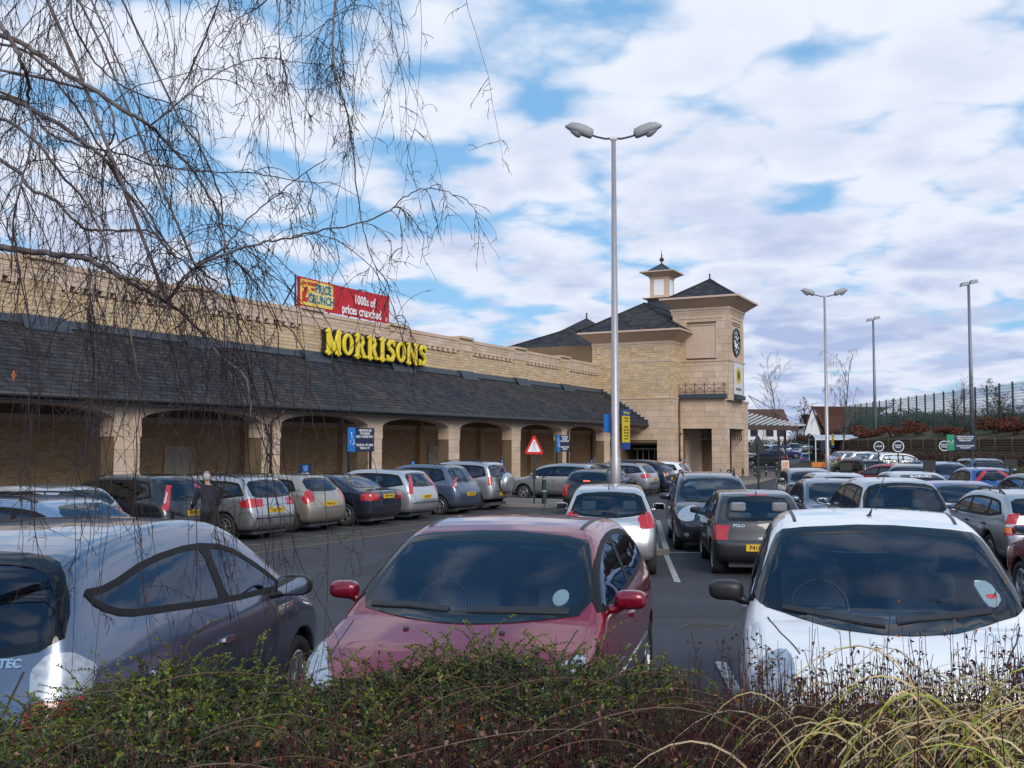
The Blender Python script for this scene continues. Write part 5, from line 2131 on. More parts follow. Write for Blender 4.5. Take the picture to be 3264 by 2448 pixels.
def hip_roof(root, x0, x1, y0, y1, z0, zr, ridge=None, expo=.27, wid=.36, limit=300, sides='SEWN'):
    """hip roof over a rectangle; ridge = ((x, y), (x, y)) or None for a pyramid"""
    cx_, cy_ = (x0 + x1) / 2, (y0 + y1) / 2
    r0, r1 = ridge or ((cx_, cy_), (cx_, cy_))
    A, B, C_, D_ = Vector((x0, y0, z0)), Vector((x1, y0, z0)), Vector((x1, y1, z0)), Vector((x0, y1, z0))
    R0, R1 = Vector((*r0, zr)), Vector((*r1, zr))
    m = MB()
    m.add([A, B, C_, D_, R0, R1], [(0, 1, 4), (1, 2, 5, 4), (2, 3, 5), (3, 0, 4, 5), (3, 2, 1, 0)])
    part_of(m, 'roof_deck', GUTTER, root)
    its = []
    for key_, a, b, t0, t1 in (('S', A, B, R0, R0), ('E', B, C_, R0, R1), ('N', C_, D_, R1, R1), ('W', D_, A, R1, R0)):
        if key_ not in sides:
            continue
        al = (b - a)
        L_ = al.length
        ah = al.normalized()
        # slope direction: perpendicular to the eave within the plane
        q = t0 - a
        foot = q.dot(ah)
        s = q - ah * foot
        sl_ = s.length
        f0, f1 = (t0 - a).dot(ah), (t1 - a).dot(ah)
        def clip(u_, v_, f0=f0, f1=f1, sl_=sl_, L_=L_):
            t = v_ / sl_
            lo, hi = min(f0, f1) * t if key_ else 0, 0
            lo = f0 * t
            hi = L_ + (f1 - L_) * t
            return lo - .02 < u_ < hi + .02 and t < 1
        its += slate_plane(a, ah, s, L_, sl_, expo, wid, clip, seed=int(L_ * 10))
    lay(root, 'slate', off_r(its, root), SLATE, eye=Vector((0, 0, 2.25)) - root.location, limit=limit)
    m = MB()
    for p, q in ((A, R0), (B, R0), (C_, R1), (D_, R1), (R0, R1)):
        if (p - q).length > .1:
            m.tube([p + Vector((0, 0, .03)), q + Vector((0, 0, .03))], .07, 6)
    part_of(m, 'hip_tile', SLATE, root, True)


flare_cornice(blockb, BX0 + .1, BX1 + .12, BY0 - .12, BY1, 9.35, 9.98, .80, .12)
hip_roof(blockb, BX0 - .85, BX1 + .9, BY0 - .9, BY1 + 1, 10.11, 12.55, ((-24.85, 70.9), (-24.85, 79.5)), limit=300, sides='SEW')

# ================================================================== clock tower
tower = empty('clock_tower', (-20.2, 71.5, -.6), label='square clock tower over the store entrance with pyramid slate roof', cat='tower')
TX0, TX1, TY0, TY1 = -22.20, -18.25, 69.28, 73.3
m = MB().box(TX0, TX1, TY0, TY1, 5.3, 11.75)
part_of(m, 'tower_core', MORTAR, tower)
its = course_wall((TX0, TY0, 0), (1, 0, 0), (0, -1, 0), TX1 - TX0, 5.3, 8.0, .40, .80, .05, seed=301, jitter=.003)
its += course_wall((TX1, TY0, 0), (0, 1, 0), (1, 0, 0), TY1 - TY0, 5.3, 8.0, .40, .80, .05, seed=302, jitter=.003)
hole = [(-21.2 - TX0, -19.1 - TX0, 8.31, 10.53)]
its += course_wall((TX0, TY0, 0), (1, 0, 0), (0, -1, 0), TX1 - TX0, 8.12, 11.3, .53, .80, .05, holes=hole, seed=303, jitter=.003)
its += course_wall((TX1, TY0, 0), (0, 1, 0), (1, 0, 0), TY1 - TY0, 8.12, 11.3, .53, .95, .05, holes=[(.85, 3.1, 8.2, 10.6)], seed=304, jitter=.003)
lay(tower, 'ashlar_block', off_r(its, tower), ASHLAR)
m = MB().box(-21.2, -19.1, TY0 - .03, TY0 - .001, 8.31, 10.53)
part_of(m, 'blank_panel', RENDER, tower)
m = MB().box(TX1 + .001, TX1 + .02, TY0 + .85, TY0 + 3.1, 8.2, 10.6)
part_of(m, 'clock_panel', RENDER, tower)
m = MB()
for a, b, z0, z1 in ((-21.27, -19.03, 8.24, 8.31), (-21.27, -19.03, 10.53, 10.60), (-21.27, -21.2, 8.31, 10.53), (-19.1, -19.03, 8.31, 10.53),
                     (-21.72, -18.62, 11.0, 11.06)):
    m.box(a, b, TY0 - .085, TY0 - .051, z0, z1)
for a, b, z0, z1 in ((.78, 3.17, 8.13, 8.2), (.78, 3.17, 10.6, 10.67), (.5, 3.5, 11.0, 11.06)):
    m.box(TX1 + .051, TX1 + .085, TY0 + a, TY0 + b, z0, z1)
part_of(m, 'panel_moulding', ASHLAR, tower)
for z0, z1, p_ in ((8.0, 8.12, .10), (11.3, 11.45, .07), (11.45, 11.62, .10), (11.60, 11.74, .16)):
    m = MB().box(TX0 - p_, TX1 + p_, TY0 - p_, TY1 + p_, z0, z1)
    part_of(m, 'string_course', ASHLAR, tower)
flare_cornice(tower, TX0 + .1, TX1 + .14, TY0 - .14, TY1 + .1, 11.745, 12.33, .74, .13)
hip_roof(tower, TX0 - .25, TX1 + .55, TY0 - .5, TY1 + .45, 12.465, 14.0, None, .22, .30)
m = MB()
m.lathe([(.28, 13.86), (.20, 14.0), (.05, 14.12)], 10, 'Z', c=((TX0 + TX1) / 2 + .15, (TY0 + TY1) / 2, 0))
m.tube([((TX0 + TX1) / 2 + .15, (TY0 + TY1) / 2, 14.05), ((TX0 + TX1) / 2 + .15, (TY0 + TY1) / 2, 14.45)], [.05, .06], 8)
part_of(m, 'finial', BROWNPIPE, tower, True)
# lower porch: corner piers, lintels, openings
PX0, PX1, PY0, PY1 = -21.62, -18.50, 69.0, 75.3
m = MB()
def pier(x0, x1, y0, y1, z1=3.42):
    m.box(x0, x1, y0, y1, -.65, z1)
pier(PX0, -21.45, PY0, PY0 + .6)
pier(-19.40, PX1, PY0, PY0 + 1.06)
pier(-19.40, PX1, 74.12, PY1)
pier(PX0, -21.0, 74.12, PY1)
m.box(PX0, PX1, PY0, PY1, 3.42, 5.30)
part_of(m, 'porch_core', MORTAR, tower)
its = course_wall((PX0, PY0, 0), (1, 0, 0), (0, -1, 0), PX1 - PX0, -.65, 5.15, .40, .90, .05, holes=[(.17, 2.22, -1, 3.42)], seed=311, jitter=.003)
its += course_wall((PX1, PY0, 0), (0, 1, 0), (1, 0, 0), PY1 - PY0, -.65, 5.15, .40, .90, .05, holes=[(1.06, 5.12, -1, 3.42)], seed=312, jitter=.003)
its += course_wall((-19.40, PY0 + 1.06, 0), (0, -1, 0), (-1, 0, 0), 1.06, -.65, 3.42, .40, .90, .02, seed=313, jitter=.003)
its += course_wall((-19.40, 74.12, 0), (1, 0, 0), (0, -1, 0), .9, -.65, 3.42, .40, .90, .02, seed=314, jitter=.003)
lay(tower, 'porch_block', off_r(its, tower), ASHLAR)
for z0, z1, p_ in ((5.15, 5.26, .07), (5.26, 5.40, .12)):
    m = MB().box(PX0, PX1 + p_, PY0 - p_, PY1 + p_, z0, z1)
    part_of(m, 'porch_cornice', ASHLAR, tower)
m = MB().box(-21.95, -18.35, PY0 - .35, PY0 + .3, 5.405, 5.72)
part_of(m, 'balcony_slab', LEAD, tower)
RUST = mat("rust brown iron", (.10, .05, .03), .6, noise=.2)
m = MB()
yb = PY0 - .28
n = 5
x0_, x1_ = -21.85, -18.45
for z in (5.86, 6.38):
    m.bar((x0_, yb, z), (x1_, yb, z), .035)
    m.bar((x1_, yb, z), (x1_, TY0 - .06, z), .035)
for k in range(n + 1):
    x = x0_ + (x1_ - x0_) * k / n
    m.bar((x, yb, 5.72), (x, yb, 6.52), .045)
    if k < n:
        xb = x0_ + (x1_ - x0_) * (k + 1) / n
        m.bar((x, yb, 5.86), (xb, yb, 6.38), .025)
        m.bar((x, yb + .01, 6.38), (xb, yb + .01, 5.86), .025)
        m.lathe([(.06, -.012), (.06, .012)], 10, 'Y', c=((x + xb) / 2, yb, 6.12))
part_of(m, 'balcony_railing', RUST, tower)
# lattice grilles in the openings
m = MB()
def lattice(p0, p1, z0, z1, n):
    p0, p1 = Vector(p0), Vector(p1)
    for z in (z0, z1):
        m.bar(p0 + Vector((0, 0, z)), p1 + Vector((0, 0, z)), .05)
    for k in range(n + 1):
        q = p0 + (p1 - p0) * k / n
        m.bar(q + Vector((0, 0, z0)), q + Vector((0, 0, z1)), .035)
        if k < n:
            q2 = p0 + (p1 - p0) * (k + 1) / n
            m.bar(q + Vector((0, 0, z0)), q2 + Vector((0, 0, z1)), .02)
            m.bar(q + Vector((0, 0, z1)), q2 + Vector((0, 0, z0)), .02)
lattice((-21.44, PY0 + .15, 0), (-19.42, PY0 + .15, 0), 2.60, 3.32, 4)
lattice((PX1 - .15, PY0 + 1.08, 0), (PX1 - .15, 74.1, 0), 2.60, 3.32, 7)
part_of(m, 'lattice_grille', GUTTER, tower)
m = MB().box(PX0 - .0, -18.6, 75.31, 75.4, -.6, 3.5).box(-21.7, PX0, PY0 + .6, 75.3, -.6, 3.5)
part_of(m, 'porch_back_wall', RENDER, tower)
m = MB().box(-20.5, -19.9, 75.24, 75.30, .35, 1.9)
part_of(m, 'yellow_poster', YELLOWB, tower)
m = MB().box(-20.5, -19.9, 75.235, 75.302, 1.55, 1.9)
part_of(m, 'poster_heading', NAVYB, tower)
m = MB()
m.tube([(-21.60, 68.62, 5.6), (-21.60, 68.62, -.5)], .055, 8)
for z in (1.2, 3.0):
    m.box(-21.7, -21.5, 68.6, 68.95, z, z + .05)
part_of(m, 'downpipe', BROWNPIPE, tower, True)
# clock
ck = (TX1 + .02, 71.12, 9.42)
m = MB().lathe([(.001, .03), (.92, .03), (.99, .06), (.99, .12), (.90, .12), (.88, .07)], 40, 'X', c=ck)
part_of(m, 'clock_face', BLACK, tower)
m = MB()
for k in range(12):
    a = pi * k / 6
    c = Vector((ck[0] + .055, ck[1] + sin(a) * .72, ck[2] + cos(a) * .72))
    d = Vector((0, sin(a), cos(a)))
    s = Vector((0, cos(a), -sin(a)))
    l = .13
    m.add([c - d * l - s * .055, c - d * l + s * .055, c + d * l + s * .085, c + d * l - s * .085], [(0, 1, 2, 3)])
m.lathe([(.42, .052), (.46, .052), (.46, .055), (.42, .055)], 30, 'X', c=ck)
m.lathe([(.001, .050), (.40, .050)], 30, 'X', c=ck)
part_of(m, 'clock_marks', WINK, tower)
m = MB()
m.bar((ck[0] + .09, ck[1] - .05, ck[2]), (ck[0] + .09, ck[1] + .62, ck[2] - .02), .02, .07, up=(1, 0, 0))
m.bar((ck[0] + .10, ck[1] + .05, ck[2]), (ck[0] + .10, ck[1] - .42, ck[2] + .28), .02, .09, up=(1, 0, 0))
part_of(m, 'clock_hands', BLACK, tower)
# hanging logo board on the side of the tower
lb = empty('logo_board', (TX1 + .08, 71.42, 5.45), label='white board with yellow oval and M hanging under the tower clock', cat='sign')
m = MB().box(.0, .05, -1.12, 1.12, .30, 2.50)
m.build('board', mat("board white", (.62, .62, .64), .5, noise=.05), lb)
m = MB().prism([(.72 * cos(t), 1.62 + .62 * sin(t)) for t in np.linspace(0, 2 * pi, 33)[:-1]], 'X', .052, .060)
m.build('yellow_oval', YELLOWB, lb)
lettering('board_letter', "M", lb, (.064, 0, 1.62), (0, 1, 0), (0, 0, 1), 1.0, mat("letter green", (.02, .07, .05), .5), bold=.03, wscale=.95)
lettering('board_lettering', "MORRISONS", lb, (.054, 0, .66), (0, 1, 0), (0, 0, 1), .27, mat("letter green", (.02, .07, .05), .5), bold=.008, wscale=1.0)
m = MB().box(-.02, .25, -1.1, 1.15, -.05, .22)
m.build('board_ledge', LEAD, lb)

# ================================================================== lantern and rear hall roofs
lan = empty('roof_lantern', (-26.8, 80.8, 12.2), label='small square lantern with white panels and ball finial above the roofs', cat='lantern')
lx, ly, hw_ = -26.80, 80.8, .78
m = MB().box(lx - hw_, lx + hw_, ly - hw_, ly + hw_, 14.3, 15.92)
part_of(m, 'lantern_body', RENDER, lan)
m = MB()
for sx, sy in ((0, -1), (1, 0)):
    if sx:
        m.box(lx + hw_ + .001, lx + hw_ + .02, ly - .42, ly + .42, 14.5, 15.8)
    else:
        m.box(lx - .42, lx + .42, ly - hw_ - .02, ly - hw_ - .001, 14.5, 15.8)
part_of(m, 'white_panel', WINK, lan)
m = MB().box(lx - hw_ - .05, lx + hw_ + .05, ly - hw_ - .05, ly + hw_ + .05, 15.9, 15.99)
part_of(m, 'lantern_band', ASHLAR, lan)
flare_cornice(lan, lx - hw_, lx + hw_, ly - hw_, ly + hw_, 15.99, 16.36, .62, .09)
m = MB()
m.add([(lx - 1.0, ly - 1.0, 16.46), (lx + 1.0, ly - 1.0, 16.46), (lx + 1.0, ly + 1.0, 16.46), (lx - 1.0, ly + 1.0, 16.46), (lx, ly, 17.22)], [(0, 1, 4), (1, 2, 4), (2, 3, 4), (3, 0, 4), (3, 2, 1, 0)])
for a, b in ((-1, -1), (1, -1), (1, 1), (-1, 1)):
    m.tube([(lx + a, ly + b, 16.48), (lx, ly, 17.24)], .035, 5)
part_of(m, 'lead_roof', LEAD, lan)
m = MB().lathe([(.10, 17.1), (.06, 17.3), (.05, 17.38), (.16, 17.46), (.20, 17.56), (.16, 17.68), (.05, 17.76), (.07, 17.9), (.035, 18.0), (.004, 18.45)], 14, 'Z', c=(lx, ly, 0))
part_of(m, 'finial', BROWNPIPE, lan, True)
flare_cornice(lan, lx - hw_ - .05, lx + hw_ + .05, ly - hw_ - .05, ly + hw_ + .05, 14.05, 14.22, .42, .06)
m = MB().box(lx - .95, lx + 1.6, ly - .95, ly + .95, 11.2, 14.04)
part_of(m, 'lead_pedestal', LEAD, lan)

hall = empty('rear_hall', (-34, 79, 0), label='lower hall behind the parapet with a slate hip roof and small pyramid', cat='building')
m = MB().box(-41, -29.2, 74.2, 92, 6, 9.5)
part_of(m, 'hall_wall', RENDER, hall)
flare_cornice(hall, -41, -29.2, 74.3, 92, 9.2, 9.55, .5, .10)
hip_roof(hall, -39.4, -28.4, 73.7, 93, 9.66, 12.05, ((-34.2, 79.2), (-34.2, 88)), expo=.3, wid=.42, limit=200, sides='SEW')
m = MB().add([(-35.6, 79.6, 11.9), (-32.0, 79.6, 11.9), (-32.0, 83.2, 11.9), (-35.6, 83.2, 11.9), (-33.8, 81.4, 13.15)], [(0, 1, 4), (1, 2, 4), (2, 3, 4), (3, 0, 4)])
part_of(m, 'pyramid_cap', SLATE, hall)
m = MB().tube([(-33.8, 81.4, 13.0), (-33.8, 81.4, 13.6)], .07, 8)
part_of(m, 'finial', BROWNPIPE, hall, True)
m = MB().box(-60, -27.55, WY0, 79, 3.0, 7.2)
part_of(m, 'flat_roof_mass', RENDER, hall)

# canopy with cables beyond the tower
can = empty('trolley_canopy', (-18, 81, -.5), label='low slatted canopy hung from cables beyond the clock tower', cat='canopy')
m = MB()
for k in range(14):
    y = 76.6 + k * .62
    q = k / 13
    m.bar((-21.4 + 5.2 * q, 78.6 + 3.0 * q, 3.86 - .12 * q), (-21.4 + 5.6 * q, 86.0 - 3.0 * q, 5.0 - 1.2 * q), .09, .10)
m.build('glazing_bar', mat("pale glazing bar", (.62, .62, .64), .4), can).location = -can.location
m = MB()
m.add([(-21.5, 78.5, 3.78), (-16.1, 81.5, 3.66), (-15.7, 83.1, 3.74), (-21.5, 86.1, 4.94), (-21.5, 78.5, 3.72), (-16.1, 81.5, 3.60), (-15.7, 83.1, 3.68), (-21.5, 86.1, 4.88)],
      [(0, 1, 2, 3), (7, 6, 5, 4), (0, 4, 5, 1), (1, 5, 6, 2), (2, 6, 7, 3), (3, 7, 4, 0)])
part_of(m, 'canopy_sheet', GUTTER, can)
m = MB()
for k in range(5):
    q = k / 4
    m.bar((-21.4 + 5.0 * q, 78.8 + 2.9 * q, 3.55 - .05 * q), (-21.4 + 5.4 * q, 85.8 - 2.9 * q, 4.7 - 1.1 * q), .14, .24)
m.bar((-21.5, 78.45, 3.60), (-16.0, 81.5, 3.46), .12, .26)
for y in (80.8, 83.2):
    m.tube([(-17.4, y, 3.5), (-17.4, y, -.5)], .07, 8)
part_of(m, 'timber_beam', BROWNPIPE, can)
m = MB()
for q in ((-16.1, 81.6, 3.8), (-17.6, 81.2, 4.0), (-16.0, 83.0, 3.9), (-18.8, 82.8, 4.3)):
    m.tube([(-18.45, 75.4, 5.9), q], .022, 4)
part_of(m, 'cable', GREYPOLE, can)
# ================================================================== lamps, signs, posts
def street_lamp(x, y, label, with_boards=None):
    z0 = ground_z(x, y)
    root = empty('street_lamp', (x, y, z0), rz=CAM_YAW - .02, label=label, cat='lamp post', group='twin-headed lamp posts of the car park')
    H = 10.0 - z0
    m = MB().tube([(0, 0, 0), (0, 0, 1.9), (0, 0, 1.95), (0, 0, H)], [.13, .13, .105, .055], 12)
    m.build('post', GREYPOLE, root, True)
    m = MB().box(-.09, .09, -.05, .05, H - .03, H + .04)
    m.build('post_cap', GREYPOLE, root)
    m = MB()
    for s in (-1, 1):
        m.tube([(0, 0, H + .01), (s * .2, 0, H + .0), (s * .42, 0, H + .05), (s * .60, 0, H + .11)], .026, 8)
    m.build('bracket_arm', LEAD, root, True)
    HB = mat("lamp housing", (.30, .31, .33), .55, noise=.25, nscale=14)
    for s in (-1, 1):
        hd = MB()
        a = radians(20) * s
        def T(u_, v_, w_):
            px_, pz_ = s * .52 + s * u_ * cos(abs(a)) - 0 * w_, H + .12 + u_ * sin(abs(a)) * .9
            return (px_ - s * w_ * sin(abs(a)), v_, pz_ + w_ * cos(abs(a)))
        secs = [(0, .06, -.10, .05), (.04, .10, -.13, .12), (.22, .125, -.12, .155), (.46, .13, -.10, .16), (.62, .11, -.08, .12), (.72, .06, -.05, .02), (.75, .02, -.03, -.01)]
        vs, fs = [], []
        K = 10
        for (u_, hw2, lo, hi) in secs:
            for k in range(K):
                t = 2 * pi * k / K
                c_, s_ = cos(t), sin(t)
                vs.append(T(u_, hw2 * (abs(c_) ** .7) * (1 if c_ > 0 else -1), (hi if s_ > 0 else -lo * -1 if False else (hi if s_ > 0 else -lo)) * abs(s_) ** .7 * (1 if s_ > 0 else -1)))
        for i in range(len(secs) - 1):
            for k in range(K):
                fs.append((i * K + k, i * K + (k + 1) % K, (i + 1) * K + (k + 1) % K, (i + 1) * K + k))
        hd.add(vs, fs + [tuple(range(K)), tuple(range((len(secs) - 1) * K, len(secs) * K))])
        ho = hd.build('lamp_head', HB, root, True)
        bw = MB()
        vs, fs = [], []
        secs = [(.26, .02, -.10), (.30, .08, -.20), (.40, .10, -.20), (.52, .09, -.15), (.66, .03, -.06)]
        for (u_, hw2, lo) in secs:
            for k in range(K):
                t = 2 * pi * k / K
                vs.append(T(u_, hw2 * cos(t), -.04 + (lo + .04) * max(0, -sin(t)) + .02 * max(0, sin(t))))
        for i in range(len(secs) - 1):
            for k in range(K):
                fs.append((i * K + k, i * K + (k + 1) % K, (i + 1) * K + (k + 1) % K, (i + 1) * K + k))
        bw.add(vs, fs + [tuple(range(K)), tuple(range((len(secs) - 1) * K, len(secs) * K))])
        bw.build('lamp_bowl', CLEARLENS, ho, True)
    return root


l1 = street_lamp(-9.21, 24.01, 'tall galvanised twin-headed lamp post just behind the square-on silver hatchback')
l2 = street_lamp(-9.35, 54.91, 'twin-headed lamp post farther off beside the trolley shelter')


def board(name, label, cat, loc, rz, w, h, mt, frame=None, group=None):
    root = empty(name, loc, rz, label=label, cat=cat, group=group)
    m = MB().box(-w / 2, w / 2, -.012, .012, 0, h)
    m.build('panel', mt, root)
    return root


# boards hung on the lamp posts
def post_board(x, y, z, rz, label, w=.42, h=1.0, txt=True):
    b = empty('post_sign', (x, y, z), rz, label=label, cat='sign')
    m = MB().box(-w / 2, w / 2, -.012, .012, 0, h)
    m.build('panel', YELLOWB, b)
    m = MB().box(-w / 2 - .004, w / 2 + .004, -.018, .018, h * .85, h + .01).box(-w / 2 - .004, w / 2 + .004, -.018, .018, -.01, h * .17)
    m.build('blue_band', mat("sign blue", (.01, .05, .22), .4), b)
    lettering('sign_lettering', "Welcome", b, (0, -.020, h * .925), (1, 0, 0), (0, 0, 1), .085, YELLOWB, bold=.002)
    for i, t in enumerate(("Customer", "Car Park", "", "Maximum", "stay 2 hours", "Please park", "in marked", "bays only")):
        if t:
            lettering('sign_lettering', t, b, (0, -.014, h * (.79 - .075 * i)), (1, 0, 0), (0, 0, 1), .06, INK, bold=.001)
    return b


post_board(-9.02, 24.26, 2.14, CAM_YAW + 1.0, 'yellow and blue notice fixed to the near lamp post', .40, .98)
b = empty('post_sign', (-9.42, 24.05, 2.55), CAM_YAW + 1.0, label='small blue board turned edge-on left of the near lamp post', cat='sign')
MB().box(-.2, .2, -.012, .012, 0, .46).build('panel', SKYB, b)
MB().box(-.03, .03, .0, .05, .1, .14).build('clamp', GREYPOLE, b)
post_board(-9.10, 55.15, 2.1, CAM_YAW + 1.0, 'yellow notice fixed to the far twin-headed lamp post', .36, .74)

DSX = -21.3


def wheelchair(parent, x, y, z, s, right, up, nrm, mt=WHITE_INK):
    """wheelchair-user pictogram from a ring, a head and bars"""
    R, U, Nn = Vector(right), Vector(up), Vector(nrm)
    O = Vector((x, y, z))
    P = lambda a, b, d=.0: O + R * a * s + U * b * s + Nn * (.004 + d)
    m = MB()
    pts = [P(.05 + .26 * cos(t), -.18 + .26 * sin(t)) for t in np.linspace(radians(150), radians(400), 14)]
    for a, b in zip(pts[:-1], pts[1:]):
        m.bar(a, b, .004, .07 * s, up=Nn)
    hd = [P(-.06 + .085 * cos(t), .56 + .085 * sin(t)) for t in np.linspace(0, 2 * pi, 11)[:-1]]
    m.add(hd, [tuple(range(10))])
    for a, b in (((-.04, .45), (.0, .05)), ((.0, .05), (.22, .05)), ((.22, .05), (.32, -.34)), ((.32, -.34), (.42, -.30)), ((-.02, .25), (.18, .22))):
        m.bar(P(*a), P(*b), .004, .08 * s, up=Nn)
    m.build('wheelchair_symbol', mt, parent)


def big_disabled(x, y, label):
    z0 = ground_z(x, y)
    r = empty('parking_sign', (x, y, z0), label=label, cat='sign', group='large disabled parking boards in front of the arcade')
    m = MB()
    for yy in (.14, 1.46):
        m.bar((0, yy, -.05), (0, yy, 2.85), .07)
    m.build('sign_post', BLACKPOLE, r)
    zb = 2.0
    MB().box(.045, .07, 0, .42, zb, zb + .85).build('blue_panel', SKYB, r)
    MB().box(.040, .066, .42, 1.60, zb - .0, zb + .84).build('text_panel', NAVYB, r)
    wheelchair(r, .070, .21, zb + .42, .42, (0, 1, 0), (0, 0, 1), (1, 0, 0))
    for t, z in (("THESE SPACES ARE", .75), ("FOR DISABLED", .64), ("BADGE HOLDERS ONLY", .53), ("PLEASE DO NOT ABUSE", .23), ("THIS FACILITY", .12)):
        lettering('sign_lettering', t, r, (.068, 1.01, zb + z), (0, 1, 0), (0, 0, 1), .115, WHITE_INK, bold=.002, wscale=.85)
    return r


big_disabled(DSX, 29.42, 'blue and navy disabled badge holder board on two posts behind the silver estates')
big_disabled(DSX, 47.15, 'blue and navy disabled badge holder board on two posts, the farther one near a downpipe')


def small_disabled(x, y, z, w, h, label, dark=True):
    r = empty('bay_marker', (x, y, ground_z(x, y)), label=label, cat='sign', group='small disabled bay markers on posts')
    zz = z - ground_z(x, y)
    m = MB().bar((0, 0, -.02), (0, 0, zz + h), .05)
    m.build('sign_post', BLACKPOLE, r)
    MB().box(.03, .05, -w / 2, w / 2, zz, zz + h).build('panel', NAVYB if dark else SKYB, r)
    MB().box(.051, .055, -w * .22, w * .22, zz + h * .32, zz + h * .92).build('blue_square', SKYB, r)
    wheelchair(r, .056, 0, zz + h * .60, h * .42, (0, 1, 0), (0, 0, 1), (1, 0, 0))
    lettering('sign_lettering', "BADGE HOLDERS", r, (.051, 0, zz + h * .16), (0, 1, 0), (0, 0, 1), h * .2, WHITE_INK, bold=.001, wscale=.7)
    return r


small_disabled(-21, 26.7, 1.25, .66, .36, 'small disabled bay marker above the beige-silver hatchback')
small_disabled(-21, 33.2, 1.38, .45, .24, 'small disabled bay marker above the blue-grey people carrier')
small_disabled(-21, 40.6, 1.36, .40, .24, 'small disabled bay marker above the roof of the silver four by four')
small_disabled(-21, 51.05, 1.17, .40, .28, 'small disabled bay marker left of the near lamp post')


def tri_sign(x, y, rz, label, front=True, h=2.64):
    z0 = ground_z(x, y)
    r = empty('warning_sign', (x, y, z0), rz, label=label, cat='sign')
    H = h - z0
    s = .37
    out = rounded([(-s, H - .74), (s, H - .74), (0, H)], .10, 2)
    inn = [(-s * .66, H - .655), (s * .66, H - .655), (0, H - .17)]
    m = MB().prism([tuple(p) for p in out], 'Y', -.012, .012)
    m.build('plate', mat("sign red", (.62, .012, .012), .4) if front else BLACKPOLE, r)
    m = MB().bar((0, .045, 0), (0, .045, H - .35), .06)
    m.box(-.07, .07, -.01, .08, 1.0, 1.35)
    m.build('sign_post', BLACKPOLE, r)
    if front:
        m = MB().prism(rounded(inn, .06, 1).tolist(), 'Y', -.018, -.0125)
        m.build('white_field', WINK, r)
        m = MB()
        zc = H - .50
        k = .62
        m.prism([(.028 * cos(t) + .005, zc + .235 * k + .026 * sin(t) + .045) for t in np.linspace(0, 2 * pi, 11)[:-1]], 'Y', -.023, -.0185)
        for a, b, w in (((0, .21), (.0, .02), .062), ((.0, .03), (-.085, -.18), .036), ((0, .03), (.07, -.08), .036), ((.07, -.08), (.085, -.19), .034), ((.0, .19), (.105, .09), .028), ((0, .19), (-.065, .12), .028), ((-.065, .12), (-.09, .04), .026), ((-.085, -.18), (-.12, -.17), .03), ((.085, -.19), (.13, -.18), .03)):
            m.bar((a[0] * k, -.021, zc + a[1] * k + .03), (b[0] * k, -.021, zc + b[1] * k + .03), .004, w * k * 1.2, up=(0, 1, 0))
        m.build('walking_figure', INK, r)
    return r


tri_sign(-16.04, 33.62, CAM_YAW, 'red triangular pedestrian warning sign on a black post by the green bollard')
tri_sign(-8.98, 38.08, CAM_YAW + pi, 'black back of a triangular sign on a black post behind the grey small hatchback', False, 2.66)


def bollard(x, y, label=None):
    z0 = ground_z(x, y) + .08
    r = empty('bollard', (x, y, z0), label=label, cat='bollard', group='green bollards with pale bands')
    MB().lathe([(.085, 0), (.085, .70), (.07, .92), (.075, .95), (.05, 1.0), (.001, 1.03)], 12, 'Z').build('post', GREENPOLE, r, True)
    MB().lathe([(.088, .46), (.088, .51)], 12, 'Z').lathe([(.078, .91), (.078, .95)], 12, 'Z').build('pale_band', CREAM, r)
    return r


bollard(-15.80, 33.95, 'green bollard with two pale bands beside the pedestrian warning sign')
for (x, y), w in zip(((-18.3, 73.0), (-17.6, 73.6), (-16.9, 74.1), (-16.3, 74.8), (-18.0, 66.0), (-17.3, 66.6), (-19.4, 65.6), (-20.4, 65.2)),
                     ('first bollard right of the tower pier', 'second bollard right of the tower pier', 'third bollard right of the tower pier', 'bollard beside the A-board', 'bollard on the kerb in front of the tower opening, rightmost pair, left one', 'bollard on the kerb in front of the tower opening, rightmost pair, right one', 'bollard just right of the person in pale clothes', 'bollard just left of the tower downpipe')):
    bollard(x, y, 'green ' + w)

# A-board and lowered orange boards
ab = empty('a_board', (-16.22, 77.3, ground_z(-16.2, 77.3) + .08), CAM_YAW, label='white A-board with orange poster standing by the far bollards', cat='sign')
MB().add([(-.27, -.2, .0), (.27, -.2, 0), (.27, -.02, 1.05), (-.27, -.02, 1.05), (-.27, .2, .0), (.27, .2, 0), (.27, .02, 1.05), (-.27, .02, 1.05)], [(0, 1, 2, 3), (5, 4, 7, 6), (3, 2, 6, 7)]).build('frame', WINK, ab)
MB().add([(-.22, -.19, .20), (.22, -.19, .20), (.22, -.045, .98), (-.22, -.045, .98)], [(0, 1, 2, 3)]).build('poster', mat("poster orange", (.55, .16, .05), .6, noise=.5, nscale=9, col2=(.6, .5, .4), cscale=7), ab)
ob = empty('barrier_board', (-13.4, 76.5, ground_z(-13.4, 76.5)), CAM_YAW, label='low orange and white barrier board by the far aisle', cat='barrier')
MB().box(-.75, .55, -.03, .03, .35, .72).build('orange_panel', mat("orange plastic", (.62, .18, .02), .5), ob)
MB().box(.57, 1.15, -.03, .03, .40, .80).build('white_panel', WINK, ob)
MB().bar((-.7, 0, 0), (-.7, 0, .4), .05).bar((.5, 0, 0), (.5, 0, .4), .05).bar((1.0, 0, 0), (1.0, 0, .4), .05).build('leg', BLACKPOLE, ob)


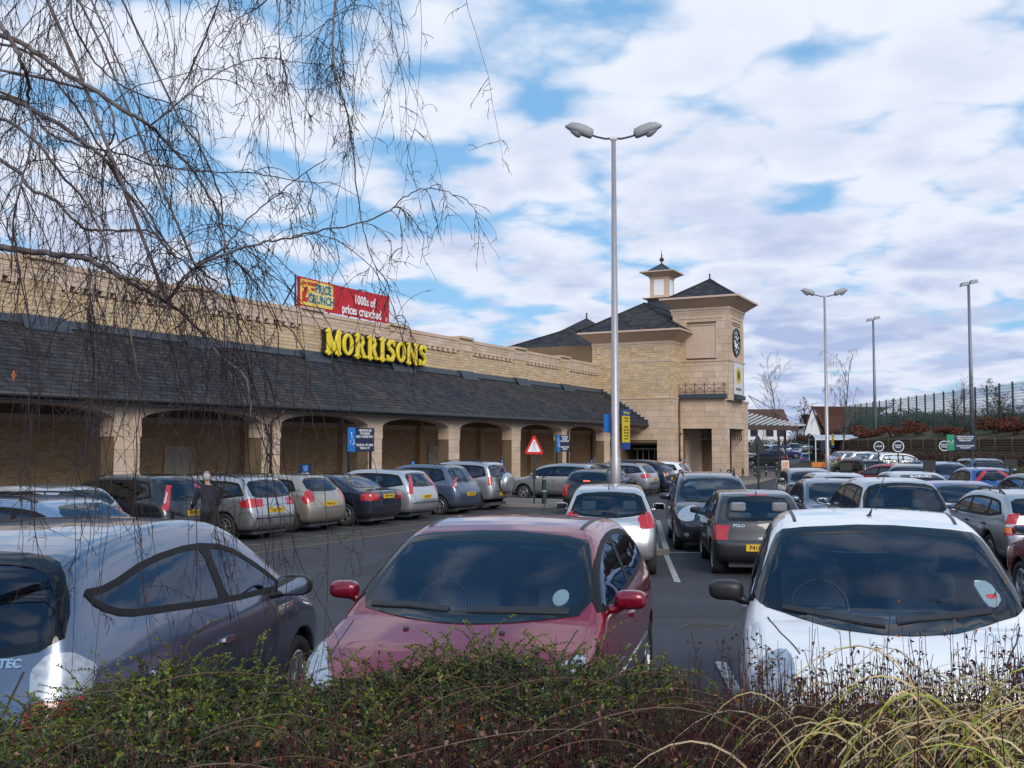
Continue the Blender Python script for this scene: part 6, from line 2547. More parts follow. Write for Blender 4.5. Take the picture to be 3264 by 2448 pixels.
def round_sign(x, y, z, lines, label, r_=.29):
    z0 = ground_z(x, y)
    o = empty('round_sign', (x, y, z0), CAM_YAW - .05, label=label, cat='sign', group='round navy signs on posts')
    zc = z - z0
    MB().lathe([(.001, -.012), (r_, -.012), (r_, .012), (.001, .012)], 28, 'Y', c=(0, 0, zc)).build('disc', NAVYB, o)
    MB().lathe([(r_ * .84, -.018), (r_ * .97, -.018)], 28, 'Y', c=(0, 0, zc)).build('white_ring', WHITE_INK, o)
    MB().bar((0, .04, 0), (0, .04, zc), .06).build('sign_post', BLACKPOLE, o)
    for i, t in enumerate(lines):
        lettering('sign_lettering', t, o, (0, -.020, zc + (.055 * (len(lines) - 1)) - .11 * i), (1, 0, 0), (0, 0, 1), .105, WHITE_INK, bold=.003, wscale=.95)
    return o


round_sign(-7.33, 59.13, 2.15, ["CYCLES"], 'round navy sign reading CYCLES')
round_sign(-6.38, 59.61, 2.15, ["PICK UP", "POINT"], 'round navy sign reading PICK UP POINT', .32)
round_sign(-4.14, 60.73, 2.18, ["MOTOR", "CYCLES"], 'round navy sign reading MOTOR CYCLES behind the green board')
pt = empty('parking_sign', (-2.76, 51.32, ground_z(-2.76, 51.3)), CAM_YAW, label='green and navy board reading parent and toddler parking only', cat='sign')
zg = ground_z(-2.76, 51.3)
MB().bar((-.55, .04, 0), (-.55, .04, 2.7 - zg), .07).bar((.52, .04, 0), (.52, .04, 2.7 - zg), .07).build('sign_post', BLACKPOLE, pt)
MB().box(-.67, -.33, -.015, .0, 1.98 - zg, 2.71 - zg).build('green_panel', GREENB, pt)
MB().box(-.33, .67, -.012, .003, 2.0 - zg, 2.70 - zg).build('text_panel', NAVYB, pt)
for t, z in (("THESE SPACES ARE FOR", 2.61), ("PARENT & TODDLER", 2.52), ("PARKING ONLY", 2.43), ("PLEASE DO NOT ABUSE", 2.19), ("THIS FACILITY", 2.10)):
    lettering('sign_lettering', t, pt, (.17, -.014, z - zg), (1, 0, 0), (0, 0, 1), .085, WHITE_INK, bold=.002, wscale=.9)
m = MB()
for cx_ in (-.60, -.40):
    m.prism([(cx_ + .028 * cos(t), 2.41 - zg + .028 * sin(t)) for t in np.linspace(0, 2 * pi, 9)[:-1]], 'Y', -.020, -.0155)
    for a, b, w in (((0, .37), (0, .28), .06), ((0, .30), (-.03, .22), .03), ((0, .30), (.03, .22), .03), ((0, .35), (-.06, .31), .022), ((0, .35), (.06, .31), .022)):
        m.bar((cx_ + a[0], -.018, 2.0 + a[1] - zg), (cx_ + b[0], -.018, 2.0 + b[1] - zg), .004, w, up=(0, 1, 0))
for a, b, w in (((-.5, .32), (-.5, .26), .03), ((-.5, .27), (-.515, .22), .018), ((-.5, .27), (-.485, .22), .018)):
    m.bar((a[0], -.018, 2.0 + a[1] - zg), (b[0], -.018, 2.0 + b[1] - zg), .004, w, up=(0, 1, 0))
m.prism([(-.5 + .02 * cos(t), 2.35 - zg + .02 * sin(t)) for t in np.linspace(0, 2 * pi, 9)[:-1]], 'Y', -.020, -.0155)
m.build('family_symbol', WHITE_INK, pt)


def low_marker(x, y, z, w, h, label, front=False):
    g0 = ground_z(x, y)
    r = empty('bay_marker', (x, y, g0), CAM_YAW, label=label, cat='sign')
    MB().box(-w / 2, w / 2, -.02, .0, z - g0, z + h - g0).build('panel', GREENB if front else BLACKPOLE, r)
    MB().bar((0, .03, 0), (0, .03, z + h * .5 - g0), .06).build('sign_post', BLACKPOLE, r)
    return r


low_marker(-4.9, 31.9, 1.48, .36, .22, 'black back of a low bay marker above the silver hatchback roof')
low_marker(-2.68, 33.1, 1.46, .38, .32, 'black back of a low bay marker beside the pale blue hatchback')
low_marker(-.55, 37.2, 1.50, .44, .28, 'black back of a low bay marker right of the slate blue estate')
low_marker(.35, 37.9, 1.50, .40, .28, 'green bay marker at the right edge of the picture', True)
SB = mat("small blue marker", (.03, .06, .22), .5)
for k, (x, y) in enumerate(((-7.0, 80.5), (-4.9, 76.0), (-3.4, 74.2), (-1.9, 72.4))):
    g0 = .6
    r = empty('bay_marker', (x, y, g0), CAM_YAW, label=('blue cycle stand marker below the timber wall, ' + ('leftmost', 'second from the left', 'third from the left', 'rightmost')[k] + ' of four'), cat='sign', group='blue markers below the timber wall')
    MB().box(-.12, .12, -.02, 0, .9, 1.3).build('panel', SB, r)
    MB().bar((0, .03, -.6), (0, .03, 1.2), .05).build('sign_post', BLACKPOLE, r)

# trolley shelter
sh = empty('trolley_shelter', (-15.0, 91.1, ground_z(-15, 91.1)), CAM_YAW, label='trolley shelter with curved translucent roof at the far end', cat='shelter')
g0 = ground_z(-15, 91.1)
TRANSL = mat("milky polycarbonate", (.42, .46, .54), .3)
m = MB()
n = 10
pr_ = [(-1.0 + 2.0 * i / n, 2.72 - g0 + .36 * sin(pi * i / n) ** .8) for i in range(n + 1)]
for i in range(n):
    a, b = pr_[i], pr_[i + 1]
    m.add([(-1.85, a[0], a[1]), (1.85, a[0], a[1]), (1.85, b[0], b[1]), (-1.85, b[0], b[1])], [(0, 1, 2, 3)])
m.build('curved_roof', TRANSL, sh, True)
m = MB()
for x in (-1.8, -.6, .6, 1.8):
    for y in (-.95, .95):
        m.bar((x, y, 0), (x, y, 2.74 - g0), .07)
m.bar((-1.85, -.98, 2.7 - g0), (1.85, -.98, 2.7 - g0), .06, .12).bar((-1.85, .98, 2.7 - g0), (1.85, .98, 2.7 - g0), .06, .12)
m.build('frame', WINK, sh)
MB().box(-1.8, 1.8, .93, .95, .2, 2.6 - g0).box(1.79, 1.81, -.9, .9, .2, 2.6 - g0).build('side_glazing', glass_mat("shelter glazing", (.6, .65, .7), .1), sh)
MB().box(-1.4, -.5, -1.0, -.96, 1.6, 2.6 - g0).build('notice', NAVYB, sh)
# trolleys near the tower
for k in range(3):
    t = empty('shopping_trolley', (-19.6 + .28 * k, 78.2 + .5 * k, ground_z(-19, 78) + .06), .9, label=('shopping trolley parked beyond the tower pier, ' + ('nearest', 'middle', 'farthest')[k] + ' of three'), cat='trolley', group='shopping trolleys beside the tower')
    m = MB()
    for z in (.45, .6, .75, .9):
        m.bar((-.25, -.4, z), (.25, -.4, z), .012).bar((-.25, .4, z), (.25, .4, z), .012).bar((-.25, -.4, z), (-.25, .4, z), .012).bar((.25, -.4, z), (.25, .4, z), .012)
    for i in range(6):
        y = -.4 + .16 * i
        m.bar((-.25, y, .45), (-.25, y, .92), .01).bar((.25, y, .45), (.25, y, .92), .01)
    m.build('basket', CHROME, t)
    MB().bar((-.24, -.35, .1), (-.24, .4, .1), .03).bar((.24, -.35, .1), (.24, .4, .1), .03).bar((-.24, .38, .1), (-.24, .45, 1.0), .03).bar((.24, .38, .1), (.24, .45, 1.0), .03).bar((-.25, .45, 1.0), (.25, .45, 1.0), .035).build('frame', CHROME, t)
    MB().lathe([(.06, -.015), (.06, .015)], 8, 'X', c=(-.24, -.3, .06)).lathe([(.06, -.015), (.06, .015)], 8, 'X', c=(.24, -.3, .06)).build('wheel', RUBBER, t)

# floodlight masts
for x, y, tall, lab in ((-11.93, 94.22, 13.2, 'slim floodlight mast behind the fence, the left and smaller one'), (-3.39, 76.09, 13.2, 'floodlight mast with two heads rising behind the fence on the right')):
    fl = empty('floodlight_mast', (x, y, 1.5), CAM_YAW, label=lab, cat='floodlight', group='floodlight masts behind the mesh fence')
    H = tall - 1.5
    MB().tube([(0, 0, -1.5), (0, 0, H)], [.17, .085], 10).build('mast', mat("mast steel", (.20, .22, .25), .5, metal=.5), fl, True)
    for sx, dz, ry in ((-.28, -.05, .25), (.34, .12, -.1)):
        m = MB().add([(sx - .28, -.2, H + dz - .12), (sx + .26, -.2, H + dz - .02), (sx + .26, .22, H + dz - .02), (sx - .28, .22, H + dz - .12), (sx - .18, -.18, H + dz + .14), (sx + .18, -.18, H + dz + .2), (sx + .18, .2, H + dz + .2), (sx - .18, .2, H + dz + .14)],
                     [(0, 3, 2, 1), (4, 5, 6, 7), (0, 1, 5, 4), (1, 2, 6, 5), (2, 3, 7, 6), (3, 0, 4, 7)])
        m.build('lamp_head', mat("lamp housing", (.30, .31, .33), .55), fl)
    MB().bar((-.35, 0, H - .02), (.35, 0, H + .1), .06).build('cross_arm', LEAD, fl)
# ================================================================== the other cars
TALL = [([(-.07, .80), (-.15, 1.30), (-.04, 1.36), (.04, 1.0), (.10, .80)], ('tail', 42), REDLENS)]
GREYW = mat("pale lens", (.5, .5, .52), .2, metal=.3)


def gb_sticker(root, cs):
    Q, ok = cs.hit(np.array([[cs.L + .3, -.52, .80]]), np.array([-1., 0, 0]), 1.5)
    q = Q[0]
    MB().lathe([(.001, .004), (.075, .004)], 16, 'X', c=(q[0] + .006, -.52, .80)).build('oval_sticker', WINK, root)
    lettering('sticker_letters', "GB", root, (q[0] + .014, -.52, .80), (0, 1, 0), (0, 0, 1), .09, INK, bold=.002)


COUPE = hatch('coupe', SILVER2, L=4.25, H=1.46, plate='HF02 NYT', W=1.75, extra=[gb_sticker], plate_z=.80, frit_r=.03, glass_rear=GLASS_DARK)
CMAX = hatch('cmax', BLACKP, L=4.35, W=1.82, H=1.61, belt=1.0, plate='NK05 FNO', res=.045, glass_rear=GLASS_DARK, glass_side=GLASS_DARK,
             tail=[([(-.04, .86), (-.14, 1.36), (-.02, 1.38), (.02, 1.2), (.10, .86)], ('tail', 40), REDLENS), ([(.015, 1.0), (-.045, 1.22), (-.005, 1.22), (.055, 1.0)], ('tail', 40), GREYW, 'reversing_lamp', .012)], extra=[badge_oval(z=.98, rx=.07, rz=.035)], plate_z=.78)
SCENIC = hatch('scenic', DULLBLUE, L=4.26, W=1.80, H=1.62, belt=1.0, plate='LD54 KZP', wheel=(.31, .20, 6), plate_z=.66,
               tail=[([(-.05, 1.02), (-.16, 1.20), (-.08, 1.20), (.14, .95), (.12, .86), (.03, .86)], ('tail', 42), REDLENS), ([(-.02, .93), (-.06, 1.03), (.02, 1.01), (.09, .92)], ('tail', 42), GREYW, 'reversing_lamp', .012)])


def spare_wheel(root, cs):
    m = MB()
    c = (cs.L + .02, -.02, .92)
    m.lathe([(.001, .235), (.20, .235), (.28, .225), (.345, .17), (.36, .08), (.35, .0), (.30, -.02)], 28, 'X', c=c)
    o = m.build('spare_wheel_cover', SILVER2, root, True)
    m = MB().lathe([(.285, .228), (.295, .228), (.29, .221)], 28, 'X', c=c)
    m.build('cover_ring', GREYPAINT, o)


def arch_flares(root, cs):
    for sg in (1, -1):
        for xw in cs.wheels:
            a = [(xw + (cs.R + .06) * cos(t), cs.R + (cs.R + .06) * sin(t)) for t in np.linspace(radians(5), radians(175), 12)]
            b = [(xw + (cs.R + .12) * cos(t), cs.R + (cs.R + .12) * sin(t)) for t in np.linspace(radians(175), radians(5), 12)]
            cs.panel('wheel_arch_flare', a + b, 'side', SILVER, root, sgn=sg, off=.03, step=.1, skirt=.03)


RAV = suv('rav', SILVER, L=4.05, W=1.74, H=1.68, plate='Y818 EBL', extra=[spare_wheel, arch_flares], plate_z=.56,
          tail=[([(-.02, .86), (-.08, 1.14), (.08, 1.14), (.12, .86)], ('tail', 42), REDLENS), ([(.0, .93), (-.02, .99), (.09, .99), (.10, .93)], ('tail', 42), AMBER, 'indicator', .012)])
AURIS = hatch('auris', SILVER, L=4.3, H=1.5, W=1.76, plate='RK58 TDO', handles=(2.25, 3.15), handle_mat=CHROME)
CRUISER = dict(hatch('cruiser', NAVY, L=4.29, W=1.71, H=1.60, belt=1.02, plate='T42 PTC', wheel=(.31, .19, 9)),
               side=[(.16, .2), (.03, .3), (0, .47), (.03, .64), (.12, .80), (.4, .98), (.95, 1.06), (1.35, 1.36), (1.75, 1.56), (2.4, 1.60), (3.1, 1.57), (3.6, 1.46), (4.0, 1.2), (4.18, .95), (4.22, .62), (4.29, .48), (4.25, .32), (4.1, .22)],
               tail=[(rounded([(-.18, .86), (-.14, .98), (.0, .99), (.08, .86)], .2, 1), ('tail', 42), AMBER)])
NOTE = hatch('note', WHITE, L=4.08, W=1.69, H=1.54, belt=1.0, plate='FE58 WJL', wheel=(.30, .19, 7),
             tail=[([(-.04, .84), (-.13, 1.30), (.02, 1.34), (.06, 1.05), (.14, .84)], ('tail', 42), REDLENS)])


def lit_brake(root, cs):
    for it in (([(-.07, .82), (-.08, .92), (.04, .93), (.05, .82)], -1), ):
        cs.panel('lit_brake_lamp', it[0], ('tail', 38), REDLIT, root, sgn=1, off=.014, step=.05)
    cs.panel('high_brake_lamp', rr(-.11, .11, 1.065, 1.095, .012), 'rear', REDLIT, root, off=.014, step=.05)


BRAKE = hatch('brake', BLACKP, L=4.1, W=1.70, H=1.46, plate='KW03 LVA', plate_z=.80, extra=[lit_brake], rails=(1.9, 3.4),
              tail=[([(-.14, .62), (-.12, .96), (.06, .98), (.10, .62)], ('tail', 38), REDLENS)])
LEFTEST = estate('leftest', PALEBLUE, L=4.5, H=1.47, plate='R61 UHB')
MPV_WHITE = dict(hatch('picasso', SILVER2, L=4.2, W=1.74, H=1.64, belt=1.02, plate='WN06 AXR', res=.04, step=.08,
                 tail=[([(-.02, .52), (-.07, .98), (-.03, 1.02), (.04, .80), (.12, .52)], ('tail', 40), REDLENS)], frit_r=.05),
                 rw=rounded([(-.72, 1.07), (-.66, 1.36), (-.52, 1.52), (0, 1.56), (.52, 1.52), (.66, 1.36), (.72, 1.07), (0, 1.0)], .2, 1))
ESCORT = estate('escort', SILVER, L=4.3, W=1.69, H=1.42, belt=.92, plate='S336 OGM', res=.04, step=.08, handle_mat=BLACK, wheel=(.30, .18, 6),
                tail=[([(-.05, .66), (-.06, 1.04), (.08, 1.02), (.14, .66)], ('tail', 50), REDLENS), ([(-.055, .80), (-.057, .85), (.10, .85), (.12, .80)], ('tail', 50), GREYW, 'reversing_lamp', .010), ([(-.05, .70), (-.055, .79), (.12, .79), (.13, .70)], ('tail', 50), AMBER, 'indicator', .010)],
                trim=[('side_moulding', strip([(.2, .78), (1.2, .79), (3.9, .80)], .012), 'side', GREYPAINT, .006), ('grille', rr(-.35, .35, .60, .70, .03), 'front', BLACK, .005)])
VOLVO = saloon('volvo', DEEPBLUE, H=1.42, W=1.76, plate='N740 YKF')
VOLVO['trim'] = VOLVO['trim'] + [('chrome_bonnet_edge', strip([(-.66, .955), (0, .935), (.66, .955)], .022), 'front', CHROME, .008)]


def suzuki_strip(root, cs):
    cs.panel('sun_strip', rounded([(-.52, 1.30), (-.48, 1.40), (.48, 1.40), (.52, 1.30)], .1, 1), 'front', BLACK, root, off=.007, step=.1)
    Q, ok = cs.hit(np.array([[-.3, 0, 1.345]]), np.array([1., 0, 0]), 2.5)
    gq = grad(cs.f, Q)[0]
    gq /= np.linalg.norm(gq)
    up = np.array([0, 0, 1.]) - gq * gq[2]
    lettering('strip_lettering', "SUZUKI", root, Q[0] + gq * .03, np.cross(up, gq), up, .15, WHITE_INK, bold=.006, spacing=1.1)


SUZUKI = hatch('suzuki', SILVER2, H=1.50, plate='GU53 RYX', extra=[suzuki_strip])
PUNTO = hatch('punto', BLUEP, L=3.84, W=1.66, H=1.48, belt=.95, plate='W390 CPE', tail=[([(-.02, .80), (-.14, 1.34), (-.02, 1.38), (.04, 1.1), (.10, .80)], ('tail', 42), REDLENS)],
              trim=[('brake_light', rr(-.2, .2, 1.40, 1.425, .01), 'rear', REDLENS, .004)])
ESTGREY = estate('estgrey', DULLBLUE, L=4.6, W=1.8, H=1.65, belt=1.05, plate='AF04 DUH')
DISCO = suv('disco', mat and paint("dark green paint", (.012, .022, .02), .2, .35), L=4.5, W=1.80, H=1.74, belt=1.06, plate='M815 JWT')

_TYPES = {}


def strip_key(sp):
    """cars of one type with the same outline share their meshes"""
    return (sp['L'], sp['W'], sp['H'], len(sp['side']), repr(sp.get('tail')), bool(sp.get('extra')), sp.get('wheel'))


CARS = [
    (S_JAZZ, -5.12, 4.62, 109, 'silver-blue hatchback seen from behind, tinted rear window, nearest car on the left'),
    (S_CRIMSON, -3.31, 6.51, 282.7, 'crimson hatchback facing the hedge, parked between the silver-blue and the white hatchback'),
    (S_MICRA, -0.98, 7.4, 282.7, 'white rounded hatchback facing the hedge with black door mirrors and permit on its windscreen'),
    (hatch('red_hatch', WINERED, tailkind='wide', plate='FV55 OJB'), 1.06, 14.43, 110.74, 'dark red hatchback cut off by the right edge, just behind the white hatchback'),
    (S_YARIS, -7.06, 18.09, 110.74, 'silver hatchback seen square from behind with both door mirrors showing'),
    (S_POLO, -4.74, 19.24, 110.74, 'dark grey small hatchback with red square tail lamps, boot lettered POLO'),
    (MPV_WHITE, -2.59, 21.0, 110.74, 'pale silver people carrier with arched rear window, behind the white hatchback roof'),
    (ESCORT, -0.38, 22.2, 110.74, 'silver older estate with roof rails and black door handles at the right edge'),
    (S_ZAFIRA, -6.6, 23.1, 290.74, 'navy people carrier with chrome grille bar facing the camera beside the grey small hatchback'),
    (saloon('dark_saloon', DULLBLUE, H=1.45, plate='R214 MVJ'), -4.2, 25.2, 290.74, 'slate saloon facing the camera, beyond the grey small hatchback and its people carrier neighbour'),
    (VOLVO, -1.5, 25.9, 290.74, 'deep blue saloon with chrome bonnet edge behind the pale people carrier'),
    (hatch('silver_r4', SILVER2, plate='S77 LKU'), -5.1, 30.4, 110.74, 'pale silver hatchback of which only the roof shows, behind the slate saloon'),
    (SUZUKI, -2.9, 30.9, 290.74, 'silver hatchback with a SUZUKI strip across the top of its windscreen'),
    (hatch('dark_r5', GREYPAINT, H=1.43, plate='T306 WBD'), -7.0, 36.9, 290.74, 'grey hatchback facing the camera just beyond the black back of the triangular sign'),
    (hatch('navy_right', NAVY, plate='V51 HSA'), 0.2, 32.0, 110.74, 'navy hatchback at the far right edge behind the estate roof rails'),
    (PUNTO, -1.61, 39.55, 110.74, 'bright blue hatchback with tall red tail lamps, right of the parent and toddler board'),
    (ESTGREY, -1.79, 50.7, 290.74, 'slate blue estate with roof rails facing the camera below the parent and toddler board'),
    (hatch('pale_blue', PALEBLUE, H=1.52, plate='W823 NAK'), -3.24, 47.72, 290.74, 'pale blue hatchback facing the camera left of the parent and toddler sign post'),
    (hatch('dark_r6', DARKGREY, plate='Y94 DTC'), -4.27, 43.84, 270, 'dark hatchback beside the red hatchback in the far rows'),
    (hatch('red_r6', REDP, tailkind='wide', plate='M65 RCE'), -5.17, 45.63, 140, 'bright red hatchback in the far rows below the cycles sign'),
    (DISCO, -8.8, 60.63, 130, 'tall dark green four by four with long side windows, left of the red hatchback'),
    (hatch('blue_arch', BLUEP, H=1.62, plate='LD52 KFW'), -5.28, 66.88, 20, 'mid blue car showing only its roof behind the pale blue hatchback'),
    (COUPE, -18.3, 14.3, 180, 'silver hatchback with GB sticker at the left end of the row by the arcade'),
    (CMAX, -18.3, 16.9, 180, 'black people carrier with upright red tail lamps beside the white-haired man'),
    (estate('vectra', SILVER, plate='KJ07 FYA', H=1.52), -18.3, 19.4, 180, 'silver estate with wide red tail lamps right of the white-haired man'),
    (hatch('ceed', BEIGE, tailkind='tri', plate='YH07 ALO', H=1.49), -18.3, 21.85, 180, 'beige-silver hatchback with angular red tail lamps between the silver estate and navy saloon'),
    (saloon('saab', NAVY, plate='X959 HHC'), -18.3, 24.15, 180, 'navy saloon with alloy wheels parked in the row by the arcade'),
    (estate('stilo', SILVER2, plate='LS53 BTF', tail=TALL, rails=None, H=1.52, L=4.4), -18.3, 26.4, 180, 'pale silver estate with tall red tail lamps right of the navy saloon'),
    (SCENIC, -18.3, 29.25, 180, 'blue-grey people carrier between the pale silver estate and the four by four'),
    (RAV, -18.3, 31.75, 180, 'silver four by four with covered spare wheel on its back door'),
    (AURIS, -17.3, 38.7, 180, 'silver hatchback beyond the warning sign, half hidden by the braking black hatchback'),
    (hatch('dark9', BLACKP, plate='GN05 YVE'), -17.4, 41.3, 180, 'black hatchback whose yellow plate shows just right of the big lamp post'),
    (estate('civic', SILVER, plate='BX54 JOA', H=1.47, L=4.4), -17.1, 43.9, 180, 'silver hatchback right of the big lamp post with twin red tail lamps'),
    (CRUISER, -17.1, 46.75, 180, 'dark blue bulbous retro hatchback beside the white hatchback near the entrance'),
    (NOTE, -16.9, 49.4, 180, 'white tall hatchback with upright red tail lamps nearest the store entrance'),
    (BRAKE, -12.9, 32.2, 98, 'black hatchback driving away with its brake lamps lit'),
    (LEFTEST, -12.9, 10.6, 12.7, 'pale blue estate with black roof rails behind the nearest car roof, at the left edge'),
    (suv('crv', DARKGREY, H=1.68, plate='AE08 RPN'), -22.28, 97.58, 188, 'dark grey four by four leaving past the entrance tower corner'),
    (hatch('xsara', BLUEP, H=1.41, plate='V607 XBY'), -18.61, 99.43, 102, 'mid blue hatchback driving away down the far aisle past the A-board'),
    (hatch('dblue', DEEPBLUE, H=1.6), -26.01, 123.74, 20, 'deep blue people carrier in the far aisle, nose to the right'),
    (hatch('dblue2', NAVY, H=1.6), -27.47, 136.47, 290, 'navy people carrier facing the camera left of the hi-vis person'),
    (hatch('fsilver', SILVER), -30.12, 137.38, 350, 'silver hatchback in the farthest row, above the deep blue people carrier'),
    (hatch('fsilver2', SILVER2), -28.32, 127.07, 330, 'white-silver hatchback at the left end of the far rows'),
    (hatch('fdark', DARKGREY), -26.71, 141.34, 20, 'dark hatchback behind the hi-vis person'),
    (saloon('fgrey', GREYPAINT), -29.93, 153.17, 20, 'grey saloon beyond the hi-vis person in the last row'),
    (hatch('fopen', SILVER), -15.89, 96.31, 200, 'silver hatchback with its red boot lid raised beside the trolley shelter'),
    (hatch('frow1', SILVER2, tailkind='wide'), -12.5, 85.68, 30, 'silver hatchback first of the far right row by the trolley shelter'),
    (hatch('frow2', BEIGE), -11.85, 83.77, 30, 'beige hatchback in the far right row'),
    (hatch('frow3', WHITE), -10.69, 80.99, 30, 'white hatchback in the far right row'),
    (saloon('frow4', SILVER), -9.87, 78.59, 30, 'silver saloon in the far right row left of the cycles sign'),
    (hatch('frow5', SILVER2), -8.89, 76.28, 32, 'silver hatchback between the cycles and pick up point signs'),
    (hatch('frow6', WHITE), -7.88, 74.55, 25, 'white hatchback behind the pick up point sign post'),
]


def add_car(sp, x, y, heading, label):
    d = -x * sin(CAM_YAW) + y * cos(CAM_YAW)
    far_ = d > 75
    sp = dict(sp)
    if far_:
        sp['res'], sp['step'] = .075, .2
        sp['seams'], sp['handles'], sp['wipers_r'] = False, (), ()
    k = strip_key(sp) + (far_,)
    grp = 'cars in the supermarket car park'
    if k in _TYPES and (far_ or sp['key'] not in ('yaris', 'polo', 'jazz', 'micra', 'crimson')):
        src, sp0 = _TYPES[k]
        c = copy_tree(src)
        c['label'] = label

        def fix(o):
            for ch in list(o.children):
                if ch.type == 'MESH' and len(ch.data.materials):
                    cur = ch.material_slots[0].material
                    if cur is not None and cur.name == sp0['paint'].name:
                        ch.material_slots[0].link = 'OBJECT'
                        ch.material_slots[0].material = sp['paint']
                if ch.name.startswith('registration'):
                    M_ = ch.matrix_local.copy()
                    p_ = ch.parent
                    bpy.data.objects.remove(ch)
                    me = text_mesh(sp['plate'], .105, .002, .001).copy()
                    me.materials.clear()
                    me.materials.append(INK)
                    link('registration', me, p_).matrix_local = M_
                    continue
                fix(ch)
        fix(c)
    else:
        sp['key'] = repr(k) + sp['key']
        c = make_car(sp, label, grp)
        _TYPES[k] = (c, sp)
    c['len'] = sp['L']
    place(c, x, y, heading)
    # stand on the local slope
    a = radians(heading + 180)
    L = sp['L']
    z0, z1 = ground_z(c.location.x, c.location.y), ground_z(x - cos(a) * -L / 2, y - sin(a) * -L / 2)
    return c


cars = {}
for i, args in enumerate(CARS):
    cars[i] = add_car(*args)
    del cars[i]['len']
for c_ in cars.values():
    if 'raised' in c_['label']:
        m = MB().add([(4.1, -.75, 1.45), (4.1, .75, 1.45), (4.85, .70, 1.95), (4.85, -.70, 1.95), (4.15, -.75, 1.36), (4.15, .75, 1.36), (4.92, .70, 1.88), (4.92, -.70, 1.88)],
                     [(0, 1, 2, 3), (7, 6, 5, 4), (0, 4, 5, 1), (1, 5, 6, 2), (2, 6, 7, 3), (3, 7, 4, 0)])
        m.build('boot_lid', REDP, c_)
# ================================================================== people
SKIN = mat("skin", (.42, .22, .16), .6)


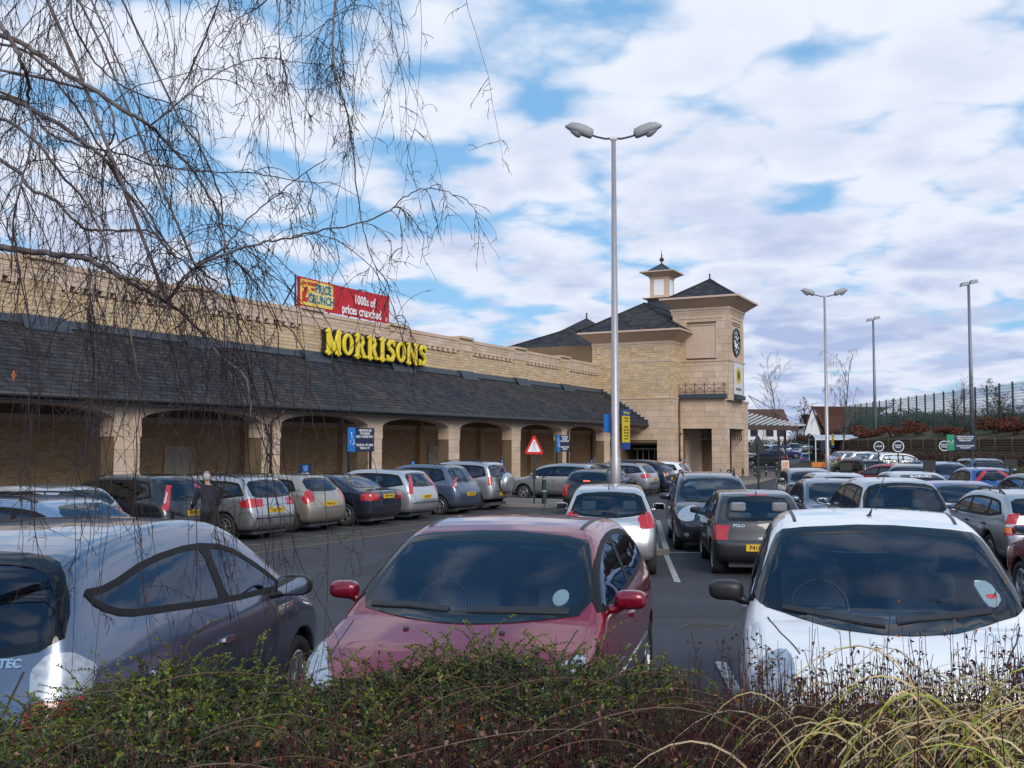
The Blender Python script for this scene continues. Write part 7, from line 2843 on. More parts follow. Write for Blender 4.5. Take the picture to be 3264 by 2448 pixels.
def person(loc, heading, label, jacket, trousers, hair, h=1.72, lean=0.0, arms=((.10, .05), (.10, .05)), stride=.12, vest=None, long_coat=False, res=.022, z=None):
    """one continuous body from joined limbs; jacket and trousers are zones of that surface, hair is its own mesh"""
    s = h / 1.75
    J = {}
    hip = np.array([0, 0, .93])
    sh = np.array([sin(lean) * .50, 0, .93 + cos(lean) * .50])
    head = sh + np.array([sin(lean) * .26 + .03, 0, .26 * cos(lean)])
    segs = []

    def seg(a, b, r0, r1):
        segs.append((np.array(a, float), np.array(b, float), r0, r1))
    up = (sh - hip) / np.linalg.norm(sh - hip)
    seg(hip + [0, 0, .0], hip + up * .26, .168, .160)
    seg(hip + up * .22, sh - up * .06, .162, .172)
    for sg in (1, -1):
        seg(sh + np.array([0, sg * .06, -.06]), sh + np.array([0, sg * .17, -.05]), .115, .075)
        seg(hip + [0, sg * .07, .02], hip + [0, sg * .09, -.04], .125, .120)
        st = stride * sg
        knee = np.array([st * .6 + .03, sg * .10, .50])
        ank = np.array([st * 1.1 - .02, sg * .10, .09])
        seg(hip + [0, sg * .09, -.04], knee, .105, .068)
        seg(knee, ank, .070, .045)
        seg(ank + [-.03, 0, -.04], ank + [.15, 0, -.055], .045, .038)
        fw, ou = arms[0 if sg > 0 else 1]
        so = sh + np.array([0, sg * .20, -.05])
        el = so + np.array([fw * .5, sg * (.05 + ou * .3), -.28])
        wr = el + np.array([fw * 1.2, -sg * .02, -.22 + abs(fw) * .5])
        seg(so, el, .062, .048)
        seg(el, wr, .050, .036)
        d_ = (wr - el) / np.linalg.norm(wr - el)
        seg(wr, wr + d_ * .08, .034, .036)
        for k in range(4):
            seg(wr + d_ * .08 + np.array([(-.03 + .02 * k), 0, 0]), wr + d_ * (.165 - .012 * abs(k - 1.5)) + np.array([(-.034 + .022 * k), 0, 0]), .0105, .009)
        seg(wr + d_ * .03 + np.array([.025, 0, 0]), wr + d_ * .09 + np.array([.055, 0, 0]), .012, .010)
    seg(sh + [0, 0, .02], head - [0, 0, .06], .062, .055)
    if long_coat:
        seg(hip + [0, 0, .05], hip + [0, 0, -.35], .17, .185)

    def f(P):
        Q = P / s
        d = None
        for a, b, r0, r1 in segs:
            e = b - a
            t = np.clip(((Q - a) @ e) / (e @ e), 0, 1)
            q = Q - a - t[:, None] * e
            k = .72 if (r0 > .11) else 1.0
            dd = np.sqrt((q[:, 0] / k) ** 2 + q[:, 1] ** 2 + q[:, 2] ** 2) - (r0 + (r1 - r0) * t)
            dd = dd * k
            d = dd if d is None else smin(d, dd, .025 if r0 > .02 else .008)
        q = (Q - head) / np.array([.098, .076, .118])
        hd = (np.linalg.norm(q, axis=1) - 1) * .085
        q = (Q - head - [.095, 0, -.015]) / np.array([.022, .014, .022])
        hd = smin(hd, (np.linalg.norm(q, axis=1) - 1) * .016, .012)
        q = (Q - head - [.055, 0, -.085]) / np.array([.04, .04, .03])
        hd = smin(hd, (np.linalg.norm(q, axis=1) - 1) * .032, .02)
        for sg in (1, -1):
            q = (Q - head - [0, sg * .078, -.01]) / np.array([.018, .010, .028])
            hd = smin(hd, (np.linalg.norm(q, axis=1) - 1) * .012, .006)
            q = (Q - head - [.088, sg * .032, .015]) / np.array([.012, .016, .010])
            hd = smax(hd, -(np.linalg.norm(q, axis=1) - 1) * .010, .006)
        q = (Q - head - [.092, 0, -.058]) / np.array([.012, .026, .004])
        hd = smax(hd, -(np.linalg.norm(q, axis=1) - 1) * .004, .003)
        return smin(d, hd, .02) * s

    wrists = [b for a, b, r0, r1 in segs if r0 == .050]

    def zone(C):
        Q = C / s
        r = np.ones(len(Q))
        r[Q[:, 2] < (.62 if long_coat else .90)] = 2
        r[Q[:, 2] < .085] = 3
        r[Q[:, 2] > sh[2] + .085] = 0
        for w in wrists:
            r[(np.linalg.norm(Q - w, axis=1) < .20) & (Q[:, 2] < w[2] + .01) & (np.abs(Q[:, 1]) > .18)] = 0
        if vest is not None:
            pass
        return r
    root = empty('person', (loc[0], loc[1], ground_z(*loc) if z is None else z), radians(heading), label=label, cat='person')
    me = net_mesh('body', f, (-.55 * s, -.55 * s, -.02), (.75 * s, .55 * s, 1.95 * s), res, [SKIN, jacket, trousers, BLACK], 1, None, zone)
    link('body', me, root)

    def fh(P):
        Q = P / s
        q = (Q - head - [-.014, 0, .018]) / np.array([.104, .086, .122])
        a = (np.linalg.norm(q, axis=1) - 1) * .09
        return smax(a, (Q[:, 0] - head[0] - .045) + (head[2] + .03 - Q[:, 2]) * .9, .02) * s
    link('hair', net_mesh('hair', fh, (head - .2) * s, (head + .2) * s, .018, [hair], 1), root)
    if vest is not None:
        def fv(P):
            Q = P / s
            base = f(P) / s
            a = base - .014
            a = smax(a, -(Q[:, 2] - .88), .01)
            a = smax(a, Q[:, 2] - (sh[2] + .0), .01)
            return smax(a, np.abs(Q[:, 1]) - .20, .01) * s
        link('hi_vis_vest', net_mesh('hi_vis_vest', fv, (-.4, -.4, .7), (.45, .4, 1.7), res, [vest], 1), root)
    return root


person((-15.45, 16.5), 150, 'white-haired man in a dark navy jacket leaning between the black people carrier and silver estate', mat("navy jacket", (.012, .015, .028), .8), mat("black trousers", (.012, .012, .014), .85),
       mat("white hair", (.40, .37, .34), .8), h=1.64, lean=.28, arms=((.20, .1), (.16, .1)))
person((-20.5, 66.4), 100, 'person in pale clothes walking past the tower opening', mat("pale jacket", (.34, .31, .29), .8), mat("grey trousers", (.10, .10, .11), .85), mat("grey hair", (.25, .23, .22), .8), h=1.72, res=.03)
person((-22.9, 60.3), 60, 'white-haired person of whom only the head shows beside the lamp post', mat("brown jacket", (.10, .06, .04), .8), mat("grey trousers", (.10, .10, .11), .85), mat("white hair", (.62, .58, .54), .8), h=1.66, res=.03)
HIVIS = mat("hi-vis yellow", (.55, .75, .02), .6, emit=(.5, .8, .02), estr=.0)
person((-19.3, 103.5), 290, 'attendant in a yellow hi-vis vest behind the mid blue hatchback', mat("dark fleece", (.03, .04, .05), .8), mat("black trousers", (.012, .012, .014), .85), mat("brown hair", (.06, .04, .03), .8), h=1.78, vest=HIVIS, res=.035)
person((-16.4, 92.6), 60, 'person in a beige jacket and black trousers by the trolley shelter', mat("beige jacket", (.22, .16, .11), .8), mat("black trousers", (.012, .012, .014), .85), mat("grey hair", (.25, .23, .22), .8), h=1.74, res=.035)
person((-15.75, 93.0), 200, 'person in a long rust-red coat by the trolley shelter', mat("rust coat", (.38, .05, .02), .8), mat("grey trousers", (.10, .10, .11), .85), mat("brown hair", (.06, .04, .03), .8), h=1.66, long_coat=True, res=.035)
person((-14.75, 93.5), 150, 'person in dark clothes half hidden behind the far lamp post', mat("navy jacket", (.012, .015, .028), .8), mat("black trousers", (.012, .012, .014), .85), mat("brown hair", (.06, .04, .03), .8), h=1.76, res=.035)
# ================================================================== far side: bank, timber wall, fence, shrubs, houses, trees
GRASS = mat("bank grass", (.045, .055, .020), .95, noise=.4, nscale=2, col2=(.09, .045, .025), cscale=.5)
LOG = mat("weathered sleeper", (.16, .115, .07), .9, noise=.3, nscale=6, streak=(.5, .5, 6), rnd=.18, bump=.4)
FENCEG = mat("fence green", (.012, .035, .030), .5)
WIRE = mat("fence wire", (.03, .10, .09), .5)
LW0, LW1 = Vector((-15.5, 93.2, 0)), Vector((9.0, 51.5, 0))
LD = (LW1 - LW0).normalized()
LN = Vector((LD.y, -LD.x, 0)) * -1          # away from the car park
if LN.x < 0:
    LN = -LN
LL = (LW1 - LW0).length


def bank():
    m = MB()
    n = 30
    prof = [(-4.5, .0), (-3.5, .35), (-1.0, 1.35), (-.15, 1.8), (.02, 1.8), (.03, 2.62), (1.2, 2.85), (4.0, 3.3), (6.0, 3.5), (30, 3.6), (31, -1)]
    vs, fs = [], []
    for i in range(n + 1):
        p = LW0 + LD * (-1.5 + (LL + 40) * i / n)
        for o, z in prof:
            q = p + LN * o
            b = ground_z(q.x, q.y) if o < -3 else 0
            vs.append((q.x, q.y, (b - .05 if o < -4 else z)))
    k = len(prof)
    vs = [(x, y, z) if i_ >= k else (x, y, min(z, .5)) for i_, (x, y, z) in enumerate(vs)]
    for i in range(n):
        for j in range(k - 1):
            fs.append((i * k + j, i * k + j + 1, (i + 1) * k + j + 1, (i + 1) * k + j))
    m.add(vs, fs)
    tag(m.build('bank', GRASS, smooth=False), kind='structure')


bank()
tw = empty('timber_wall', tuple(LW0), label='low retaining wall of weathered sleepers along the planted bank', cat='retaining wall')
its = []
rnd = random.Random(5)
for r in range(6):
    z = 1.80 + .158 * r
    u = -1.2 * (r % 2)
    while u < LL + 20:
        a, b = max(0, u), u + 2.4
        c = LW0 + LD * ((a + b) / 2) - LN * (.02 + rnd.uniform(0, .03))
        its.append((Vector((c.x, c.y, z)) - tw.location, LD * (b - a - .03), LN * .16, Vector((0, 0, .098))))
        u += 2.4
lay(tw, 'sleeper', its, LOG)
m = MB()
for i in range(36):
    c = LW0 + LD * (i * 1.9 + .6) - LN * .13 - tw.location
    m.box(c.x - .05, c.x + .05, c.y - .05, c.y + .05, 1.5, 2.68)
m.build('stake', LOG, tw)

# mesh fence
FW0, FW1 = Vector((-17.6, 114.3, 0)), Vector((7.5, 55.9, 0))
FD = (FW1 - FW0).normalized()
FL = (FW1 - FW0).length
NP = 30
fe = empty('mesh_fence', tuple(FW0), label='tall green mesh fence with dark posts running along the top of the bank', cat='fence')
m = MB().box(-.05, .05, -.05, .05, 2.9, 6.42)
pm = m.mesh('fence_post', FENCEG)
ang = atan2(FD.y, FD.x)
for i in range(NP + 1):
    p = FD * (FL * i / NP)
    link('fence_post', pm, fe, loc=p, rot=(0, 0, ang))
seg_ = FL / NP
m = MB()
for z in np.arange(3.4, 6.36, .2):
    m.bar((0, 0, z), (seg_, 0, z), .020)
for x in np.arange(0, seg_, .10):
    m.bar((x, 0, 3.3), (x, 0, 6.34), .010)
wm = m.mesh('mesh_panel', WIRE)
m = None
for i in range(NP):
    link('mesh_panel', wm, fe, loc=FD * (FL * i / NP), rot=(0, 0, ang))


# ------------------------------------------------------------------ leafy and bare plants
def leaf_cloud(n, pts_fn, size, mats, seed=0, flat=.0, aspect=.55):
    """n little bent leaves; pts_fn(rng, n) gives their positions"""
    rg = np.random.default_rng(seed)
    P = pts_fn(rg, n)
    n = len(P)
    d = rg.normal(size=(n, 3))
    d[:, 2] *= (1 - flat)
    d /= np.linalg.norm(d, axis=1)[:, None]
    e = np.cross(d, rg.normal(size=(n, 3)))
    e /= np.linalg.norm(e, axis=1)[:, None] + 1e-9
    s = size * (.6 + .8 * rg.random(n))[:, None]
    a, b, c_, q = P - d * s * .5, P + e * s * aspect * .5, P + d * s * .5, P - e * s * aspect * .5
    V = np.stack([a, b, c_, q], 1).reshape(-1, 3)
    F = np.arange(4 * n).reshape(-1, 4)
    me = bpy.data.meshes.new('leaves')
    me.from_pydata(V.tolist(), [], F.tolist())
    for mt in (mats if isinstance(mats, list) else [mats]):
        me.materials.append(mt)
    if isinstance(mats, list) and len(mats) > 1:
        me.polygons.foreach_set('material_index', rg.integers(0, len(mats), n).astype(int).tolist())
    me.update()
    return me


def clumps(centres, radii):
    def fn(rg, n):
        k = rg.integers(0, len(centres), n)
        v = rg.normal(size=(n, 3))
        v /= np.linalg.norm(v, axis=1)[:, None]
        r = rg.random(n) ** (1 / 2.2)
        return np.array(centres)[k] + v * r[:, None] * np.array(radii)[k]
    return fn


RUSSET = mat("russet leaves", (.16, .038, .015), .8, rnd=.45)
RUSSET2 = mat("dull brown leaves", (.075, .028, .018), .8, rnd=.4)
EVERG = mat("evergreen leaves", (.020, .038, .016), .7, rnd=.5)
OLIVE = mat("olive leaves", (.07, .085, .020), .8, rnd=.4)
BARKD = mat("dark twigs", (.050, .028, .026), .9, rnd=.3)
BARKG = mat("grey brown bark", (.085, .065, .062), .9, noise=.3, nscale=9)


def bush_shape(rg, w, h, n=9):
    cs_, rs = [], []
    for _ in range(n):
        a = rg.random() * 2 * pi
        r = rg.random() ** .5 * w * .32
        z = h * (.25 + .55 * rg.random())
        k = .55 + .5 * rg.random()
        cs_.append((cos(a) * r, sin(a) * r, z))
        rs.append((w * .30 * k, w * .30 * k, h * .28 * k))
    return cs_, rs


def bush(name, loc, w, h, n, size, mt, label, cat='shrub', group=None, seed=0):
    rg = np.random.default_rng(seed)
    root = empty(name, loc, rg.random() * 6, label=label, cat=cat, group=group)
    cs_, rs = bush_shape(rg, w, h)
    o = link('foliage', leaf_cloud(n, clumps(cs_, rs), size, mt, seed), root)
    m = MB()
    for c in cs_[:6]:
        m.tube([(0, 0, -.2), (c[0] * .5, c[1] * .5, c[2] * .6), (c[0], c[1], c[2] + rs[0][2] * .5)], [.03, .02, .006], 4)
    m.build('stem', BARKD, root)
    return root


def on_bank(u, o):
    p = LW0 + LD * u + LN * o
    z = np.interp(o, [-4.5, -3.5, -1, -.15, .02, .03, 1.2, 4, 6], [0, .35, 1.35, 1.8, 1.8, 2.6, 2.85, 3.3, 3.5])
    return (p.x, p.y, float(z))


rnd = random.Random(8)
k = 0
ordw = ['leftmost', 'second', 'third', 'fourth', 'fifth', 'sixth', 'seventh', 'eighth', 'ninth', 'tenth', 'eleventh', 'twelfth', 'thirteenth', 'fourteenth', 'fifteenth', 'sixteenth', 'seventeenth', 'eighteenth']
for i, u in enumerate((1.0, 5.0, 9.5, 13.5, 17.0, 20.0, 23.5, 27.0, 30.0, 33.5, 37.0, 41.0, 45.0, 49.0)):
    w = rnd.uniform(2.2, 3.4)
    bush('russet_bush', on_bank(u, rnd.uniform(1.0, 2.0)), w, rnd.uniform(1.0, 1.9) * (.62 if i % 3 else .85), 2600, .13, [RUSSET, RUSSET2], 'russet-leaved bush above the timber wall, %s along the bank from the shelter' % ordw[i], 'bush', 'russet bushes above the timber wall', seed=20 + i)
hg = empty('evergreen_hedge', tuple(FW0), label='dark evergreen hedge rising against the mesh fence at its far end', cat='hedge')
cs_, rs = [], []
rg = np.random.default_rng(3)
for i in range(130):
    u = -1 + FL * i / 130
    p = FD * u + LN * (.9 + rg.random() * 1.6)
    hz = 1.0 if i < 55 else .45
    cs_.append((p.x, p.y, 3.3 + rg.random() * 1.9 * hz * (1 - i / 260)))
    rs.append((1.2, 1.2, .75))
link('foliage', leaf_cloud(42000, clumps(cs_, rs), .20, [EVERG, EVERG, RUSSET2], 4), hg)['kind'] = 'stuff'
hg2 = empty('low_hedge', tuple(LW0), label='brown beech hedge below the timber wall', cat='hedge')
cs_, rs = [], []
for i in range(80):
    p = LD * ((LL + 12) * i / 80) - LN * (1.4 + .3 * rg.random())
    cs_.append((p.x, p.y, 1.15 + .25 * rg.random()))
    rs.append((.8, .8, .55))
link('foliage', leaf_cloud(26000, clumps(cs_, rs), .12, [RUSSET2, BARKD], 5), hg2)['kind'] = 'stuff'
hg3 = empty('low_hedge', tuple(LW0), label='olive green low hedge between the parked cars and the brown beech hedge', cat='hedge')
cs_, rs = [], []
for i in range(60):
    p = LD * (20 + (LL - 8) * i / 60) - LN * (7.5 + .5 * rg.random())
    cs_.append((p.x, p.y, .72 + .2 * rg.random()))
    rs.append((.9, .9, .5))
link('foliage', leaf_cloud(18000, clumps(cs_, rs), .11, OLIVE, 6), hg3)['kind'] = 'stuff'
hg4 = empty('low_hedge', (-9.5, 84, .2), label='small olive hedge behind the cycles and pick up point signs', cat='hedge')
cs_ = [(-2.2 + i * .45, 2.0 - i * .5, .2) for i in range(14)]
link('foliage', leaf_cloud(6000, clumps(cs_, [(.7, .7, .5)] * 14), .11, OLIVE, 7), hg4)['kind'] = 'stuff'
hg5 = empty('evergreen_hedge', (-30, 146, 1), label='dark clipped hedge across the far end of the car park', cat='hedge')
cs_ = [(-14 + i * .8, i * .42 - 8, .9 + .2 * rg.random()) for i in range(46)]
link('foliage', leaf_cloud(20000, clumps(cs_, [(1.2, 1.2, 1.0)] * 46), .22, EVERG, 8), hg5)['kind'] = 'stuff'


def bare_mesh(h, r0, levels, seed, spread=.5, droop=0.0, seg=4, nb=5, minr=.006, first=.25):
    """leafless tree: tapered trunk, limbs and twigs"""
    rg = random.Random(seed)
    m = MB()

    def grow_(p, d, L_, r, lev):
        n = 5
        pts, rad = [p.copy()], [r]
        q, dd = p.copy(), d.copy()
        for i in range(n):
            dd = (dd + Vector((rg.uniform(-1, 1), rg.uniform(-1, 1), rg.uniform(-.6, .6))) * .16 + Vector((0, 0, -droop * lev * .22))).normalized()
            q = q + dd * (L_ / n)
            pts.append(q.copy())
            rad.append(max(minr, r * (1 - .75 * (i + 1) / n)))
        m.tube(pts, rad, 6 if lev == 0 else (4 if lev == 1 else 3), cap=False)
        if lev < levels:
            k_ = nb + (4 if lev == 0 else 0)
            for j in range(k_):
                t = first + (1 - first) * (j + rg.random()) / k_ if lev == 0 else .2 + .8 * (j + rg.random()) / k_
                i = min(n - 1, int(t * n))
                b = pts[i].lerp(pts[i + 1], t * n - i)
                ax = Vector((rg.uniform(-1, 1), rg.uniform(-1, 1), rg.uniform(-.2, .5))).normalized()
                nd = (dd * (1 - spread) + ax * spread * 1.3 + Vector((0, 0, .25 if lev == 0 else .05))).normalized()
                grow_(b, nd, L_ * rg.uniform(.34, .55) * (1.1 - t * .45), max(minr, rad[i] * .55), lev + 1)
    grow_(Vector((0, 0, 0)), Vector((0, 0, 1)), h, r0, 0)
    return m


def bare_tree(name, loc, mesh_, label, cat='tree', group=None, s=1.0, rz=0.0):
    root = empty(name, loc, rz, label=label, cat=cat, group=group)
    root.scale = (s, s, s)
    link('branches', mesh_, root)
    return root


round_tree = bare_mesh(8.5, .30, 3, 3, spread=.62, nb=7, minr=.022, first=.18).mesh('branches', BARKD)
slim_tree = bare_mesh(7.2, .07, 3, 5, spread=.34, droop=.9, nb=6, minr=.006, first=.25).mesh('branches', BARKG)
slim_tree2 = bare_mesh(6.0, .055, 3, 12, spread=.34, droop=.1, nb=6, minr=.0055, first=.3).mesh('branches', BARKG)
twig_bush = bare_mesh(3.2, .05, 3, 7, spread=.55, nb=6, minr=.010, first=.05).mesh('branches', BARKD)
bare_tree('bare_tree', (-36, 194, .8), round_tree, 'big round leafless tree behind the gabled house', s=1.0)
bare_tree('bare_tree', (-27.5, 182, .8), round_tree, 'second leafless tree right of the gables, partly behind the far lamp post', s=.85, rz=2)
bare_tree('bare_tree', (-44, 190, .8), round_tree, 'leafless tree behind the white house roof', s=.75, rz=4)
bare_tree('slender_birch', (-13.9, 88.3, .2), slim_tree, 'slender leafless birch with drooping top right of the far lamp post', s=1.22)
bare_tree('slender_birch', (-23.9, 111, .3), slim_tree2, 'slender pale birch standing in front of the white house', s=1.55, rz=1)
bare_tree('slender_birch', (-27.5, 118, .5), slim_tree2, 'small pale birch close to the tower edge in front of the white house', s=.75, rz=3)
p = on_bank(24, -.8)
bare_tree('slender_birch', p, slim_tree2, 'young birch with a forked pale trunk in front of the timber wall', s=.7, rz=2)
p = on_bank(38, -.9)
bare_tree('slender_birch', p, slim_tree2, 'young straight birch in front of the timber wall, near the right edge', s=.62, rz=5)
ug = empty('brushwood', tuple(FW0), label='purple brown leafless brushwood filling the ground behind the mesh fence', cat='brushwood')
cs_ = [tuple(FD * (14 + (FL - 10) * i / 70) + LN * (1.0 + 2.5 * rg.random()) + Vector((0, 0, 3.6 + .9 * rg.random()))) for i in range(70)]
link('twigs', leaf_cloud(26000, clumps(cs_, [(1.5, 1.5, 1.1)] * 70), .42, [BARKD, RUSSET2], 15, aspect=.07), ug)['kind'] = 'stuff'
for i, (u, o, s) in enumerate(((16, 6.5, 1.0), (21, 6.0, .9), (25, 7.2, 1.2), (29, 6.2, .95), (33, 7.0, 1.25), (36, 6.0, 1.1), (40, 7.5, 1.3), (43.5, 6.2, 1.1), (47, 7.2, 1.25), (51, 6.4, 1.2))):
    x, y, z = on_bank(u, o)
    bare_tree('leafless_shrub', (x, y, z), twig_bush, 'leafless shrub seen through the mesh fence, %s from the evergreen hedge' % ordw[i], 'shrub', 'leafless shrubs behind the fence', s=s, rz=i * 1.3)
for i, (u, o, s) in enumerate(((7, 3.2, .8), (15, 3.4, .75), (22, 3.0, .85), (31, 3.3, .8), (39, 3.2, .9), (47, 3.2, .9))):
    x, y, z = on_bank(u, o)
    bare_tree('leafless_shrub', (x, y, z), twig_bush, 'leafless shrub among the russet bushes, %s along the bank' % ordw[i], 'shrub', 'leafless shrubs on the bank', s=s, rz=i * 2.1)
for i, (x, y, w, h) in enumerate(((-24.5, 150, 7, 3.6), (-30, 158, 6, 3.2), (-19.5, 132, 6, 3.0), (-35, 160, 6, 3.6))):
    bush('russet_bush', (x, y, .9), w, h, 3500, .30, [RUSSET2, BARKD], ('wide brown shrub below the gables', 'brown shrub left of the small gable', 'brown shrub behind the trolley shelter', 'brown shrub beside the white house')[i], 'bush', seed=70 + i)

# houses
TILE = mat("brown roof tile", (.085, .038, .028), .9, noise=.2, nscale=2)
WALLW = mat("white house wall", (.70, .70, .72), .8)
ho = empty('white_house', (-34, 152, 1), label='white rendered house with a brown tiled roof right of the store', cat='house')
hm = MB()
hm.box(-6, 2.6, 0, 8, -.5, 4.0)
hm.build('wall', WALLW, ho)
MB().prism([(-.6, 3.9), (8.6, 3.9), (4, 6.6)], 'X', -6.4, 3.0).build('roof', TILE, ho)
WD = mat("window brown", (.05, .02, .02), .5)
for x in (-5.2, -2.9, -.6, 1.0):
    w = MB().box(x, x + 1.1, -.05, -.003, 2.45, 3.45).build('window', WD, ho)
    MB().box(x + .1, x + .52, -.07, -.052, 2.55, 3.35).box(x + .58, x + 1.0, -.07, -.052, 2.55, 3.35).build('pane', GLASS_DARK, w)
MB().box(2.0, 2.1, -.10, -.003, 0, 4).build('downpipe', BLACK, ho)
ho.rotation_euler = (0, 0, .45)
for (x, y, w, h, hz, ln, lab) in ((-33.4, 173, 1.5, 3.0, 3.2, 6, 'small white gable of a house behind the shrubs'), (-31.0, 169, 2.0, 3.6, 3.8, 14, 'gabled white house with a long brown roof behind the far lamp post')):
    g_ = empty('gabled_house', (x, y, 1.0), .45, label=lab, cat='house')
    MB().box(-w * .6, w * .6, 0, 6, -.5, hz - .4).build('wall', WALLW, g_)
    MB().prism([(-w * .62, hz - .4), (w * .62, hz - .4), (0, hz + h - .15)], 'Y', -.02, .3).build('gable', WALLW, g_)
    MB().add([(0, -.2, hz + h), (w * 1.1, -.2, hz - .9), (w * 1.1 + ln * .2, ln * .2, hz - .9), (ln, ln * .3, hz + h), (0, 3, hz + h)], [(0, 1, 2, 3), (0, 3, 4)]).build('roof', TILE, g_)
    MB().bar((0, -.1, hz + h), (-w * .68, -.1, hz - .6), .3, .12).bar((0, -.1, hz + h), (w * .68, -.1, hz - .6), .3, .12).box(0, ln, .3, 5, hz - .6, hz + h * .55).build('verge', TILE, g_)
# a belt of distant trees closes the horizon
wood = []
rg = np.random.default_rng(12)
cs_, rs = [], []
for i in range(220):
    a = radians(-75 + i * .9)
    R_ = 300 + 40 * rg.random()
    cs_.append((R_ * sin(a), R_ * cos(a), 3.0 + 2.0 * rg.random()))
    rs.append((7, 7, 3.6))
o = link('distant_wood', leaf_cloud(26000, clumps(cs_, rs), .9, [BARKD, RUSSET2, EVERG], 9))
tag(o, 'brown leafless wood far behind the houses', 'wood', kind='stuff')
# ================================================================== foreground planting and the weeping birch
fwd = Vector((-sin(CAM_YAW), cos(CAM_YAW), 0))
rgt = Vector((cos(CAM_YAW), sin(CAM_YAW), 0))


def np_at(xc, d, z):
    xc, d, z = np.broadcast_arrays(np.asarray(xc, float), np.asarray(d, float), np.asarray(z, float))
    return np.stack([xc * rgt.x + d * fwd.x, xc * rgt.y + d * fwd.y, z], -1)


SOIL = mat("dark soil and litter", (.030, .020, .014), 1.0, noise=.4, nscale=9, bump=.8, bscale=40)
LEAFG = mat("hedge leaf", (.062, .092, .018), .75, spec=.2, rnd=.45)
LEAFY = mat("lit top hedge leaf", (.14, .16, .026), .75, spec=.2, rnd=.35)  # paler leaf for the hedge tops, their light put into the colour
LEAFD = mat("dark low hedge leaf", (.020, .045, .012), .6, rnd=.4)  # darker copy for leaves low in each spray
STEMB = mat("arching hedge twig", (.14, .085, .05), .9, rnd=.3)
STEMR = mat("dead red stem", (.055, .014, .014), .8, rnd=.45)
WITHER = mat("withered leaf", (.17, .085, .050), .9, rnd=.5)
STRAW = mat("straw blade", (.50, .38, .20), .7, rnd=.3)
GBLADE = mat("green grass blade", (.27, .29, .07), .6, rnd=.35)


def hedge_top(xc, d):
    """height of the planting: low mounds, a dip on the far left"""
    z = 1.40 + .05 * np.sin(xc * 1.9 + 1.0) + .04 * np.sin(xc * 4.3 + d * 2.0) + .03 * np.sin(d * 5.1 + xc)
    z = z - .17 * np.clip((-1.42 - xc) / .3, 0, 1) + .05 * np.exp(-((xc + 1.5) / .7) ** 2)
    z = z - .16 * np.clip((xc - .5) / .8, 0, 1)
    z = z - .22 * np.clip((d - 4.15) / .4, 0, 1) ** 1.4
    return z


# raised bed under the plants
m = MB()
xs = np.linspace(-6.5, 5.5, 49)
ds = np.linspace(1.2, 4.45, 20)
vs = []
for d in ds:
    for x in xs:
        z = float(hedge_top(x, d)) - .22
        if d > 4.35:
            z = .2
        vs.append(tuple(np_at(x, d, z)))
n = len(xs)
m.add(vs, [(j * n + i, j * n + i + 1, (j + 1) * n + i + 1, (j + 1) * n + i) for j in range(len(ds) - 1) for i in range(n - 1)])
tag(m.build('raised_bed', SOIL, smooth=True), kind='structure')
# grass verge behind the bed (under the camera)
m = MB()
vs = [tuple(np_at(x, d, z)) for d, z in ((-30, .9), (1.25, .95)) for x in (-40, 40)]
m.add(vs, [(0, 1, 3, 2)])
tag(m.build('verge', GRASS), kind='structure')


def leaf_arrays(P, D, size, width, rg, fold=.25):
    """leaf blades from a base point P along D: two quads folded on the midrib, as one diamond with four triangles"""
    n = len(P)
    D = D / (np.linalg.norm(D, axis=1)[:, None] + 1e-9)
    up = rg.normal(size=(n, 3)) * .6 + np.array([0, 0, 1.0])
    e = np.cross(D, up)
    e /= np.linalg.norm(e, axis=1)[:, None] + 1e-9
    nn = np.cross(e, D)
    s = size[:, None]
    w = width[:, None]
    a = P
    b = P + D * s * .45 + e * w * .5 + nn * w * fold
    c_ = P + D * s
    q = P + D * s * .45 - e * w * .5 + nn * w * fold
    mid = P + D * s * .5
    V = np.stack([a, b, c_, q, mid], 1).reshape(-1, 3)
    base = np.arange(n)[:, None] * 5
    F = np.concatenate([base + np.array([[0, 1, 4]]), base + np.array([[1, 2, 4]]), base + np.array([[2, 3, 4]]), base + np.array([[3, 0, 4]])], 1).reshape(-1, 3)
    return V, F


def fast_mesh(name, V, F, mats, mi=None, k=3):
    me = bpy.data.meshes.new(name)
    nf = len(F)
    me.vertices.add(len(V))
    me.vertices.foreach_set('co', V.astype(np.float32).ravel())
    me.loops.add(nf * k)
    me.loops.foreach_set('vertex_index', F.astype(np.int32).ravel())
    me.polygons.add(nf)
    me.polygons.foreach_set('loop_start', np.arange(nf, dtype=np.int32) * k)
    for mt in mats:
        me.materials.append(mt)
    if mi is not None:
        me.polygons.foreach_set('material_index', mi.astype(np.int32))
    me.update(calc_edges=True)
    me.validate()
    return me


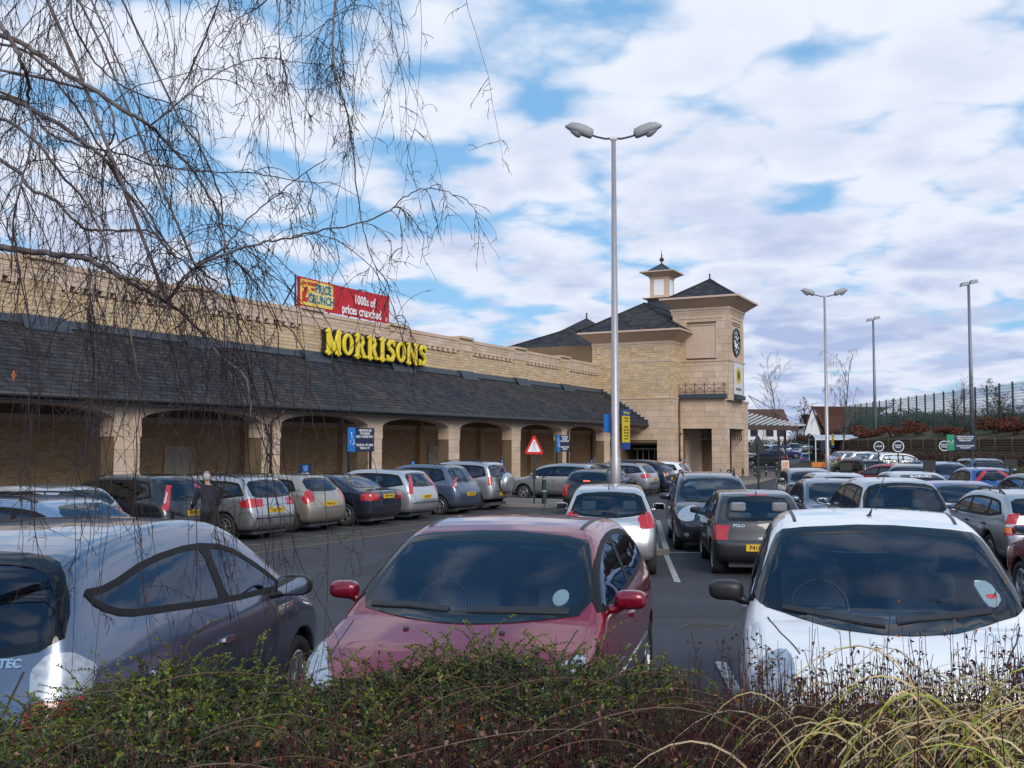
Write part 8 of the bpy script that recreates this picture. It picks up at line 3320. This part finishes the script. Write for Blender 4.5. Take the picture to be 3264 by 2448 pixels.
def thin_stems(paths, radii, name, mats, parent=None, mi=None, seg=3):
    """many polylines (equal length) to triangular tubes in one mesh: paths (n, k, 3), radii (n, k)"""
    n, k, _ = paths.shape
    T = np.gradient(paths, axis=1)
    T /= np.linalg.norm(T, axis=2)[:, :, None] + 1e-9
    ref = np.tile(np.array([.31, .95, .12]), (n, k, 1))
    S_ = np.cross(T, ref)
    S_ /= np.linalg.norm(S_, axis=2)[:, :, None] + 1e-9
    U_ = np.cross(S_, T)
    rings = []
    for j in range(seg):
        a = 2 * pi * j / seg
        rings.append(paths + (S_ * cos(a) + U_ * sin(a)) * radii[:, :, None])
    V = np.stack(rings, 2).reshape(-1, 3)
    b = (np.arange(n)[:, None, None] * k + np.arange(k - 1)[None, :, None]) * seg
    j = np.arange(seg)[None, None, :]
    j2 = (j + 1) % seg
    F = np.stack([b + j, b + j2, b + seg + j2, b + seg + j], -1).reshape(-1, 4)
    mm = None
    if mi is not None:
        mm = np.repeat(mi, (k - 1) * seg)
    return link(name, fast_mesh(name, V, F, mats, mm, 4), parent)


rg = np.random.default_rng(21)
hedge = empty('foreground_hedge', tuple(np_at(-1, 3.4, 1.0)), label='small-leaved green hedge with arching sprays in the foreground', cat='hedge')
HL = np.array(hedge.location)
# sprays
NS = 6400
dd = 2.3 + 2.15 * rg.random(NS) ** .85
xc = rg.uniform(-1, 1, NS) * (dd * .52 + .25)
keep = rg.random(NS) < np.where(xc > .55, .30, np.where((dd < 3.25) & (xc > -1.0), .16, 1.0))
xc, dd = xc[keep], dd[keep]
NS = len(xc)
zt = hedge_top(xc, dd)
base = np_at(xc, dd, zt - .15 - .06 * rg.random(NS))
az = rg.uniform(0, 2 * pi, NS)
el = rg.uniform(.25, 1.2, NS)
L_ = rg.uniform(.14, .34, NS)
tall = rg.random(NS) < .07
L_[tall] *= 1.5
el[tall] = rg.uniform(.9, 1.4, tall.sum())
dirh = np.stack([np.cos(az), np.sin(az), np.zeros(NS)], 1)
K = 11
t = np.linspace(0, 1, K)
path = base[:, None, :] + dirh[:, None, :] * (L_ * np.cos(el))[:, None, None] * t[None, :, None] * 1.2
path[:, :, 2] += (L_ * np.sin(el))[:, None] * t[None, :] - (L_ * .38)[:, None] * t[None, :] ** 2.2
side_ = np.cross(dirh, [0, 0, 1.])
path += side_[:, None, :] * (rg.normal(size=NS) * .03)[:, None, None] * np.sin(t * 3)[None, :, None]
thin_stems(path - HL, np.linspace(.0018, .0007, K)[None, :].repeat(NS, 0), 'twigs', [STEMB], hedge)['kind'] = 'stuff'
Pl, Dl, Sl, Ml = [], [], [], []
T = np.gradient(path, axis=1)
T /= np.linalg.norm(T, axis=2)[:, :, None]
for i in range(1, K):
    for sgn in (1, -1):
        for half in (0, .5):
            pos = path[:, i] - (path[:, i] - path[:, i - 1]) * half
            dv = side_ * sgn * .8 + T[:, i] * .65 + np.array([0, 0, .35]) + rg.normal(size=(NS, 3)) * .25
            Pl.append(pos)
            Dl.append(dv)
            Sl.append(rg.uniform(.011, .021, NS) * (1.1 - .4 * t[i]))
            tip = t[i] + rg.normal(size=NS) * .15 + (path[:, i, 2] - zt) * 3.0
            Ml.append(np.where(tip > .80, 1, np.where(tip < .35, 2, 0)))  # tone follows tip and height: lit tops painted into the leaf colour
Pl, Dl, Sl, Ml = map(np.concatenate, (Pl, Dl, Sl, Ml))
V, F = leaf_arrays(Pl - HL, Dl, Sl * 1.1, Sl * .60, rg)
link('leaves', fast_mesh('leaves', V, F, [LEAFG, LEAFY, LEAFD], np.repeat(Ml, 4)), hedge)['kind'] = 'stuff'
# long bare arching twigs lying over the hedge
n = 90
xc, dd = rg.uniform(-3.6, .6, n), rg.uniform(2.2, 3.9, n)
az = rg.normal(-.35, .5, n)
ln = rg.uniform(.3, .75, n)
K = 10
t = np.linspace(0, 1, K)
x_ = xc[:, None] + (np.cos(az) * ln)[:, None] * t
d_ = dd[:, None] + (np.sin(az) * ln)[:, None] * t
z_ = hedge_top(x_, d_) - .03 + .10 * np.sin(t * 2.4)[None, :] - .03
thin_stems(np_at(x_, d_, z_) - HL, np.linspace(.0026, .0010, K)[None, :].repeat(n, 0), 'bare_twigs', [STEMB], hedge)['kind'] = 'stuff'

# dead upright stems
dead = empty('dead_stems', tuple(np_at(.5, 2.9, 1.0)), label='thicket of dead dark red upright stems with withered leaves', cat='perennials')
DL = np.array(dead.location)
n = 7000
xc = np.concatenate([rg.uniform(-1.4, 2.6, int(n * .62)), rg.uniform(.4, 2.6, n - int(n * .62))])
dd = np.where(rg.random(n) < .78, rg.uniform(2.0, 3.25, n), rg.uniform(2.6, 3.9, n))
top = np.where(dd < 2.75, rg.uniform(1.30, 1.52, n), rg.uniform(1.26, 1.54, n))
hi = rg.random(n) < .06
top[hi] += rg.uniform(.05, .20, hi.sum())
right = xc > .75
top[right] += rg.uniform(.0, .10, right.sum())
left_far = (xc < -.2) & (dd > 2.8)
keepm = ~(left_far & (rg.random(n) < .75))
keepm &= ~((xc < -.9) & (rg.random(n) < .5))
xc, dd, top = xc[keepm], dd[keepm], top[keepm]
n = len(xc)
K = 7
t = np.linspace(0, 1, K)
lx_, ly_ = rg.normal(0, .05, n), rg.normal(0, .05, n)
wob = rg.normal(0, .006, (n, K))
z0 = .92
path = np_at(xc[:, None] + lx_[:, None] * t + wob, dd[:, None] + ly_[:, None] * t + wob[:, ::-1], z0 + (top - z0)[:, None] * t)
rad = rg.uniform(.0014, .0027, n)[:, None] * np.linspace(1, .55, K)[None, :]
thin_stems(path - DL, rad, 'stems', [STEMR], dead)['kind'] = 'stuff'
# side twiglets near the tops
m_ = rg.integers(0, n, n * 3)
tt = rg.uniform(.55, 1.0, len(m_))
ii = np.clip((tt * (K - 1)).astype(int), 0, K - 2)
b = path[m_, ii] + (path[m_, ii + 1] - path[m_, ii]) * ((tt * (K - 1)) - ii)[:, None]
dv = rg.normal(size=(len(m_), 3)) * np.array([1, 1, .35]) + np.array([0, 0, .9])
dv /= np.linalg.norm(dv, axis=1)[:, None]
ln = rg.uniform(.02, .07, len(m_))
k4 = np.linspace(0, 1, 4)
tp = b[:, None, :] + dv[:, None, :] * ln[:, None, None] * k4[None, :, None]
tp[:, :, 2] -= (ln * .25)[:, None] * k4 ** 2
thin_stems(tp - DL, np.full((len(m_), 4), .0009), 'side_stems', [STEMR], dead)['kind'] = 'stuff'
near_tip = tp[:, -1]
lf = rg.random(len(m_)) < np.where(xc[m_] > .7, .95, .45)
P_ = np.repeat(near_tip[lf], 2, 0) + rg.normal(size=(lf.sum() * 2, 3)) * .004
D_ = rg.normal(size=(len(P_), 3)) + np.array([0, 0, -.8])
sz = rg.uniform(.008, .022, len(P_))
V, F = leaf_arrays(P_ - DL, D_, sz, sz * .55, rg, fold=.6)
link('withered_leaves', fast_mesh('withered_leaves', V, F, [WITHER, STEMR], np.repeat(rg.integers(0, 2, len(P_)), 4)), dead)['kind'] = 'stuff'
# pale curled leaves low in the thicket
n = 1500
P_ = np_at(rg.uniform(-1.6, 1.6, n), rg.uniform(2.1, 3.3, n), rg.uniform(1.22, 1.46, n))
D_ = rg.normal(size=(n, 3))
sz = rg.uniform(.012, .034, n)
V, F = leaf_arrays(P_ - DL, D_, sz, sz * .6, rg, fold=.7)
link('curled_leaves', fast_mesh('curled_leaves', V, F, [WITHER]), dead)['kind'] = 'stuff'

# ornamental grass
tuft = empty('ornamental_grass', tuple(np_at(1.6, 2.6, 1.0)), label='arching tuft of straw and green ornamental grass at the lower right corner', cat='grass')
TL = np.array(tuft.location)
n = 5200
K = 16
t = np.linspace(0, 1, K)
cx_ = rg.normal(1.60, .27, n)
cd_ = rg.normal(2.55, .25, n)
az = rg.uniform(0, 2 * pi, n)
fan = rg.random(n)
left = rg.random(n) < .6
az[left] = rg.normal(pi, .55, left.sum())
L_ = rg.uniform(.35, .95, n)
reach = L_ * rg.uniform(.4, .80, n)
rise = L_ * rg.uniform(.28, .62, n)
dx, dy = np.cos(az), np.sin(az)
x_ = cx_[:, None] + (dx * reach)[:, None] * t ** 1.1
d_ = cd_[:, None] + (dy * reach)[:, None] * t ** 1.1 * .6
z_ = 1.10 + rise[:, None] * np.sin(np.minimum(t * 1.15, 1) * pi * .80)[None, :] * 1.0 - (L_ * .10)[:, None] * t ** 3
curl = rg.normal(0, .035, n)
x_ += curl[:, None] * np.sin(t * 5)[None, :]
P3 = np_at(x_, d_, z_)
ok = P3[:, :, 2].max(1) < 1.80
P3 = P3[ok]
n = len(P3)
Tn = np.gradient(P3, axis=1)
Sd = np.cross(Tn, np.array([0, 0, 1.]) + rg.normal(size=(n, 1, 3)) * .7)
Sd /= np.linalg.norm(Sd, axis=2)[:, :, None] + 1e-9
w = (rg.uniform(.0016, .0036, n)[:, None] * (1 - t ** 2.5 * .85)[None, :])[:, :, None]
nn = np.cross(Sd, Tn)
nn /= np.linalg.norm(nn, axis=2)[:, :, None] + 1e-9
A_, B_, C_ = P3 - Sd * w, P3 - nn * w * .5, P3 + Sd * w
V = np.stack([A_, B_, C_], 2).reshape(-1, 3) - TL
b = (np.arange(n)[:, None] * K + np.arange(K - 1)[None, :]) * 3
F = np.stack([np.stack([b, b + 1, b + 4, b + 3], -1), np.stack([b + 1, b + 2, b + 5, b + 4], -1)], 2).reshape(-1, 4)
mi = np.repeat((rg.random(n) < .36).astype(int), (K - 1) * 2)
link('blades', fast_mesh('blades', V, F, [STRAW, GBLADE], mi, 4), tuft)['kind'] = 'stuff'

# ------------------------------------------------------------------ weeping birch
BARK = mat("birch branch bark", (.075, .045, .040), .8, noise=.35, nscale=30, rnd=.2, col2=(.16, .15, .15), cscale=14)
TWIG = mat("birch twig", (.030, .016, .018), .7, rnd=.35)
LIMBS = [
    (0.0200, 0.0040, [(-3.64, 2.67, 3.89), (-3.55, 2.69, 3.85), (-3.44, 2.70, 3.78), (-3.31, 2.73, 3.69), (-3.18, 2.76, 3.61), (-3.11, 2.80, 3.55), (-3.08, 2.85, 3.53), (-3.08, 2.92, 3.51), (-3.11, 2.99, 3.51), (-3.11, 3.08, 3.46), (-3.09, 3.16, 3.40), (-3.07, 3.22, 3.32), (-3.04, 3.25, 3.25), (-3.00, 3.24, 3.15), (-2.94, 3.23, 3.05), (-2.86, 3.23, 2.97), (-2.76, 3.25, 2.85), (-2.71, 3.29, 2.71)]),
    (0.0200, 0.0040, [(-3.83, 2.81, 3.71), (-3.66, 2.79, 3.65), (-3.48, 2.75, 3.56), (-3.31, 2.73, 3.47), (-3.21, 2.74, 3.40), (-3.17, 2.78, 3.36), (-3.17, 2.85, 3.29), (-3.14, 2.92, 3.20), (-3.07, 2.94, 3.09), (-2.96, 2.92, 3.00), (-2.83, 2.86, 2.94), (-2.68, 2.81, 2.84), (-2.57, 2.80, 2.73)]),
    (0.0250, 0.0040, [(-3.58, 2.64, 3.02), (-3.44, 2.66, 3.00), (-3.28, 2.67, 2.97), (-3.14, 2.66, 2.95), (-3.05, 2.67, 2.91), (-2.98, 2.70, 2.87), (-2.97, 2.75, 2.85), (-2.96, 2.84, 2.82), (-2.96, 2.91, 2.80), (-2.94, 2.98, 2.76), (-2.90, 3.02, 2.70), (-2.84, 3.02, 2.65), (-2.76, 2.99, 2.59), (-2.64, 2.98, 2.52), (-2.58, 2.95, 2.45), (-2.56, 2.94, 2.35)]),
    (0.0130, 0.0022, [(-2.93, 2.88, 2.80), (-2.86, 2.85, 2.83), (-2.81, 2.84, 2.87), (-2.75, 2.88, 2.93), (-2.71, 2.97, 2.98), (-2.71, 3.07, 3.02), (-2.69, 3.18, 3.06), (-2.66, 3.28, 3.09), (-2.58, 3.34, 3.12), (-2.40, 3.40, 3.15), (-2.27, 3.41, 3.19), (-2.19, 3.39, 3.23), (-2.10, 3.41, 3.26), (-2.03, 3.47, 3.25), (-2.01, 3.56, 3.22)]),
    (0.0090, 0.0025, [(-2.90, 2.99, 2.95), (-2.79, 2.94, 2.96), (-2.67, 2.91, 2.99), (-2.69, 3.00, 3.07), (-2.74, 3.16, 3.18), (-2.67, 3.24, 3.28), (-2.53, 3.18, 3.31), (-2.41, 3.18, 3.36)]),
    (0.0160, 0.0040, [(-4.01, 2.95, 3.50), (-3.85, 2.92, 3.42), (-3.68, 2.86, 3.31), (-3.53, 2.84, 3.25), (-3.47, 2.85, 3.20), (-3.44, 2.91, 3.14), (-3.44, 2.98, 3.14), (-3.36, 3.03, 3.14), (-3.23, 3.03, 3.13), (-3.08, 2.97, 3.08), (-2.92, 2.91, 3.00), (-2.78, 2.91, 2.91)]),
    (0.0110, 0.0020, [(-3.90, 2.99, 3.76), (-3.80, 2.97, 3.66), (-3.66, 2.94, 3.56), (-3.51, 2.98, 3.50), (-3.40, 3.10, 3.48), (-3.39, 3.23, 3.47), (-3.28, 3.39, 3.47), (-3.06, 3.52, 3.46), (-2.84, 3.55, 3.41), (-2.65, 3.54, 3.37), (-2.52, 3.57, 3.30)]),
    (0.0100, 0.0020, [(-2.50, 3.33, 4.28), (-2.45, 3.28, 4.04), (-2.40, 3.20, 3.87), (-2.36, 3.16, 3.70), (-2.34, 3.17, 3.62), (-2.36, 3.25, 3.53), (-2.39, 3.34, 3.35), (-2.40, 3.39, 3.19), (-2.36, 3.38, 3.07), (-2.27, 3.33, 2.92), (-2.18, 3.27, 2.77), (-2.10, 3.26, 2.70)]),
    (0.0060, 0.0020, [(-2.82, 3.39, 4.32), (-2.73, 3.28, 4.10), (-2.69, 3.23, 3.89), (-2.76, 3.36, 3.77), (-2.80, 3.46, 3.60), (-2.70, 3.37, 3.43), (-2.63, 3.30, 3.24)]),
    (0.0080, 0.0020, [(-3.20, 3.02, 3.56), (-3.09, 2.97, 3.55), (-2.91, 2.97, 3.64), (-2.90, 3.08, 3.74), (-2.90, 3.26, 3.86), (-2.85, 3.33, 3.89), (-2.66, 3.31, 3.83), (-2.55, 3.30, 3.80)]),
    (0.0090, 0.0030, [(-3.06, 3.39, 4.37), (-3.02, 3.23, 4.13), (-3.13, 3.25, 3.97), (-3.27, 3.31, 3.88), (-3.27, 3.21, 3.71), (-3.21, 3.04, 3.56), (-3.36, 2.98, 3.47)]),
    (0.0160, 0.0040, [(-3.21, 2.34, 3.74), (-3.07, 2.29, 3.63), (-3.04, 2.31, 3.55), (-3.12, 2.40, 3.52), (-3.21, 2.47, 3.49), (-3.17, 2.46, 3.37), (-3.10, 2.37, 3.18), (-3.06, 2.31, 3.01), (-3.12, 2.35, 2.86)]),
    (0.0120, 0.0030, [(-3.30, 2.43, 3.43), (-3.13, 2.39, 3.35), (-3.04, 2.40, 3.28), (-3.04, 2.48, 3.20), (-3.05, 2.59, 3.14), (-3.02, 2.65, 3.01), (-2.92, 2.62, 2.85), (-2.79, 2.55, 2.70), (-2.71, 2.53, 2.54), (-2.73, 2.58, 2.38)]),
    (0.0100, 0.0030, [(-3.36, 2.94, 3.69), (-3.22, 2.87, 3.52), (-3.25, 2.88, 3.45), (-3.38, 2.96, 3.41), (-3.42, 2.99, 3.26), (-3.31, 2.91, 3.08), (-3.24, 2.81, 2.88), (-3.30, 2.83, 2.74)]),
    (0.0130, 0.0030, [(-4.18, 3.06, 4.09), (-3.94, 3.04, 3.99), (-3.77, 3.13, 3.77), (-3.74, 3.27, 3.59), (-3.69, 3.40, 3.44), (-3.54, 3.45, 3.20), (-3.34, 3.41, 2.98), (-3.23, 3.38, 2.81), (-3.19, 3.46, 2.62)]),
    (0.0090, 0.0030, [(-3.10, 3.08, 3.60), (-2.92, 3.03, 3.43), (-2.96, 3.19, 3.28), (-3.00, 3.26, 3.11), (-2.86, 3.13, 2.93), (-2.84, 3.17, 2.78)]),
    (0.0120, 0.0040, [(-3.78, 3.13, 4.39), (-3.66, 3.02, 4.10), (-3.71, 3.19, 3.97), (-3.41, 3.13, 3.77), (-3.19, 3.16, 3.69)]),
    (0.0090, 0.0030, [(-2.88, 3.47, 4.41), (-2.82, 3.36, 4.20), (-3.02, 3.47, 4.19), (-2.98, 3.30, 4.07), (-3.02, 3.23, 3.93)]),
]
birch = empty('weeping_birch', tuple(np_at(-3.4, 4.0, .9)), label='leafless weeping birch whose branches hang over the left of the picture', cat='tree')
BL = Vector(birch.location)
trunk_top = Vector(np_at(-3.4, 4.0, 6.5))
m = MB()
tp_ = [Vector(np_at(-3.4, 4.0, .6)), Vector(np_at(-3.42, 4.02, 2.2)), Vector(np_at(-3.36, 4.0, 3.8)), Vector(np_at(-3.3, 4.05, 5.2)), Vector(np_at(-3.2, 4.2, 7.2))]
m.tube([p - BL for p in tp_], [.17, .14, .12, .09, .04], 14)
m.build('trunk', mat("birch trunk bark", (.45, .43, .40), .8, noise=.3, nscale=5, col2=(.05, .045, .045), cscale=6), birch, True)
strand_roots = []
rnd = random.Random(14)
for r0, r1, pts in LIMBS:
    pts = [Vector(p) for p in pts]
    P = [pts[0]] + pts + [pts[-1]]
    # join limbs that leave the picture on the left to the trunk
    fine_ = []
    for i in range(1, len(P) - 2):
        for k in range(5):
            t = k / 5
            a, b, c_, d = P[i - 1], P[i], P[i + 1], P[i + 2]
            q = .5 * ((2 * b) + (c_ - a) * t + (2 * a - 5 * b + 4 * c_ - d) * t * t + (3 * b - a - 3 * c_ + d) * t ** 3)
            q += Vector((rnd.uniform(-1, 1), rnd.uniform(-1, 1), rnd.uniform(-1, 1))) * .004
            fine_.append(q)
    fine_.append(pts[-1])
    rel = pts[0] - Vector((0, 0, 0))
    xc0 = rel.dot(rgt)
    if xc0 < -1.55:
        tp = Vector(np_at(-3.38, 4.02, min(6.0, pts[0].z + .05)))
        joint = [tp.lerp(fine_[0], s) + Vector((0, 0, .12 * sin(pi * s))) for s in (0, .3, .6, .85)]
        fine_ = joint + fine_
    else:
        # limbs entering from above continue up to the crown
        tp = Vector(np_at(-3.25, 4.15, 6.3))
        mid = tp.lerp(fine_[0], .5) + Vector((0, 0, .7))
        joint = [(tp * (1 - s) ** 2 + mid * 2 * s * (1 - s) + fine_[0] * s * s) for s in (0, .2, .4, .6, .8)]
        fine_ = joint + fine_
    n = len(fine_)
    rad = [r0 * .82 + (r1 * .9 - r0 * .82) * (i / (n - 1)) ** .8 for i in range(n)]
    m = MB()
    m.tube([p - BL for p in fine_], [r_ * .72 for r_ in rad], 7)
    m.build('branch', BARK, birch, True)
    for i in range(3, n):
        for _ in range(2 if rad[i] < .009 else 1):
            if rnd.random() < (.15 if (fine_[i].z < 3.7 and fine_[i].dot(rgt) > -1.75) else .28):
                strand_roots.append((fine_[i], (fine_[i] - fine_[i - 1]).normalized(), rad[i]))


def strands(roots, lens, seed, K=15, r0=.0021, wig=.22, hang=.55):
    rg = np.random.default_rng(seed)
    n = len(roots)
    P = np.array([list(r[0]) for r in roots])
    D = np.array([list(r[1]) for r in roots]) * .7 + rg.normal(size=(n, 3)) * .55 + np.array([0, 0, .15])
    D /= np.linalg.norm(D, axis=1)[:, None]
    step = (lens / (K - 1))[:, None]
    out = [P]
    kink = rg.normal(size=(n, 3))
    for i in range(K - 1):
        D = D + np.array([0, 0, -1.]) * hang * .5 + rg.normal(size=(n, 3)) * wig * np.array([1, 1, .6])
        D /= np.linalg.norm(D, axis=1)[:, None]
        P = P + D * step
        out.append(P)
    path = np.stack(out, 1)
    rad = (r0 * rg.uniform(.7, 1.35, n))[:, None] * np.linspace(1, .42, K)[None, :]
    return path, rad


def twiglets(path, per, seed, lo=.05, hi=.19, K=6, r=.00095):
    rg = np.random.default_rng(seed)
    n, k, _ = path.shape
    m_ = np.repeat(np.arange(n), per)
    tt = rg.uniform(.05, 1.0, len(m_)) * (k - 1)
    ii = np.clip(tt.astype(int), 0, k - 2)
    P = path[m_, ii] + (path[m_, ii + 1] - path[m_, ii]) * (tt - ii)[:, None]
    T = path[m_, ii + 1] - path[m_, ii]
    T /= np.linalg.norm(T, axis=1)[:, None] + 1e-9
    D = T * .75 + rg.normal(size=P.shape) * .65
    D /= np.linalg.norm(D, axis=1)[:, None]
    L_ = rg.uniform(lo, hi, len(m_))
    out = [P]
    for i in range(K - 1):
        D = D + np.array([0, 0, -.20]) + rg.normal(size=P.shape) * .20
        D /= np.linalg.norm(D, axis=1)[:, None]
        P = P + D * (L_ / (K - 1))[:, None]
        out.append(P)
    pp = np.stack(out, 1)
    rr_ = np.full((len(m_), K), r) * np.linspace(1.15, .75, K)[None, :] * rg.uniform(.8, 1.25, len(m_))[:, None]
    return pp, rr_


BLn = np.array(BL)
_x = np.array([r[0].dot(rgt) for r in strand_roots])
lens = rg.uniform(.35, 1.25, len(strand_roots)) * np.where(_x > -1.15, .26, np.where(_x > -1.6, .6, 1.0))
pa, ra = strands(strand_roots, lens, 31)
# strands hanging in from branches above the picture
top_roots = []
for _ in range(104):
    xq = rg.choice([rg.uniform(-2.5, -.55), rg.normal(-1.95, .25), rg.normal(-1.30, .22), rg.normal(-.68, .06)], p=[.2, .38, .22, .2])
    dq = rg.uniform(3.6, 5.2)
    top_roots.append((Vector(np_at(xq * dq / 4.2, dq, rg.uniform(4.0, 4.7) + .12 * (dq - 4.2) * 3)), Vector((rnd.uniform(-1, 1), rnd.uniform(-1, 1), -.8)).normalized(), .003))
pb, rb = strands(top_roots, rg.uniform(.5, 1.7, len(top_roots)), 32, r0=.0019, wig=.16)
# long curtains in front of the left cars
low_roots = [r for r in strand_roots if r[0].z < 3.2 and Vector(r[0]).dot(rgt) < -.9]
rnd.shuffle(low_roots)
low_roots = low_roots[:60]
pc, rc = strands(low_roots, rg.uniform(.9, 1.75, len(low_roots)), 33, r0=.0023, wig=.15, hang=.8)
for pth, rd, per, sd_ in ((pa, ra, 7, 41), (pb, rb, 10, 42), (pc, rc, 9, 43)):
    thin_stems(pth - BLn, rd, 'hanging_twigs', [TWIG], birch)['kind'] = 'stuff'
    q, r_ = twiglets(pth, per, sd_)
    thin_stems(q - BLn, r_, 'side_twigs', [TWIG], birch)['kind'] = 'stuff'
    q2, r2 = twiglets(q, 2, sd_ + 5, .012, .045, 4, .0011)
    thin_stems(q2 - BLn, r2, 'buds', [TWIG], birch)['kind'] = 'stuff'
# a leaf that never fell
m = MB()
for xc_, d_, z_ in ((-2.0, 4.1, 2.55),):
    c = Vector(np_at(xc_, d_, z_)) - BL
    m.add([c, c + Vector((.012, .004, -.02)), c + Vector((.004, .0, -.05)), c + Vector((-.012, -.002, -.02))], [(0, 1, 2, 3)])
m.build('withered_leaf', mat("orange leaf", (.45, .13, .03), .8), birch)
